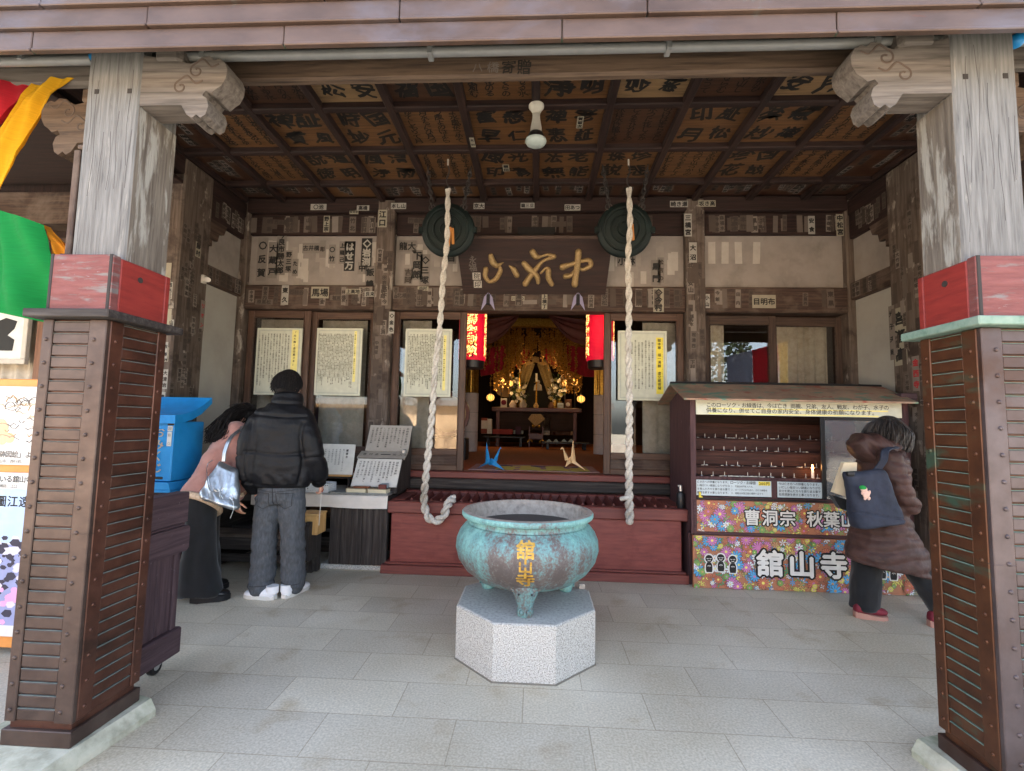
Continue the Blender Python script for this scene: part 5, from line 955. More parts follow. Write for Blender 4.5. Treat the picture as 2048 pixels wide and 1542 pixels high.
sub('print', [PAPER, INK], t, lambda b: (b.box(-5.655, -4.625, 4.005, 4.02, 1.845, 2.355, 0, .001), b.prism([(0, 0), (.36, 0), (.37, .1), (.3, .14), (.36, .2), (.38, .27), (.27, .3), (.2, .27), (.14, .32), (.04, .3)], (-5.08, 4.0035, 1.92), X1, Z1, (0, .001, 0), 1), b.ball((-5.02, 4.003, 2.26), .05, .001, .06, 1, 12)))
t = thing('poster_board', 'orange edged poster board with an old map print and a pink blossom photo', 'poster board', (-3.2, 2.6, 0))
OR = flat('frame_orange', S('cf8a45'), .5)
sub('frame', [OR], t, lambda b: (b.box(-3.9, -2.72, 2.62, 2.65, .05, 1.56, 0, .004),))
def mapart(b):
    b.box(-3.85, -2.75, 2.60, 2.6195, 1.065, 1.515, 0, .001); r = random.Random(4)
    for i in range(140):
        x, z = r.uniform(-3.8, -2.8), r.uniform(1.17, 1.46); L = r.uniform(.02, .07); pts = [(x+L*q, 2.5985, z+.008*math.sin(q*6+i)+.012*r.random()) for q in (0, .33, .66, 1)]; b.tube(pts, .0016, 1 if r.random() < .6 else 2, 4)
    for i in range(26): b.tube(arc((r.uniform(-3.4, -2.85), 2.5985, r.uniform(1.36, 1.43)), r.uniform(.015, .04), 0, 3.14, 6), .002, 2 if i % 2 else 1, 4)
    for i in range(10): b.ball((r.uniform(-3.2, -3.0), 2.599, r.uniform(1.2, 1.3)), .03, .001, .03, 3, 8)
    b.line('「遠江古跡図絵」より', (-3.24, 2.5985, 1.125), X1, Z1, .042, 1, .01, .95); b.line('舘山寺、西行岩、', (-3.1, 2.5985, 1.085), X1, Z1, .024, 1, 0, .95)
sub('old_map', [PAPER, INKG, flat('ochre', S('b08d5c')), flat('ochre_pale', S('d9b18f'))], t, mapart)
def phart(b):
    b.box(-3.85, -2.75, 2.60, 2.6195, .12, 1.02, 0, .001); r = random.Random(6)
    b.line('描かれている舘山寺', (-3.22, 2.5985, .985), X1, Z1, .042, 1, .01, .95); b.line('圖江遠', (-3.07, 2.598, .86), X1, Z1, .066, 1, .02, 1.05)
    b.line('北の地図、江口地誌、江口', (-3.2, 2.5985, .945), X1, Z1, .022, 1, 0, .95)
    b.rect((-3.3, 2.5988, .78), X1, Z1, 1.08, .30, 2); b.rect((-3.3, 2.5988, .40), X1, Z1, 1.08, .44, 3); b.rect((-3.3, 2.5988, .155), X1, Z1, 1.08, .05, 0)
    for i in range(420):
        z = r.uniform(.19, .66); m = 5 if z < .38 and r.random() < .6 else (4 if r.random() < .6 else 6); q = r.uniform(.008, .028); x = r.uniform(-3.82, -2.78); b.add([(x+q*math.cos(a)*(1+.5*r.random()), 2.5983 - i*2e-6, z+q*.7*math.sin(a)*(1+.5*r.random())) for a in (0, 1.05, 2.1, 3.14, 4.2, 5.2)], [tuple(range(6))], m)
sub('blossom_photo', [PAPER, INK, flat('photo_sky', S('a9bfe0')), flat('photo_water', S('8d93b8')), flat('photo_dark', S('3b3744')), flat('photo_pink', S('d79ac0')), flat('photo_pale', S('c9c3d2'))], t, phart, 0)
# -- festive cloths at the eave
def cloth(name, corners, Y, mat, lab, amp=.015, freq=9, n=22, sag=.0):
    c = [at(px, py, Y=Y) for px, py in corners]; vs = []; K_ = len(c)//2
    L, R = c[:K_], c[K_:]                       # left edge top->bottom, right edge top->bottom
    def pt(E, t): f = t*(len(E)-1); i = min(int(f), len(E)-2); return E[i].lerp(E[i+1], f-i)
    for j in range(n+1):
        for i in range(n+1):
            p = pt(L, j/n).lerp(pt(R, j/n), i/n); p = p + Y1*(amp*math.sin(freq*i/n+2.2*j/n) + amp*.5*math.sin(freq*2.3*i/n - 5*j/n) + amp*.7*noise.noise(p*5) + amp*.45*noise.noise(p*13)) - Z1*sag*math.sin(3.14*i/n)*(1-j/n); vs.append(p)
    b = MB(); F = [(j*(n+1)+i, j*(n+1)+i+1, (j+1)*(n+1)+i+1, (j+1)*(n+1)+i) for j in range(n) for i in range(n)]; b.add(vs, F); b.add([v + Vector((0, .003, 0)) for v in vs], [f[::-1] for f in F])
    return tag(b.build(name, mat, loc=sum(vs, Vector())/len(vs), smooth=80), lab, 'festive cloth', 'coloured temple cloths at the left eave')
def CW_(n, c):
    m = mk('cloth_'+n, [tuple(x*.8 for x in S(c)), S(c)], (3, 3, 40), 4, 5, .9, bump=.2); t_ = m.node_tree
    if 'tl' not in m:
        m['tl'] = 1; b_ = t_.nodes['Principled BSDF']; src = b_.inputs['Base Color'].links[0].from_socket; tr = t_.nodes.new('ShaderNodeBsdfTranslucent'); mx = t_.nodes.new('ShaderNodeMixShader'); mx.inputs[0].default_value = .45
        t_.links.new(src, tr.inputs[0]); t_.links.new(b_.outputs[0], mx.inputs[1]); t_.links.new(tr.outputs[0], mx.inputs[2]); t_.links.new(mx.outputs[0], t_.nodes['Material Output'].inputs[0])
    return m
cloth('eave_cloth', [(-60, 166), (-60, 230), (-60, 330), (66, 163), (40, 205), (-10, 268)], 2.16, CW_('red', 'c22536'), 'red festive cloth tied to the rod left of the left pillar')
b_ = cloth('eave_cloth', [(62, 166), (30, 212), (-4, 262), (-40, 330), (-80, 420), (150, 152), (104, 182), (78, 240), (48, 300), (2, 392)], 2.15, CW_('yellow', 'e8b722'), 'yellow festive cloth slanting down from the rod beside the left pillar')
cloth('eave_cloth', [(-60, 400), (-60, 480), (-60, 560), (-60, 612), (90, 451), (106, 520), (112, 580), (104, 648)], 2.14, CW_('green', '0f8f43'), 'green festive cloth bunched beside the red pillar collar', .03, 6)
cloth('eave_cloth', [(91, 452), (97, 480), (104, 520), (94, 452), (138, 497), (142, 520)], 2.17, CW_('orange', 'd9901e'), 'orange festive cloth corner between green cloth and downpipe')
b = MB(); b.tube([(-6, 2.18, 3.085), (-2.31, 2.18, 3.085)], .011, 0, 10); b.tube([(-2.32, 2.18, 3.085), (-2.08, 2.1, 3.07)], .008, 1, 8); b.ball((-2.16, 2.12, 3.08), .03, m=1)
b.build('cloth_rod', [STEEL, BLK], T)
for i, (x0, x1, cc, lab) in enumerate(((3.2, 3.62, CW_('slate', '8a94ad'), 'slate grey festive cloth hanging outside the right bay'), (3.62, 4.1, CW_('red', 'c22536'), 'crimson festive cloth hanging outside the right bay'), (4.1, 4.7, CW_('yellow', 'e8b722'), 'golden festive cloth hanging outside the right bay'))):
    vs = []; n = 16
    for j in range(n+1):
        for k in range(n+1): x = x0+(x1-x0)*k/n; zt = 2.55+.28*(x-3.2); vs.append((x, 2.1+.03*math.sin(k*1.1+i)*j/n, zt+(1.0-zt)*j/n))
    b = MB(); b.add(vs, [(j*(n+1)+k, j*(n+1)+k+1, (j+1)*(n+1)+k+1, (j+1)*(n+1)+k) for j in range(n) for k in range(n)]); tag(b.build('eave_cloth', cc, loc=((x0+x1)/2, 2.1, 1.8), smooth=80), lab, 'festive cloth', 'coloured cloths of the right bay')
# -- garden wall and bare tree before the temple, seen only as window reflections
t = thing('garden_wall', 'sunlit plastered garden wall facing the temple', 'wall', (-6, -9, 0)); sub('body', [mk('wall_ochre', [S('b99a78'), S('d0b08c')], ns=2)], t, lambda b: b.box(-16, 3, -9.3, -9, 0, 2.0)); sub('coping', [flat('tile', S('6d6a66'))], t, lambda b: b.prism([(-9.6, 2.0), (-9.15, 2.25), (-8.7, 2.0)], (-16.1, 0, 0), Y1, Z1, (19.2, 0, 0)))
def limb_tree(b, p, d, L, r, k, rg):
    q = p + d*L; b.tube([p, p.lerp(q, .5)+Vector((rg.uniform(-.05, .05)*L, rg.uniform(-.05, .05)*L, 0)), q], [r, r*.8, r*.62], 0, 5)
    if k:
        for _ in range(3): limb_tree(b, p.lerp(q, rg.uniform(.6, 1)), (d + Vector((rg.uniform(-.8, .8), rg.uniform(-.8, .8), rg.uniform(-.2, .5)))).normalized(), L*rg.uniform(.6, .8), r*.55, k-1, rg)
t = thing('evergreen_tree', 'dark evergreen tree standing across the court from the right bay', 'tree', (6.9, -8, 0)); b = MB(); b.tube([(6.9, -8, 0), (6.95, -8, 1.6), (6.9, -8.05, 4.2)], [.16, .12, .04], 0, 8); b.build('trunk', flat('bark', S('5a4a3c')), t)
b = MB(); rg = random.Random(5)
for i in range(2600):
    z = rg.uniform(1.2, 6.2); w = 1.15*math.sin(min(1, (6.5-z)/3)*1.57)*(.55+.45*noise.noise(Vector((z*1.3, 1, 2)))**2 + .4*rg.random()); a = rg.random()*6.28; c = Vector((6.9+w*math.cos(a), -8+w*math.sin(a), z)); d = Vector((rg.uniform(-1, 1), rg.uniform(-1, 1), rg.uniform(-.6, .6))).normalized(); u = d.orthogonal().normalized(); b.add([c-d*.12, c+u*.05, c+d*.12, c-u*.05], [(0, 1, 2, 3)])
b.build('crown', flat('leaf_evergreen', S('2e3d26')), t, smooth=0)
t = thing('bare_tree', 'bare branching tree standing before the garden wall', 'tree', (-4.6, -7.5, 0)); b = MB(); rg = random.Random(2); limb_tree(b, Vector((-4.6, -7.5, 0)), Vector((.05, 0, 1)), 1.1, .09, 5, rg); b.build('trunk', flat('bark', S('5a4a3c')), t)
# ================================================================== INSIDE THE HALL
def emis(name, c, s):
    m = bpy.data.materials.new(name); m.use_nodes = True; b = m.node_tree.nodes['Principled BSDF']; b.inputs['Base Color'].default_value = (*c, 1); b.inputs['Emission Color'].default_value = (*c, 1); b.inputs['Emission Strength'].default_value = s; return m
def lantern_mat():
    m = emis('lantern_red', (.62, .004, .03), .075); t = m.node_tree; b = t.nodes['Principled BSDF']; w = t.nodes.new('ShaderNodeTexWave'); w.bands_direction = 'Z'; w.inputs['Scale'].default_value = 18; tc = t.nodes.new('ShaderNodeTexCoord'); t.links.new(tc.outputs['Object'], w.inputs[0])
    bp = t.nodes.new('ShaderNodeBump'); bp.inputs['Strength'].default_value = .4; bp.inputs['Distance'].default_value = .01; t.links.new(w.outputs[0], bp.inputs['Height']); t.links.new(bp.outputs[0], b.inputs['Normal']); return m
LRED, LGLOW, LCORE = lantern_mat(), emis('lantern_glow', (1, .38, .06), .22), emis('lantern_core', (1, .72, .25), .32)
def lantern(px, Y, angs, lab):
    c = at(px, 722, Y=Y); r = .175; z0, z1 = c.z, c.z + .98; t = thing('red_lantern', lab, 'lantern', (c.x, Y, z0), 'red paper lanterns in the doorway'); c0 = Vector((c.x, Y, 0))
    b = MB(); b.lathe([(r*.96, z0), (r, z0+.03), (r, z1-.03), (r*.96, z1)], c0, 0, 48)
    for a in angs:
        for i, ch in enumerate('南無虚空蔵尊'):
            for bold, m, rad in ((.085, 1, .0012), (.05, 2, .002), (.0, 3, .003)):
                vs, fs = glyph(ch, bold); zc = z0 + .76 - .133*i; s = .15
                b.add([c0 + Vector(((r+rad)*math.sin((x-.5)*s/r + a), -(r+rad)*math.cos((x-.5)*s/r + a), zc+(y-.38)*s*.9)) for x, y in vs], fs, m)
    b.build('shade', [LRED, LGLOW, LCORE, INK], t, smooth=60)
    b = MB(); b.lathe([(0, z0-.10), (r*.8, z0-.10), (r*.86, z0-.09), (r*.9, z0-.002), (r*.7, z0-.001)], c0, 0, 40); b.build('rim', BLK, t); b = MB(); b.lathe([(r*.9, z1+.001), (r*.85, z1+.07), (0, z1+.07)], c0, 0, 40); b.build('rim', BLK, t)
    b = MB(); b.tube([(c.x, Y, z1+.07), (c.x, Y, 3.9)], .006, 0, 6); b.build('cord', BLK, t); lamp('lantern_light', t, (c.x, Y-.3, z0+.4), .5, (1, .12, .08), .15)
lantern(944, 6.0, (0, 1.57, 3.14), 'glowing red paper lantern left inside the doorway with letters facing out')
lantern(1200, 6.0, (-1.45, 1.45), 'glowing red paper lantern right inside the doorway with letters turned aside')
for sx, x, lab in ((-1, -1.2, 'left'), (1, 1.17, 'right')):
    t = thing('gilded_pillar', f'gilded hall pillar wrapped in white below, {lab} of the altar', 'pillar', (x, 8.6, .84)); b = MB()
    b.lathe([(.125+.012*math.cos(k*3.14), 1.9) for k in (0,)] + [(.125, 1.9), (.125, 3.9)], (x, 8.6, 0), 0, 40); 
    for k in range(20): a = k*.314; b.tube([(x+.126*math.cos(a), 8.6+.126*math.sin(a), 1.85), (x+.126*math.cos(a), 8.6+.126*math.sin(a), 2.75)], .012, 0, 6)
    b.lathe([(.13, 2.75), (.16, 2.78), (.16, 2.84), (.13, 2.87)], (x, 8.6, 0), 0, 32); b.build('shaft', GOLD, t)
    b = MB()
    for k in range(3): z = .84+.35*k; b.lathe([(.14, z), (.143, z+.01), (.143, z+.335), (.14, z+.345)], (x, 8.6, 0), 0, 40)
    b.lathe([(.141, .84), (.141, 1.89), (0, 1.89)], (x, 8.6, 0), 1, 40); b.build('wrapping', [flat('wrap_white', S('cdbfb6')), PAPG], t, smooth=50)
AY = 10.9
DKL = mk('lacquer_maroon', [S('4a211d'), S('5c2a24')], ns=4, rough=.4)
t = thing('altar_table', 'long maroon lacquered altar table inside the dark hall', 'altar', (0, AY, .84))
sub('top', [DKL], t, lambda b: b.box(-1.0, 1.0, AY-.3, AY+.5, 1.62, 1.71, 0, .01)); sub('apron', [W('deep', 'x')], t, lambda b: b.box(-.9, .9, AY-.2, AY+.4, 1.2, 1.6195))
for x in (-.9, .82): sub('leg', [DKL], t, lambda b: b.box(x, x+.08, AY-.25, AY-.17, .84, 1.6195))
def atA(px, py, Y=AY): return at(px, py, Y=Y)
def boxthing(name, px0, px1, py0, py1, Y, d, mat, lab, cat, front=None):
    a, c = at(px0, py1, Y=Y), at(px1, py0, Y=Y); b = MB(); b.box(a.x, c.x, Y, Y+d, a.z, c.z, 0, .006)
    if front: front(b, (a.x+c.x)/2, (a.z+c.z)/2, c.x-a.x, c.z-a.z, Y-.004)
    return tag(b.build(name, mat, loc=((a.x+c.x)/2, Y+d/2, a.z)), lab, cat)
boxthing('photo_card', 1001, 1014, 797, 814.5, AY-.2, .03, [PAPER, flat('card_plum', S('6d2038'))], 'plum and white photo card at the left on the altar table', 'card', lambda b, x, z, w, h, y: b.ball((x, y, z+.01), w*.42, .003, h*.3, 1, 14))
boxthing('photo_card', 1114.5, 1127, 806, 815.5, AY-.2, .02, [PAPB, INKG], 'small white card right of the altar centre', 'card', lambda b, x, z, w, h, y: b.line('合格御礼', (x-w*.45, y, z), X1, Z1, w*.23, 1))
boxthing('photo_card', 1130, 1143.5, 799, 815.5, AY-.15, .03, [flat('card_brown', S('6b4a3a')), PAPER], 'brown photo card at the right on the altar table', 'card', lambda b, x, z, w, h, y: b.ball((x-.01, y, z-.02), w*.3, .003, h*.25, 1, 12))
boxthing('offering_tray', 985, 1025, 859, 868, AY-.4, .3, [flat('tray_red', S('8a3733'))], 'long red lacquered tray on the low black table', 'tray')
boxthing('prayer_plate', 999, 1021, 837, 859, AY-.1, .04, [W('new', 'z'), INK], 'wooden prayer plate with brush writing behind the red tray', 'plate', lambda b, x, z, w, h, y: [b.col('家内安全', (x+w*.25-w*.25*i, y, z+h*.42), X1, Z1, h*.2, 1) for i in range(3)])
boxthing('calendar', 962, 975, 836, 867, AY-.2, .03, [PAPER, flat('calendar_red', S('8d4a40')), INKG], 'white and brown wall calendar standing at the left of the low table', 'calendar', lambda b, x, z, w, h, y: (b.rect((x, y, z+h*.42), X1, Z1, w, h*.16, 1), b.rect((x, y, z-h*.34), X1, Z1, w, h*.3, 1)))
boxthing('document_stack', 974, 984, 838, 868, AY-.28, .1, [PAPER], 'stacked white papers beside the calendar', 'papers')
boxthing('gilt_picture', 1027, 1047, 841, 868, AY-.1, .03, [PAPC, W('new', 'x'), flat('frame_violet', S('4b2f3f'))], 'gilt edged frame behind a small dark shrine box on the low table', 'frame', lambda b, x, z, w, h, y: (b.rect((x, y, z+h*.1), X1, Z1, w*.6, h*.5, 1), b.box(x-w*.3, x+w*.3, y-.1, y-.002, z-h*.5, z+h*.05, 2)))
boxthing('hanging_scroll', 1085, 1100, 835, 870, AY-.2, .02, [PAPG, INKG], 'grey paper scroll right of the golden cloth', 'scroll', lambda b, x, z, w, h, y: [b.col('奉納御祈祷之札', (x+w*.25-w*.25*i, y, z+h*.45), X1, Z1, h*.12, 1) for i in range(3)])
boxthing('wooden_figure_board', 1137, 1148, 848, 870, AY-.1, .03, [W('new', 'z'), INKG], 'pale wooden board beside the carved figures at the right', 'board')
for px, s, lab in ((1112, 1.0, 'dark carved wooden figure right of the grey scroll'), (1131, 1.1, 'lighter carved wooden figure beside the pale board')):
    p = at(px, 870, Y=AY); b = MB(); h = .42*s
    b.ovals([((p.x, AY, p.z), .15*s, .12*s), ((p.x, AY, p.z+h*.25), .16*s, .12*s), ((p.x, AY, p.z+h*.5), .12*s, .1*s), ((p.x, AY, p.z+h*.68), .1*s, .08*s), ((p.x, AY, p.z+h*.76), .04*s, .04*s)], 0, 16); b.ball((p.x, AY-.01, p.z+h*.88), .055*s, .06*s, .07*s); b.tube([(p.x-.11*s, AY-.05, p.z+h*.6), (p.x-.13*s, AY-.1, p.z+h*.4), (p.x, AY-.14*s, p.z+h*.4)], .03, 0, 8); b.tube([(p.x+.11*s, AY-.05, p.z+h*.6), (p.x+.13*s, AY-.1, p.z+h*.4), (p.x, AY-.14*s, p.z+h*.4)], .03, 0, 8)
    tag(b.build('carved_figure', wood('fig'+str(int(s*10)), [S('4d3224'), S('6b4833')], 'z'), loc=p), lab, 'figure')
t = thing('gold_cloth_stand', 'golden pointed cloth draped on a small maroon stand at the altar centre', 'stand', (0, AY-.5, .84)); p0 = [at(x, y, Y=AY-.5) for x, y in ((1056, 838), (1063, 828), (1082, 828), (1090, 838), (1072, 853))]
b = MB(); b.add([p for p in p0] + [p + Y1*.02 for p in p0], [(0, 1, 2, 3, 4)[::-1], (5, 6, 7, 8, 9)] + [(i, (i+1) % 5, (i+1) % 5+5, i+5) for i in range(5)]); b.build('cloth', mk('brocade', [S('97784a'), S('b2925c'), S('c7a86e')], ns=40, rough=.6), t)
b = MB(); q = at(1072, 868, Y=AY-.4); b.box(q.x-.14, q.x+.14, AY-.45, AY-.2, q.z-.12, q.z+.02, 0, .01); b.box(q.x-.16, q.x-.13, AY-.45, AY-.42, .84, q.z+.16, 0, .004); b.box(q.x+.13, q.x+.16, AY-.45, AY-.42, .84, q.z+.16, 0, .004)
for s in (-1, 1): b.ball((q.x+s*.06, AY-.47, q.z+.17), .035, m=1); b.tube(arc((q.x+s*.13, AY-.46, .95), .05, 0, 3.1, 8), .012, 1, 6)
b.build('stand', [DKL, GOLD], t)
for i, (px0, px1, lab) in enumerate(((965, 1050, 'low black table under the papers at the left'), (1085, 1180, 'low black table with four folded paper hats at the right'))):
    Yt = AY-.45 if i == 0 else AY-1.2; a, c = at(px0, 872 if i == 0 else 884, Y=Yt), at(px1, 872 if i == 0 else 884, Y=Yt); t = thing('low_table', lab, 'table', ((a.x+c.x)/2, Yt, .84)); sub('top', [BLK], t, lambda b: b.box(a.x, c.x, Yt, Yt+.45, a.z-.03, a.z, 0, .006))
    for x in (a.x+.08, c.x-.12): sub('leg', [BLK], t, lambda b: b.box(x, x+.05, Yt+.03, Yt+.08, .84, a.z-.0305)); sub('leg', [BLK], t, lambda b: b.box(x, x+.05, Yt+.37, Yt+.42, .84, a.z-.0305))
pc = None
for i, px in enumerate((1098, 1112, 1128, 1142)):
    p = at(px, 884, Y=AY-1.0); b = MB(); b.prism([(-.055, 0), (.055, 0), (.03, .035), (0, .062), (-.03, .035)], (p.x, AY-1.05, p.z+.001), X1, Z1, (0, .08, 0)); tag(b.build('paper_hat', PAPC, loc=p), 'folded pale paper hat on the low black table, ' + ('leftmost of four', 'second from the left of four', 'third from the left of four', 'rightmost of four')[i], 'paper fold', 'paper hats on the low table')
# drapes, curtain tent and the gold pendants
RC_ = mk('drape_red', [S('7d0f1d'), S('a3152a'), S('b81d33')], (6, 6, 2), 3, 4, .8)
for s, P, lab in ((-1, [(955, 700), (1012, 690), (1012, 735), (985, 748), (962, 752)], 'red drape hanging left of the altar curtain'), (1, [(1133, 690), (1200, 700), (1205, 755), (1170, 753), (1137, 740)], 'red drape hanging right of the altar curtain')):
    pts = [at(x, y, Y=9.7) for x, y in P]; b = MB(); b.add(pts + [p + Y1*.03 for p in pts], [tuple(range(5)), tuple(range(9, 4, -1))] + [(i, (i+1) % 5, (i+1) % 5+5, i+5) for i in range(5)]); tag(b.build('red_drape', RC_, loc=pts[0]), lab, 'drape')
for P, lab in (([(1030, 690), (1060, 700), (1052, 725), (1032, 735)], 'red inner drape left of the golden curtain peak'), ([(1085, 700), (1120, 690), (1118, 735), (1095, 725)], 'red inner drape right of the golden curtain peak')):
    pts = [at(x, y, Y=11.3) for x, y in P]; b = MB(); b.add(pts + [p + Y1*.03 for p in pts], [(0, 1, 2, 3), (7, 6, 5, 4)] + [(i, (i+1) % 4, (i+1) % 4+4, i+4) for i in range(4)]); tag(b.build('red_drape', RC_, loc=pts[0]), lab, 'drape')
t = thing('altar_curtain', 'pale gold tent shaped altar curtain parted at the centre', 'curtain', (0, 11.4, 1.7))
for s in (-1, 1):
    vs = []; n = 18
    for j in range(n+1):
        for i in range(9):
            f = j/n; q = i/8; inner = at(1072 + s*(2+22*f), 728 + 62*f, Y=11.4); outer = at(1072 + s*(22+22*f), 716 + 74*f, Y=11.4); p = inner.lerp(outer, q); vs.append(p + Y1*.04*math.sin(q*14+f*2))
    b = MB(); b.add(vs, [(j*9+i, j*9+i+1, (j+1)*9+i+1, (j+1)*9+i) for j in range(n) for i in range(8)]); b.build('curtain_half', mk('brocade_pale', [S('7d6a40'), S('97835a'), S('a8956c')], (1, 1, 1), 30, 5, .7), t, smooth=80)
a, c = at(1046, 722, Y=11.35), at(1098, 712, Y=11.35); sub('valance', [mk('brocade', [], ns=40)], t, lambda b: b.prism([(0, -.06), (.12, .0), (.22, .10), (.3, .12), (.38, .1), (.5, 0), (.62, -.06), (.5, -.1), (.3, -.02), (.12, -.1)], (a.x-.01, 11.36, a.z), X1, Z1, (0, .03, 0)))
for q in (1062, 1081): sub('tassel', [flat('tassel_maroon', S('431218'))], t, lambda b: b.tube([at(q, 705, Y=11.3), at(q, 724, Y=11.3)], .03, 0, 8))
sub('dark_niche', [flat('niche', S('080707'))], t, lambda b: b.box(-.4, .4, 11.5, 11.55, 1.7, 2.6))  # near-black board paints the shade inside the parted curtain
t = thing('gold_canopy', 'dense hanging golden altar canopy of countless small pendants', 'canopy', (0, 10, 3.2)); b = MB(); gr = random.Random(9)
for i in range(330):
    x = gr.uniform(-1.25, 1.2); ax_ = abs(x+.02); Y = gr.uniform(9.6, 10.8)
    zt = gr.uniform(3.1, 3.5); zb_ = 2.35 + .5*max(0, 1-ax_/.55) if ax_ < .55 else 2.15 + .15*gr.random() - (.15 if .5 < ax_ < .95 else -.25); 
    zb_ += gr.uniform(-.05, .4); z = zt
    while z > zb_:
        s = gr.uniform(.012, .03); p = Vector((x+gr.uniform(-.012, .012), Y, z)); a = gr.random()*3.14; u = Vector((math.cos(a), math.sin(a), 0))*s; b.add([p+u, p+Z1*s*1.3, p-u, p-Z1*s*1.3, p+u.cross(Z1), p-u.cross(Z1)], [(0, 1, 4), (0, 4, 3), (0, 5, 1), (0, 3, 5), (2, 4, 1), (2, 3, 4), (2, 1, 5), (2, 5, 3)]); z -= gr.uniform(.035, .07)
stuff(b.build('pendants', mk('gold_pendant', [S('8a6020'), S('c0903a'), S('d8ae5c')], ns=30, rough=.35, metal=.5, bump=0), t, smooth=0))
b = MB(); b.box(-1.3, 1.25, 9.5, 9.6, 3.3, 3.5, 0, .02); b.build('canopy_beam', GOLD, t)
for s in (-1, 1):
    vs = []; n = 14                               # swagged drapes in the top corners
    for j in range(n+1):
        for i in range(9):
            f = j/n; q = i/8; A = at(1068+s*105, 640, Y=7.6).lerp(at(1068+s*30, 630, Y=7.6), f); B_ = at(1068+s*105, 690, Y=7.6).lerp(at(1068+s*30, 633, Y=7.6), f); p = A.lerp(B_, q) - Z1*.12*math.sin(3.14*f)*q; vs.append(p + Y1*.03*math.sin(q*20))
    b = MB(); b.add(vs, [(j*9+i, j*9+i+1, (j+1)*9+i+1, (j+1)*9+i) for j in range(n) for i in range(8)]); tag(b.build('swag_drape', mk('drape_brown', [S('4d2a26'), S('69403a')], ns=4), loc=vs[0], smooth=80), 'brown swagged drape in the upper ' + ('left' if s < 0 else 'right') + ' corner of the doorway', 'drape')
LAMPC = emis('lamp_amber', (1, .46, .09), .26); LAMPC.node_tree.nodes['Principled BSDF'].inputs['Base Color'].default_value = (.2, .08, .02, 1)
def altar_lamp(px, py, Y, r, lab, kind, e):
    p = at(px, py, Y=Y); t = thing(kind, lab, 'lamp', (p.x, Y, p.z), 'lit amber altar lamps')
    b = MB(); b.lathe([(.3*r, -r*.9), (r*.85, -r*.55), (r, 0), (r*.85, r*.55), (.3*r, r*.9)], p, 0, 20)
    b.build('shade', LAMPC, t, smooth=60); b = MB()
    for k in range(8): a = k*.785; b.tube([p + Vector((r*1.02*math.cos(a)*math.cos(q), r*1.02*math.sin(a)*math.cos(q), r*.95*math.sin(q))) for q in (-1.2, -.6, 0, .6, 1.2)], .006, 0, 5)
    b.lathe([(.34*r, r*.9), (.4*r, r*1.05), (.1*r, r*1.2)], p, 0, 12); b.lathe([(.1*r, -r*1.2), (.4*r, -r*1.05), (.34*r, -r*.9)], p, 0, 12)
    if kind == 'standing_lamp': b.tube([p - Z1*r, (p.x, Y, 1.71)], .014, 0, 8); b.lathe([(.08, 1.711), (.02, 1.73)], (p.x, Y, 0), 0, 14)
    else: b.tube([p + Z1*r, p + Z1*1.8], .006, 0, 6)
    b.build('frame', IRON, t); lamp('lamp_light', t, p - Y1*(r+.12), e, (1, .62, .25), .04)
altar_lamp(1003, 762, AY-.1, .095, 'glowing amber standing lamp, left end of the altar', 'standing_lamp', .9); altar_lamp(1019, 767, AY+.1, .085, 'glowing amber standing lamp beside the left gilt screen', 'standing_lamp', .9)
altar_lamp(1130, 766, AY+.1, .085, 'glowing amber standing lamp right of the flowers', 'standing_lamp', .9); altar_lamp(1150, 763, AY-.1, .095, 'glowing amber standing lamp, right end of the altar', 'standing_lamp', .9)
altar_lamp(981, 795, 10.2, .085, 'small hanging amber lantern low at the left of the altar', 'hanging_lamp', .45); altar_lamp(1162, 798, 10.2, .085, 'small hanging amber lantern low at the right of the altar', 'hanging_lamp', .45)
p = at(1012, 770, Y=11.5); tag(part('x', GOLDL, lambda b: b.lathe([(0, 0), (.3, .0), (.3, .02)], p, 0, 40, (0, -1, 0)), parent=None), 'round gilt screen behind the left standing lamps', 'screen').name = 'gilt_screen'
def candle(px, py0, py1, Y, r, lab):
    a, c = at(px, py0, Y=Y), at(px, py1, Y=Y); t = thing('altar_candle', lab, 'candle', c); sub('wax', [flat('wax_white', S('e6e2da'))], t, lambda b: b.tube([c, a], r, 0, 12)); sub('holder', [GOLD], t, lambda b: (b.lathe([(.06, -.01), (.05, .0), (.02, .01)], c, 0, 16), b.tube([c - Z1*.01, (c.x, Y, 1.711)], .015, 0, 8)))
candle(1073, 747, 764, AY, .022, 'white altar candle before the dark curtain opening'); candle(1040, 728, 746, AY+.1, .018, 'thin white candle left of the golden curtain')
p = at(1076, 769, Y=AY+.1); b = MB(); b.ovals([((p.x, AY+.1, p.z-.14), .1, .08), ((p.x, AY+.1, p.z-.02), .085, .07), ((p.x, AY+.1, p.z+.02), .04, .04)], 0, 14); b.ball((p.x, AY+.1, p.z+.06), .045); tag(b.build('small_statue', flat('statue_grey', S('9a9490')), loc=p), 'small pale statue in the dark curtain opening', 'statue')
LEAF = flat('leaf_dark', S('2f3d22')); PW = flat('petal_white', S('d9d3c6')); PY = flat('petal_yellow', S('cdbd62'))
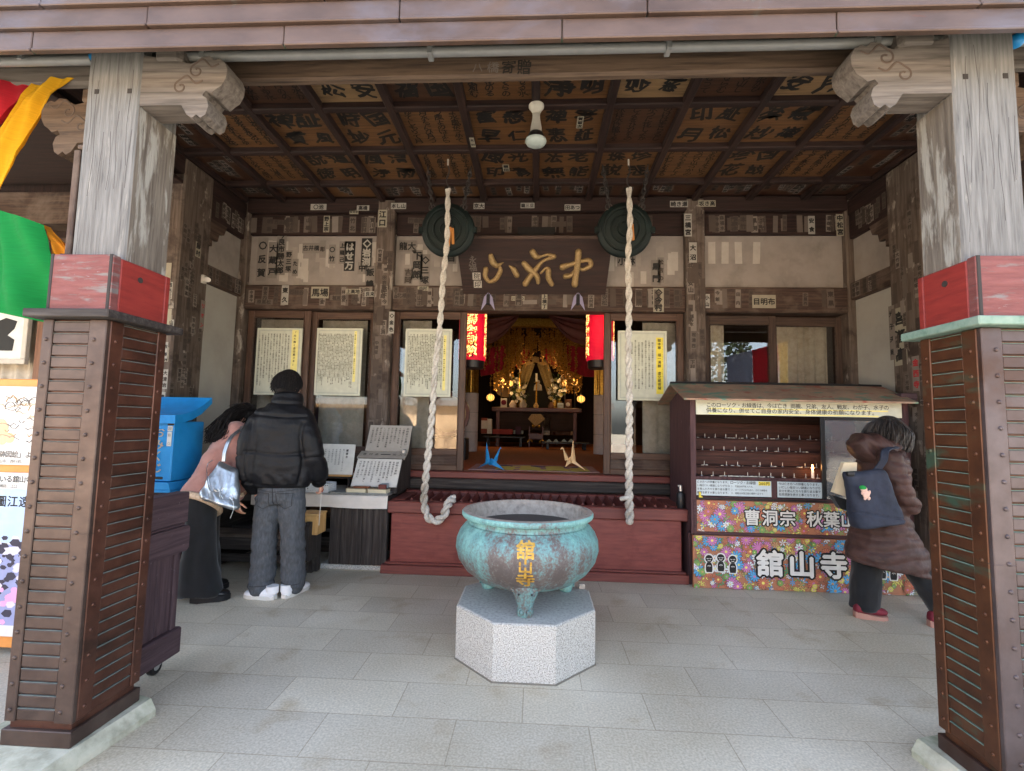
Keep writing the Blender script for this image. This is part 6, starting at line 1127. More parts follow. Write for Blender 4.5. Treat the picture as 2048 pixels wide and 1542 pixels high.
for px, py, Y, n, w, h, lab in ((1043, 790, AY, 60, .25, .3, 'vase of white chrysanthemums left of the altar centre'), (1110, 788, AY, 50, .25, .28, 'vase of white and yellow chrysanthemums right of the altar centre'), (1030, 765, AY+.3, 30, .2, .2, 'leafy flower spray high on the left of the altar'), (1120, 762, AY+.3, 34, .2, .2, 'leafy flower spray high on the right of the altar')):
    p = at(px, py, Y=Y); t = thing('flower_vase', lab, 'flowers', (p.x, Y, 1.711)); fr2 = random.Random(px)
    sub('vase', [GOLD], t, lambda b: b.lathe([(.05, 1.711), (.07, 1.78), (.05, 1.86), (.06, 1.9)], (p.x, Y, 0), 0, 20)); b = MB()
    for i in range(n):
        c = p + Vector((fr2.gauss(0, w*.4), fr2.uniform(-.1, .1), fr2.gauss(0, h*.4)))
        b.tube([(p.x, Y, 1.88), c], .0035, 0, 4)
        if i % 2 == 0:
            m = 1 if fr2.random() < .75 else 2
            for k in range(9): a = k*.698; b.add([c, c+Vector((.035*math.cos(a-.25), -.01, .035*math.sin(a-.25))), c+Vector((.042*math.cos(a), -.012, .042*math.sin(a))), c+Vector((.035*math.cos(a+.25), -.01, .035*math.sin(a+.25)))], [(0, 1, 2, 3)], m)
        else:
            d = Vector((fr2.uniform(-1, 1), fr2.uniform(-.5, .5), fr2.uniform(-.5, 1))).normalized(); u = d.orthogonal().normalized()
            b.add([c, c+d*.05+u*.022, c+d*.11, c+d*.05-u*.022], [(0, 1, 2, 3)], 0)
    b.tube([(p.x, Y, 1.88), p], .006, 0, 4)
    b.build('bouquet', [LEAF, PW, PY], t, smooth=0)
for px, py, r, mt, lab in ((1025, 810, .08, 'wrap_white', 'white wrapped parcel left on the altar table'), (1046, 807, .09, 'statue_grey', 'grey paper parcel beside the left vase'), (1102, 809, .07, 'card_brown', 'brown jar right of the altar centre'), (1072, 806, .06, 'brocade', 'small gilt censer at the altar centre')):
    p = at(px, 815, Y=AY-.15); b = MB(); b.ovals([((p.x, AY-.15, 1.711), r*.8, r*.7), ((p.x, AY-.15, 1.711+r*.8), r, r*.8), ((p.x, AY-.15, 1.711+r*1.5), r*.6, r*.5), ((p.x, AY-.15, 1.711+r*2), r*.35, r*.3)], 0, 14); tag(b.build('altar_offering', MATS[mt], loc=p), lab, 'offering')
# mat, cloth and the two folded cranes on the threshold floor
part('entrance_mat', [mk('mat_stripe', [S('8d6a5e'), S('a8897c'), S('8f7a8a')], (6, 1, 1), 2, 2)], lambda b: b.box(-.74, .70, 5.27, 6.0, .8365, .842, 0, .001))
b = MB(); cg = random.Random(1)
n = 24; vs = [(-.45+1.05*i/n, 5.29+.55*j/8, .8435+.004*cg.random()+.004*math.sin(i*.9)) for j in range(9) for i in range(n+1)]
b.add(vs, [(j*(n+1)+i, j*(n+1)+i+1, (j+1)*(n+1)+i+1, (j+1)*(n+1)+i) for j in range(8) for i in range(n)]); b.f, b.m = b.f, [1 if (k//n > 5 and (k % n) % 9 < 4) else 0 for k in range(len(b.f))]
tag(b.build('spread_cloth', [flat('cloth_lemon', S('c9c35e')), flat('cloth_violet', S('4b4266'))], loc=(.07, 5.5, .8435), smooth=60), 'yellow and violet patterned cloth spread under the paper cranes', 'cloth')
def crane(P, Y, mat, lab):
    g = {k: at(x, y, Y=Y+dy) for k, (x, y, dy) in P.items()}; b = MB()
    def tri(*k): b.add([g[q] for q in k], [tuple(range(len(k)))])
    def spike(base, tip, w, dy):
        p, q = g[base], g[tip]; d = (q-p).normalized(); s = d.cross(Y1).normalized()*w; b.add([p+s, p-s, p+Y1*w*.7, p-Y1*w*.7, q], [(0, 2, 4), (2, 1, 4), (1, 3, 4), (3, 0, 4), (0, 3, 1, 2)])
    spike('tb', 'tail', .03, 0); spike('nb', 'neck', .024, 0)
    p, q = g['neck'], g['beak']; b.add([p+Vector((0, -.008, 0)), p+Vector((0, .008, 0)), p+Vector((0, 0, -.03)), q], [(0, 1, 3), (1, 2, 3), (2, 0, 3)])
    c = (g['tb']+g['nb'])/2; r = .075
    top, bot = c+Z1*.045, c-Z1*.035; L, R = g['tb']-Z1*.02, g['nb']-Z1*.02; F_, B_ = c-Y1*.05, c+Y1*.05
    b.add([top, bot, L, R, F_, B_], [(0, 4, 2), (0, 3, 4), (0, 2, 5), (0, 5, 3), (1, 2, 4), (1, 4, 3), (1, 5, 2), (1, 3, 5)])
    for w in ('w1', 'w2'):
        q = g[w]; nrm = Vector((0, -.01, 0)); b.add([top, L+Z1*.02, q, R+Z1*.02, top-nrm, q-nrm], [(0, 1, 2), (0, 2, 3), (4, 2, 1)])
    tag(b.build('paper_crane', mat, loc=g['bot'] if 'bot' in g else c, smooth=0), lab, 'paper crane', 'folded paper cranes at the doorway')
crane({'tail': (973, 883, 0), 'tb': (976, 926, 0), 'neck': (1001, 893, 0), 'nb': (990, 922, 0), 'beak': (1003, 897, 0), 'w1': (1010, 941, -.08), 'w2': (955, 936, .1)}, 5.36, mk('paper_blue_fold', [S('1672ad'), S('1f86c4')], ns=3, rough=.6), 'bright blue folded paper crane on the yellow cloth')
crane({'tail': (1146, 878, 0), 'tb': (1146, 922, 0), 'neck': (1125, 893, 0), 'nb': (1134, 920, 0), 'beak': (1120, 899, 0), 'w1': (1172, 941, -.08), 'w2': (1130, 935, -.1)}, 5.40, mk('paper_tan_fold', [S('c9a678'), S('d9b98c')], ns=3, rough=.6), 'tan folded paper crane on the yellow cloth')
# round drum behind the left door pane
p = at(893, 828, Y=6.6); t = thing('taiko_drum', 'round temple drum behind the left door pane', 'drum', p); b = MB(); b.lathe([(.0, -.16), (.30, -.16), (.33, 0), (.30, .16), (0, .16)], p, 0, 40, (0.3, -1, 0)); b.build('barrel', DKL, t); b = MB(); b.lathe([(0, .166), (.24, .166), (.25, .161)], p, 0, 40, Vector((.3, -1, 0))); b.build('drum_skin', flat('hide', S('a58a68')), t); b = MB(); b.box(p.x-.3, p.x+.3, 6.5, 6.8, .84, p.z-.33, 0, .01); b.build('drum_stand', BLK, t)
# ================================================================== PEOPLE
def limb(b, pts, rs, n=14): b.tube(spline(pts, 4) if len(pts) > 2 else pts, RS(pts, rs), 0, n, round_=True)
def RS(pts, rs):
    if len(pts) <= 2: return rs
    out = []
    for i in range(len(pts)-1):
        for j in range(4): out.append(rs[i] + (rs[i+1]-rs[i])*j/4)
    return out + [rs[-1]]
def hand(b, wrist, d, palm, side, curl=.4, s=1.0):
    """palm and five bent fingers; d = pointing direction, palm = normal out of the palm, side = towards the thumb"""
    d, palm, side = Vector(d).normalized(), Vector(palm).normalized(), Vector(side).normalized(); w = Vector(wrist)
    b.ovals([(w - d*.01*s, .024*s, .019*s, side, palm), (w + d*.03*s, .034*s, .017*s, side, palm), (w + d*.07*s, .042*s, .016*s, side, palm), (w + d*.095*s, .038*s, .013*s, side, palm)], 0, 14)
    for k, (o, L) in enumerate(((.030, .070), (.010, .080), (-.011, .074), (-.031, .058))):
        p = w + d*.085*s + side*o*s; dd = d + side*o*1.2; pts = [p]; a = 0
        for j, f in enumerate((.45, .32, .23)):
            a += curl*(.5 + .35*j + .08*k); v = (dd.normalized()*math.cos(a) + palm*math.sin(a)); pts.append(pts[-1] + v*L*f*s)
        b.tube(pts, [.0095*s, .009*s, .0082*s, .0072*s], 0, 8, round_=True)
    p = w + d*.025*s + side*.03*s; v1 = (d*.6 + side*.75 + palm*.25).normalized(); v2 = (d*.85 + side*.3 + palm*.4).normalized()
    b.tube([p, p + v1*.038*s, p + v1*.038*s + v2*.045*s], [.013*s, .011*s, .009*s], 0, 8, round_=True)
def head(b, c, fwd, up, s=1.0):
    """skull, jaw, nose, brows, lips, eye sockets and ears around centre c"""
    f, u = Vector(fwd).normalized(), Vector(up).normalized(); r = f.cross(u).normalized(); u = r.cross(f).normalized(); M = Matrix((r, f, u)).transposed(); c = Vector(c)
    P = lambda x, y, z: c + (r*x + f*y + u*z)*s
    b.ball(P(0, -.012, .03), .074*s, .094*s, .085*s, 0, 18, M); b.ball(P(0, .028, -.04), .056*s, .06*s, .072*s, 0, 16, M); b.ball(P(0, .062, -.088), .026*s, .022*s, .02*s, 0, 10, M)
    b.tube([P(0, .088, .012), P(0, .106, -.018), P(0, .100, -.03)], [.009*s, .013*s, .013*s], 0, 8, round_=True)
    b.tube([P(-.036, .074, .022), P(0, .086, .026), P(.036, .074, .022)], .010*s, 0, 8, round_=True)
    for q in (-1, 1):
        b.ball(P(q*.031, .074, .004), .013*s, .010*s, .009*s, 0, 8, M); b.ball(P(q*.04, .05, -.035), .025*s, .03*s, .03*s, 0, 10, M)
        b.ball(P(q*.077, -.004, -.008), .010*s, .019*s, .032*s, 0, 10, M); b.ball(P(q*.075, .005, -.035), .008*s, .010*s, .012*s, 0, 8, M)
    b.tube([P(-.022, .082, -.058), P(0, .09, -.056), P(.022, .082, -.058)], .008*s, 0, 8, round_=True); b.tube([P(-.018, .082, -.067), P(0, .088, -.069), P(.018, .082, -.067)], .008*s, 0, 8, round_=True)
    return P
def face_marks(parent, P, s=1.0):
    b = MB()
    for q in (-1, 1): b.ball(P(q*.031, .083, .004), .006*s, .004*s, .004*s, 0, 8); b.tube([P(q*.016, .088, .024), P(q*.032, .087, .029), P(q*.048, .078, .024)], .003*s, 1, 6)
    b.build('eyes', [BLK, HAIR], parent)
def foot(b, heel, toe, w=.045, h=.06, m=0):
    a, t = Vector(heel), Vector(toe); d = (t-a); L = d.length; d.normalize(); s = Vector((-d.y, d.x, 0)).normalized()
    b.ovals([(a + d*x*L + Z1*z, w*k, hh, s, Z1) for x, z, k, hh in ((-.02, .035, .45, .022), (.03, .042, .75, .04), (.2, .045, .86, .045), (.42, .042, .9, .04), (.62, .034, 1.05, .032), (.8, .030, 1.0, .027), (.93, .027, .7, .022), (1.0, .025, .3, .012))], m, 18)
def fold(amp, fx, fz, seed=0):
    return lambda p: amp*(noise.noise(Vector((p.x*fx+seed, p.y*fx, p.z*fz))) + .5*noise.noise(Vector((p.x*fx*2.3, p.y*fx*2.3+seed, p.z*fz*2.1))))
# ---------------------------------------------------------------- man in black puffer jacket
MY = 3.66
man = thing('person', 'person seen from behind in black puffer jacket and grey jeans, looking down at the counter', 'person', (-1.96, MY, 0))
hd = at(577, 776, Y=MY+.07); hf = Vector((.30, .85, -.45))
b = MB(); HP = head(b, hd, hf, Vector((.15, .35, 1)), 1.02)
limb(b, [(-1.99, MY+.03, 1.38), (-1.99, MY+.05, 1.48), hd - Z1*.05], [.062, .055, .056])
b.ovals([((-1.965, MY+.02, 1.44), .06, .05), ((-1.965, MY+.02, 1.38), .19, .09), ((-1.965, MY+.02, 1.2), .17, .11), ((-1.96, MY, 1.0), .14, .1), ((-1.96, MY, .84), .16, .11), ((-1.96, MY, .76), .12, .09)], 0, 20)
for S_, K_ in (([(-2.13, MY+.0, 1.36), (-2.19, MY-.05, 1.10), (-2.18, MY+.0, .85)], -1), ([(-1.84, MY+.02, 1.37), (-1.76, MY+.02, 1.10), (-1.745, MY+.14, .88)], 1)): limb(b, S_, [.052, .042, .03])
hand(b, (-2.175, MY+.0, .845), (.05, .15, -1), (.9, .2, .1), (0, .98, .15), .45); hand(b, (-1.737, MY+.15, .875), (.02, .25, -1), (-.8, .3, 0), (-.1, .95, .2), .75)
for x, kx, fx in ((-2.065, -2.085, -2.082), (-1.885, -1.875, -1.872)): limb(b, [(x, MY, .80), (kx, MY+.01, .46), (fx, MY+.02, .08)], [.078, .05, .034])
blob(b, 'body', [SKIN], man, .0065, 3); face_marks(man, HP, 1.02)
b = MB()
b.ovals([((-1.985, MY+.055, 1.565), .105, .095), ((-1.99, MY+.045, 1.51), .125, .11), ((-1.995, MY+.03, 1.455), .15, .125), ((-2.0, MY+.015, 1.40), .215, .14), ((-2.0, MY+.01, 1.31), .248, .155), ((-1.99, MY, 1.15), .245, .16), ((-1.985, MY-.01, 1.0), .24, .165), ((-1.98, MY-.01, .90), .23, .16), ((-1.975, MY-.005, .85), .222, .15), ((-1.975, MY, .83), .195, .13)], 0, 28)
limb(b, [(-2.14, MY+.0, 1.35), (-2.19, MY-.05, 1.22), (-2.205, MY-.07, 1.06), (-2.195, MY-.05, .92), (-2.185, MY-.01, .83)], [.10, .104, .102, .096, .066])
limb(b, [(-1.85, MY+.015, 1.36), (-1.785, MY+.0, 1.22), (-1.75, MY+.01, 1.08), (-1.735, MY+.08, .95), (-1.742, MY+.14, .865)], [.095, .10, .095, .085, .06])
def mj(p):
    sl = abs(p.x+1.99) > .215
    zs = [1.488, 1.385, 1.10, .86] if not sl else [1.06, .86]
    d = min(abs(p.z - z + .012*math.sin(p.x*9)) for z in zs); d2 = abs(abs(p.x+1.985) - (.20 + .012*math.sin(p.z*14)))
    return (-.016*math.exp(-(d2/.012)**2) if .86 < p.z < 1.34 else 0) - .011*math.exp(-(d/.010)**2) + .009*noise.noise(p*6) + .006*noise.noise(Vector((p.x*9, p.y*9, p.z*24))) + (.006*math.sin(p.x*55 + 9*noise.noise(p*4)) if .87 < p.z < .93 and not sl else 0)
blob(b, 'jacket', [PUFF], man, .011, 5, mj)
b = MB()
b.ovals([((-1.975, MY, .90), .165, .115), ((-1.975, MY, .82), .178, .125), ((-1.975, MY, .74), .18, .125), ((-1.975, MY, .70), .15, .10)], 0, 24)
limb(b, [(-2.065, MY, .74), (-2.085, MY-.0, .46), (-2.085, MY+.0, .2), (-2.082, MY-.01, .085)], [.100, .093, .091, .097], 18); limb(b, [(-1.885, MY, .74), (-1.875, MY+.02, .46), (-1.872, MY+.05, .2), (-1.872, MY+.055, .085)], [.100, .092, .088, .093], 18)
def jw(p): return .010*noise.noise(Vector((p.x*9+3, p.y*9, p.z*14))) + .010*noise.noise(Vector((p.x*5, p.y*5, (p.z+.5*abs(p.x+1.975))*26)))*(1 if p.z < .35 or p.z > .62 else .5)
jn = blob(b, 'jeans', [DENIM], man, .0075, 4, jw)
from mathutils.bvhtree import BVHTree
jb = BVHTree.FromPolygons([v.co + BASE[man.name] for v in jn.data.vertices], [tuple(p.vertices) for p in jn.data.polygons])
def lay(b, pts, r, m=0):                      # a seam laid on the cloth facing the camera
    q = []
    for x, z in pts:
        h = jb.ray_cast(Vector((x, MY-.6, z)), Y1)
        if h[0]: q.append(h[0] - Y1*r*.3)
    if len(q) > 1: b = MB(); b.tube(q, r, m, 5); b.build('seam', flat('seam_dark', S('26282b')), man)
b = MB(); sg = lambda a, c, n=10: [(a[0]+(c[0]-a[0])*i/n, a[1]+(c[1]-a[1])*i/n) for i in range(n+1)]
lay(b, sg((-1.975, .84), (-1.975, .68)), .003); lay(b, sg((-1.975, .805), (-2.13, .82)), .0025); lay(b, sg((-1.975, .805), (-1.83, .82)), .0025)
for cx in (-2.06, -1.895): lay(b, sg((cx-.055, .795), (cx-.05, .70), 6) + sg((cx-.05, .70), (cx, .675), 4) + sg((cx, .675), (cx+.05, .70), 4) + sg((cx+.05, .70), (cx+.055, .795), 6) + sg((cx+.055, .795), (cx-.055, .795), 6), .0022)
for cx, w in ((-2.082, .1), (-1.872, .095)): lay(b, sg((cx-w, .10), (cx+w, .10)), .0025)

for hl, tt in (((-1.95, MY-.06, 0), (-2.20, MY-.02, 0)), ((-1.885, MY-.035, 0), (-1.835, MY+.23, 0))):
    b = MB(); foot(b, hl, tt, .052); a, t = Vector(hl), Vector(tt); d = (t-a).normalized(); s = Vector((-d.y, d.x, 0)); L = (t-a).length
    ol = [(a + d*L*x + s*q*w) for x, w, q in ((-.04, .02, 1), (.15, .045, 1), (.5, .048, 1), (.75, .056, 1), (.95, .036, 1), (1.02, .0, 1), (.95, .036, -1), (.75, .056, -1), (.5, .048, -1), (.15, .045, -1), (-.04, .02, -1))]
    b.prism([(p.x, p.y) for p in ol][::-1], (0, 0, .002), X1, Y1, (0, 0, .026), 1); b.tube([a + d*.02 + Z1*.05, a + d*.02 + Z1*.10], .045, 0, 12); b.build('shoe', [WHITE, flat('sole_white', S('c9c6bf'))], man, smooth=50)
def hairball(b, c, f, u, s, n, rg, length=.05, fall=.3):
    """cap of hair plus many short locks"""
    f, u = Vector(f).normalized(), Vector(u).normalized(); r = f.cross(u).normalized(); u = r.cross(f).normalized(); c = Vector(c)
    M = Matrix((r, f, u)).transposed(); b.ball(c + (f*-.018 + u*.036)*s, .083*s, .098*s, .09*s, 0, 20, M); b.ball(c + (f*-.04 - u*.015)*s, .066*s, .056*s, .066*s, 0, 16, M)
    for i in range(n):
        th = rg.uniform(0, 6.283); ph = rg.uniform(.1, 2.25); d = r*math.cos(th)*math.sin(ph) + f*math.sin(th)*math.sin(ph) + u*math.cos(ph)
        if d.dot(f) > .45 and d.dot(u) < .55: continue
        p = c + (f*-.018 + u*.036)*s + (r*d.dot(r)*.08 + f*d.dot(f)*.095 + u*d.dot(u)*.087)*s; g = (d*.45 - u*fall + r*rg.uniform(-.2, .2) + f*rg.uniform(-.1, .25)).normalized(); q = p + g*length*s*rg.uniform(.6, 1.1)
        b.tube([p - g*.015, p.lerp(q, .5) + d*.006*s, q - u*.008*s], [.0035*s, .003*s, .0008*s], 0, 3)
b = MB(); hairball(b, hd, hf, Vector((.15, .35, 1)), 1.07, 3600, random.Random(3), .05, .95); b.build('hair', HAIR, man, smooth=70)
b = MB(); b.tube([(-1.742, MY+.185, .80), (-1.742, MY+.19, .72), (-1.747, MY+.19, .55), (-1.748, MY+.19, .50)], .0025, 0, 6); b.tube([(-1.742, MY+.17, .815), (-1.735, MY+.19, .79), (-1.742, MY+.185, .77)], .012, 1, 8)
tag(b.build('prayer_string', [PAPER, flat('tassel_rust', S('9a4b3c'))], loc=(-1.742, MY+.18, .8)), 'thin white string with rust tassel hanging from the right hand of the jeans wearer', 'string')
# ---------------------------------------------------------------- woman in pink jacket, stooping
WY = 3.56
wo = thing('person', 'stooping person in pink suede jacket and wide black trousers with long dark hair', 'person', (-2.50, WY, 0))
sh = at(472, 876, Y=WY+.32); hip = at(408, 990, Y=WY+.05); hc = at(489, 838, Y=WY+.42); wf = Vector((.75, .45, -.55)); wu = Vector((.5, .25, .85))
ax_ = (sh-hip).normalized(); sd_ = ax_.cross(Y1).normalized(); dv = sd_.cross(ax_)   # spine axis, back-front, left-right frame
b = MB(); WP = head(b, hc, wf, wu, .96)
limb(b, [sh - ax_*.02, sh + ax_*.05, hc - wu.normalized()*.03], [.055, .045, .05])
lat = Vector((-.35, .93, 0)).normalized(); lat = (lat - ax_*lat.dot(ax_)).normalized(); bk = ax_.cross(lat).normalized()
SPN = lambda f, w, t: (hip.lerp(sh, f), w, t, lat, bk)
b.ovals([SPN(-.15, .10, .09), SPN(0, .155, .11), SPN(.35, .125, .095), SPN(.8, .155, .1), SPN(1.0, .15, .08), SPN(1.1, .06, .05)], 0, 18)
aR = [sh - lat*.15, sh - lat*.17 + Vector((.03, .0, -.25)), at(470, 1000, Y=WY+.16)]; aL = [sh + lat*.16, sh + lat*.18 + Vector((.08, .02, -.22)), Vector((-2.15, WY+.50, .80))]
limb(b, aR, [.045, .038, .028]); limb(b, aL, [.045, .038, .028])
hand(b, aR[2], (.15, .25, -.9), (.3, .8, .1), (.9, -.3, .1), .55, .92); hand(b, (-2.148, WY+.50, .79), (.5, .3, -.6), (-.3, -.3, -.8), (-.5, .7, 0), .5, .92)
for x, y in ((-2.52, WY-.04), (-2.61, WY+.16)): limb(b, [(x-.02, y, .8), (x+.03, y+.02, .45), (x+.04, y, .07)], [.08, .052, .04])
blob(b, 'body', [SKIN], wo, .0065, 3); face_marks(wo, WP, .96)
b = MB(); b.ovals([SPN(-.16, .20, .142), SPN(.0, .205, .146), SPN(.2, .20, .142), SPN(.45, .195, .138), SPN(.7, .20, .135), SPN(.9, .195, .125), SPN(1.02, .16, .105), SPN(1.1, .08, .08)], 0, 26)
limb(b, [aR[0], aR[0].lerp(aR[1], .5) - lat*.02, aR[1], aR[1].lerp(aR[2], .55), aR[2] + Z1*.05], [.082, .085, .078, .07, .066]); limb(b, [aL[0], aL[1], aL[2] + Z1*.03], [.08, .075, .06])
blob(b, 'jacket', [SUEDE], wo, .011, 6, fold(.014, 7, 7, 9))
b = MB(); ring = [hip.lerp(sh, -.15) + lat*.205*math.cos(q*.262) + bk*.148*math.sin(q*.262) for q in range(25)]; b.tube(ring, .026, 0, 10, cap=False)
ring = [hip.lerp(sh, -.02+.12*math.cos(q*.5)) - lat*.0 + bk*(-.0) + lat*(-.20) + bk*.03*math.sin(q*.5) for q in range(13)]
ring = [aR[2] + Z1*.05 + Vector((.062*math.cos(q*.5236), .062*math.sin(q*.5236), .008*math.sin(q))) for q in range(13)]; b.tube(ring, .018, 0, 8, cap=False); b.build('fleece_trim', FLEECE, wo, smooth=70)
b = MB(); b.ovals([((-2.525, WY+.05, .86), .12, .11), ((-2.535, WY+.03, .80), .155, .135), ((-2.545, WY+.02, .70), .165, .14), ((-2.56, WY+.03, .66), .15, .13)], 0, 22)
b.ovals([((-2.52, WY-.04, .78), .105, .11), ((-2.505, WY-.04, .5), .105, .11), ((-2.49, WY-.04, .25), .122, .12), ((-2.475, WY-.04, .07), .145, .13), ((-2.475, WY-.04, .045), .14, .125)], 0, 22); b.ovals([((-2.61, WY+.15, .78), .10, .1), ((-2.62, WY+.16, .5), .10, .11), ((-2.625, WY+.17, .25), .12, .12), ((-2.63, WY+.17, .07), .14, .13), ((-2.63, WY+.17, .05), .13, .12)], 0, 22)
blob(b, 'trousers', [CLOTHK], wo, .01, 5, lambda p: .011*math.sin(p.x*46 + 8*noise.noise(p*2))*max(0, 1-p.z/.9) + .008*noise.noise(p*8))
for hl, tt in (((-2.50, WY-.085, 0), (-2.285, WY+.02, 0)), ((-2.65, WY+.13, 0), (-2.45, WY+.25, 0))):
    b = MB(); foot(b, Vector(hl)+Z1*.02, Vector(tt)+Z1*.02, .05); a, t = Vector(hl), Vector(tt); d = (t-a).normalized(); s = Vector((-d.y, d.x, 0)); L = (t-a).length
    ol = [(a + d*L*x + s*q*w) for x, w, q in ((-.05, .02, 1), (.15, .045, 1), (.5, .048, 1), (.75, .058, 1), (.95, .038, 1), (1.03, .0, 1), (.95, .038, -1), (.75, .058, -1), (.5, .048, -1), (.15, .045, -1), (-.05, .02, -1))]
    b.prism([(p.x, p.y) for p in ol][::-1], (0, 0, .002), X1, Y1, (0, 0, .04), 0); b.build('shoe', SHOEK, wo, smooth=50)
b = MB(); rg = random.Random(12); hairball(b, hc, wf, wu, 1.02, 700, rg, .08, .6)
for i in range(1100):      # long locks falling over the shoulder and along the back
    th = rg.uniform(-1.6, 1.6); rt = wf.cross(wu).normalized(); p = hc + wu.normalized()*rg.uniform(.02, .11) - wf.normalized()*rg.uniform(.02, .10) + rt*.075*math.sin(th)
    k_ = rg.random(); e = at(452 - 34*k_*rg.random()**.5, 868 + rg.uniform(-16, 10), Y=WY+.17+rg.uniform(-.05, .08)); m = p.lerp(e, .5) + Vector((-.005, -.04, .03)); b.tube(spline([p, m, e + Vector((rg.uniform(-.03, .03), rg.uniform(-.03, .03), 0)), e + Vector((-.06*rg.random(), -.02, -.03-.02*rg.random()))], 4), [.0042]*8 + [.0036, .003, .0022, .0015, .0008], 0, 4)
b.build('hair', HAIR, wo, smooth=80)
# silver shoulder bag
bg = thing('shoulder_bag', 'shiny silver drawstring shoulder bag on the back of the pink jacket', 'bag', (-2.42, WY-.12, .85))
a_ = at(452, 905, Y=WY-.02); bl, br = at(397, 992, Y=WY-.12), at(479, 1022, Y=WY-.12); tl, tr = at(438, 920, Y=WY-.05), at(476, 940, Y=WY-.05)
b = MB(); R_ = []
for f in (0, .08, .25, .5, .75, .92, 1.0):
    c = ((tl+tr)/2).lerp((bl+br)/2, f); u = (tr-tl).lerp(br-bl, f); w = u.length/2; u.normalize(); k = .35 if f in (0,) else (.6 if f == 1 else 1); R_.append((c, w*(1.0 if f < .92 else (.98 if f < 1 else .85)), (.035+.05*f)*k, u, u.cross(Z1).normalized()))
b.ovals(R_, 0, 24); blob(b, 'pouch', [SILV], bg, .007, 4, lambda p: .008*noise.noise(p*8) + .004*math.sin(p.x*40+p.z*30+5*noise.noise(p*5)))
b = MB(); st = at(488, 862, Y=WY+.16)
for o in (0, .012): b.tube(spline([tl + Vector((.03+o, 0, -.01)), a_ + Vector((o, -.02, .02)), a_.lerp(st, .55) + Vector((o, -.07, .03)), st + Vector((o, -.02, .03)), sh + Vector((.05, -.1, .08))]), .0085, 0, 8)
b.build('strap', SILV, bg, smooth=60)
b = MB(); m_ = at(440, 982, Y=WY-.205)
for q, e in ((-1, (-.045, .02)), (1, (.03, .025))): b.tube(spline([m_, m_ + Vector((q*.02, -.01, .02)), m_ + Vector((e[0], -.01, e[1])), m_ + Vector((q*.02, -.01, 0)), m_]), .003, 0, 6)
for e in ((.012, -.06), (.03, -.055)): b.tube(spline([m_, m_ + Vector((e[0]*.6, -.012, e[1]*.5)), m_ + Vector((e[0], -.005, e[1]))]), .003, 0, 6)
b.tube(spline([m_, m_ + Vector((-.08, -.0, .01)), tl + Vector((-.09, .0, -.05)), tl + Vector((-.05, .0, .0))]), .003, 0, 6)
m2 = at(466, 1002, Y=WY-.205); b.tube(spline([m2 + Vector((.0, 0, .03)), m2, m2 + Vector((.015, -.01, -.05)), m2 + Vector((-.005, -.01, -.12))]), .003, 0, 6); b.tube(spline([m2, m2 + Vector((-.02, -.01, .03)), m2 + Vector((.0, -.01, .045)), m2]), .003, 0, 6)
b.build('drawstring', SILV, bg)
# ---------------------------------------------------------------- woman in brown down coat walking right
OY = 3.72
ol_ = thing('person', 'grey haired person in long brown quilted coat walking right before the candle cabinet', 'person', (2.55, OY, 0))
oh = Vector((2.665, OY+.03, 1.345)); of = Vector((.80, .50, -.22)); ou = Vector((.22, .05, 1))
b = MB(); OP = head(b, oh, of, ou, .95)
limb(b, [(2.60, OY, 1.15), (2.645, OY+.01, 1.22), (2.68, OY+.02, 1.28)], [.055, .048, .05])
b.ovals([((2.62, OY, 1.2), .05, .05), ((2.60, OY, 1.13), .10, .16), ((2.585, OY, .95), .105, .15), ((2.56, OY, .78), .11, .15), ((2.56, OY, .66), .12, .16), ((2.56, OY, .6), .08, .12)], 0, 18)
oaR = [at(1778, 918, Y=OY-.16), at(1796, 972, Y=OY-.20), at(1822, 1012, Y=OY-.17)]; oaL = [(2.62, OY+.17, 1.12), (2.56, OY+.22, .9), (2.70, OY+.24, .78)]
limb(b, oaR, [.045, .038, .027]); limb(b, oaL, [.045, .038, .027]); hand(b, oaR[2] - Vector((.03, -.02, -.02)), (.35, .5, -.7), (-.1, .9, -.2), (.3, .2, .9), .6, .88); hand(b, (2.70, OY+.24, .78), (.7, 0, -.6), (0, -.9, -.2), (.4, -.2, .8), .6, .88)
legs = [[(2.53, OY+.02, .66), (2.46, OY+.03, .40), (2.42, OY+.02, .09)], [(2.60, OY-.06, .66), (2.73, OY-.10, .40), (2.845, OY-.12, .10)]]
for L_ in legs: limb(b, L_, [.075, .05, .038])
blob(b, 'body', [SKIN], ol_, .0065, 3); face_marks(ol_, OP, .95)
def quilt(p):
    z = p.z + .05*noise.noise(p*3) + (.12*(p.x-2.56) if p.z > .6 else -.10*(p.x-2.56)); return .011*abs(math.sin(z*math.pi/.075)) - .008 + .006*noise.noise(p*9) + .004*noise.noise(p*22)
b = MB()
b.ovals([((2.63, OY, 1.235), .085, .085), ((2.605, OY, 1.18), .125, .155), ((2.595, OY, 1.12), .145, .19), ((2.585, OY, 1.0), .150, .195), ((2.57, OY, .88), .150, .195), ((2.555, OY, .76), .160, .20), ((2.565, OY, .62), .195, .215), ((2.58, OY-.01, .50), .25, .225), ((2.585, OY-.015, .41), .278, .225, (.985, 0, -.17), (0, 1, 0)), ((2.587, OY-.02, .365), .275, .22, (.985, 0, -.17), (0, 1, 0))], 0, 30)
limb(b, [oaR[0], oaR[1], oaR[2]], [.082, .082, .062]); limb(b, oaL, [.085, .08, .06])
blob(b, 'coat', [PUFB], ol_, .011, 4, quilt)
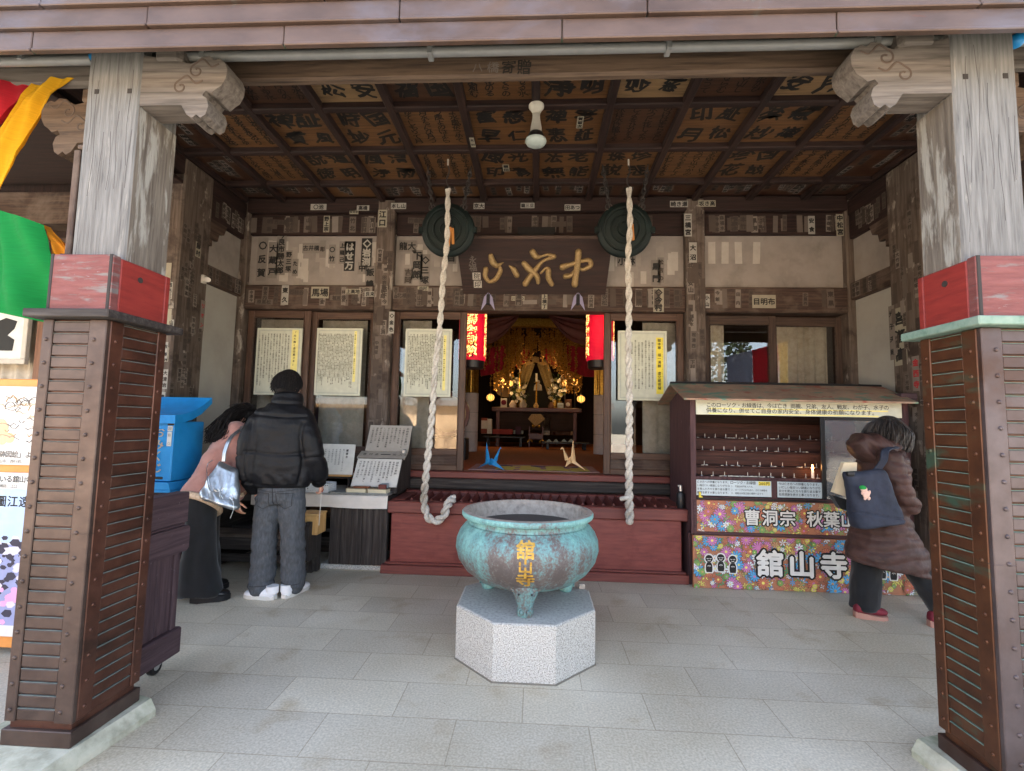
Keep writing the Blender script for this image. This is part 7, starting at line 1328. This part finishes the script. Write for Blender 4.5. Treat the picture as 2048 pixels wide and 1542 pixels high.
b = MB(); b.ovals([((2.60, OY-.02, 1.20), .11, .14, (.8, 0, .6), (0, 1, 0)), ((2.54, OY-.02, 1.235), .10, .145, (.72, 0, .7), (0, 1, 0)), ((2.46, OY-.02, 1.27), .085, .13, (.6, 0, .8), (0, 1, 0)), ((2.39, OY-.02, 1.285), .062, .10, (.5, 0, .86), (0, 1, 0)), ((2.365, OY-.02, 1.28), .04, .07, (.5, 0, .86), (0, 1, 0))], 0, 22)
b.ovals([((2.40, OY-.02, 1.26), .045, .11), ((2.42, OY-.02, 1.20), .05, .12), ((2.47, OY-.02, 1.14), .05, .12), ((2.50, OY-.02, 1.10), .03, .10)], 0, 18)
blob(b, 'hood', [PUFB], ol_, .01, 4, lambda p: .008*noise.noise(p*12) + .006*math.sin(p.x*70+p.z*30))
b = MB(); b.ovals([((2.52, OY+.02, .68), .10, .11), ((2.475, OY+.03, .42), .098, .10), ((2.44, OY+.02, .2), .095, .10), ((2.43, OY+.02, .065), .098, .10), ((2.43, OY+.02, .05), .09, .09)], 0, 20)
b.ovals([((2.60, OY-.05, .68), .11, .11), ((2.71, OY-.09, .44), .095, .10, (.9, 0, .4), Y1), ((2.80, OY-.11, .25), .082, .09, (.9, 0, .4), Y1), ((2.865, OY-.12, .115), .072, .08, (.9, 0, .4), Y1), ((2.872, OY-.12, .10), .065, .07, (.9, 0, .4), Y1)], 0, 20)
blob(b, 'trousers', [CLOTHK], ol_, .009, 5, fold(.010, 10, 6, 2))
for hl, tt, sk in (((2.345, OY-.01, 0), (2.555, OY-.03, 0), 0), ((2.77, OY-.13, 0), (2.985, OY-.15, 0), 1)):
    b = MB(); foot(b, Vector(hl)+Z1*.022, Vector(tt)+Z1*.022, .046); a, t = Vector(hl), Vector(tt); d = (t-a).normalized(); s = Vector((-d.y, d.x, 0)); L = (t-a).length
    b.rings([[a + d*L*x + s*w*q + Z1*z*k for x, w, q, z in ((-.03, .02, 1, 1.25), (.15, .042, 1, 1.2), (.5, .044, 1, .8), (.75, .052, 1, .7), (.95, .034, 1, .7), (1.02, .001, 1, .7), (.95, .034, -1, .7), (.75, .052, -1, .7), (.5, .044, -1, .8), (.15, .042, -1, 1.2), (-.03, .02, -1, 1.25))] for k in (.001, .036)], 1)
    if sk: b.tube([a + d*.07 + Z1*.07, a + d*.075 + Z1*.13], .038, 2, 12)
    b.build('shoe', [SHOER, SOLE, WHITE], ol_, smooth=50)
b = MB(); rg = random.Random(8); f, u = of.normalized(), ou.normalized(); r = f.cross(u).normalized(); u = r.cross(f)
b.ball(oh + u*.03 - f*.02, .098, .108, .092, 0, 20, Matrix((r, f, u)).transposed()); b.ball(oh - u*.02 - f*.045, .09, .075, .075, 0, 16, Matrix((r, f, u)).transposed())
for i in range(2600):
    th = rg.uniform(0, 6.283); 
    if abs((th % 6.283) - 1.57) < .55 and rg.random() < .85: continue
    ph = rg.uniform(.25, 1.3); d = r*math.cos(th)*math.sin(ph) + f*math.sin(th)*math.sin(ph) + u*math.cos(ph); p = oh + u*.03 - f*.015 + (r*d.dot(r)*.098 + f*d.dot(f)*.105 + u*d.dot(u)*.093)
    o_ = (r*math.cos(th) + f*math.sin(th)); e = oh - u*rg.uniform(.03, .12) - f*.01 + o_*rg.uniform(.09, .135) + r*rg.uniform(-.02, .02) + f*rg.uniform(-.02, .02); m = p.lerp(e, .5) + o_*.034; b.tube(spline([p, m, e, e - o_*.02 - u*.012], 4), [.0034]*9 + [.003, .0024, .0016, .0008], 0, 3)
b.build('hair', HAIRG, ol_, smooth=80)
# navy backpack and beige tote
BY = OY-.27
nb = thing('backpack', 'navy canvas backpack hanging behind the brown coat with a small green capped charm', 'backpack', (2.52, BY, .85))
T0, T1, B0, B1 = at(1686, 945, Y=BY), at(1768, 938, Y=BY), at(1706, 1056, Y=BY), at(1806, 1046, Y=BY)
b = MB(); R_ = []
for f in (0, .05, .3, .6, .85, .96, 1):
    c = ((T0+T1)/2).lerp((B0+B1)/2, f); u = (T1-T0).lerp(B1-B0, f); w = u.length/2; u.normalize(); R_.append((c, w*(.97 if f in (0, 1) else 1), (.03 if f == 0 else .045+.05*f)*(.7 if f == 1 else 1), u, u.cross(Z1).normalized()))
n = 24; rs = []
for c, w, t_, u, v in R_: rs.append([c + u*w*math.copysign(abs(math.cos(6.28318*k/n))**.6, math.cos(6.28318*k/n)) + v*t_*math.copysign(abs(math.sin(6.28318*k/n))**.6, math.sin(6.28318*k/n)) for k in range(n)])
b.rings(rs); blob(b, 'pouch', [NAVY], nb, .008, 4, lambda p: .008*noise.noise(p*9) + .004*noise.noise(p*24) - (.008 if abs((p.z-.80)+.12*(p.x-2.55)+.04) < .006 and p.y < BY-.02 else 0))
b = MB(); s0 = T1 + Vector((-.06, .02, .0)); s1 = at(1768, 905, Y=BY+.06)
for o in (0, .012, .024, .036): b.tube(spline([s0 + Vector((o, 0, -.02)), s0.lerp(s1, .5) + Vector((o, -.02, 0)), s1 + Vector((o, 0, .02)), Vector((2.66+o*.6, OY-.08, 1.235)), Vector((2.70+o*.5, OY+.05, 1.18))]), .009, 0, 6)
b.box(T0.x-.002, T0.x+.045, BY-.055, BY-.03, T0.z-.02, T0.z+.012, 1, .004); b.build('strap', [NAVY, BLKM], nb, smooth=60)
c = at(1728, 985, Y=BY-.10); b = MB(); M = Matrix.Rotation(RAD(14), 3, 'Y')
b.ball(c + Vector((.0, 0, .022)), .021, .014, .02, 1, 14, M); b.ball(c + Vector((.014, 0, -.012)), .022, .013, .028, 1, 14, M); b.ball(c + Vector((-.006, -.001, .031)), .0225, .0155, .016, 0, 14, M)
for q in (-1, 1): b.ball(c + Vector((.022*q+.012, 0, .0)), .008, .008, .016, 1, 8, M); b.ball(c + Vector((.012*q+.018, 0, -.038)), .009, .009, .013, 1, 8, M)
b.build('charm', [flat('felt_green', S('1f8a3f'), .9), flat('felt_pink', S('d9b3a4'), .9)], nb, smooth=60)
tb = thing('tote_bag', 'flat beige paper tote tucked behind the navy backpack', 'tote', (2.34, BY+.09, .95)); P_ = [at(x, y, Y=BY+.10) for x, y in ((1688, 925), (1714, 925), (1712, 1000), (1667, 985))]
b = MB(); b.add(P_ + [p + Y1*.035 for p in P_], [(0, 1, 2, 3), (7, 6, 5, 4)] + [(i, i+4, (i+1) % 4+4, (i+1) % 4) for i in range(4)]); b.build('pouch', BEIGE, tb, smooth=0)
b = MB(); P2 = [at(x, y, Y=BY+.11) for x, y in ((1664, 990), (1706, 1003), (1706, 1024), (1682, 1018))]; b.add(P2 + [p + Y1*.05 for p in P2], [(0, 1, 2, 3), (7, 6, 5, 4)] + [(i, i+4, (i+1) % 4+4, (i+1) % 4) for i in range(4)]); b.build('base_panel', CLOTHK, tb)
for k in list(GL): pass
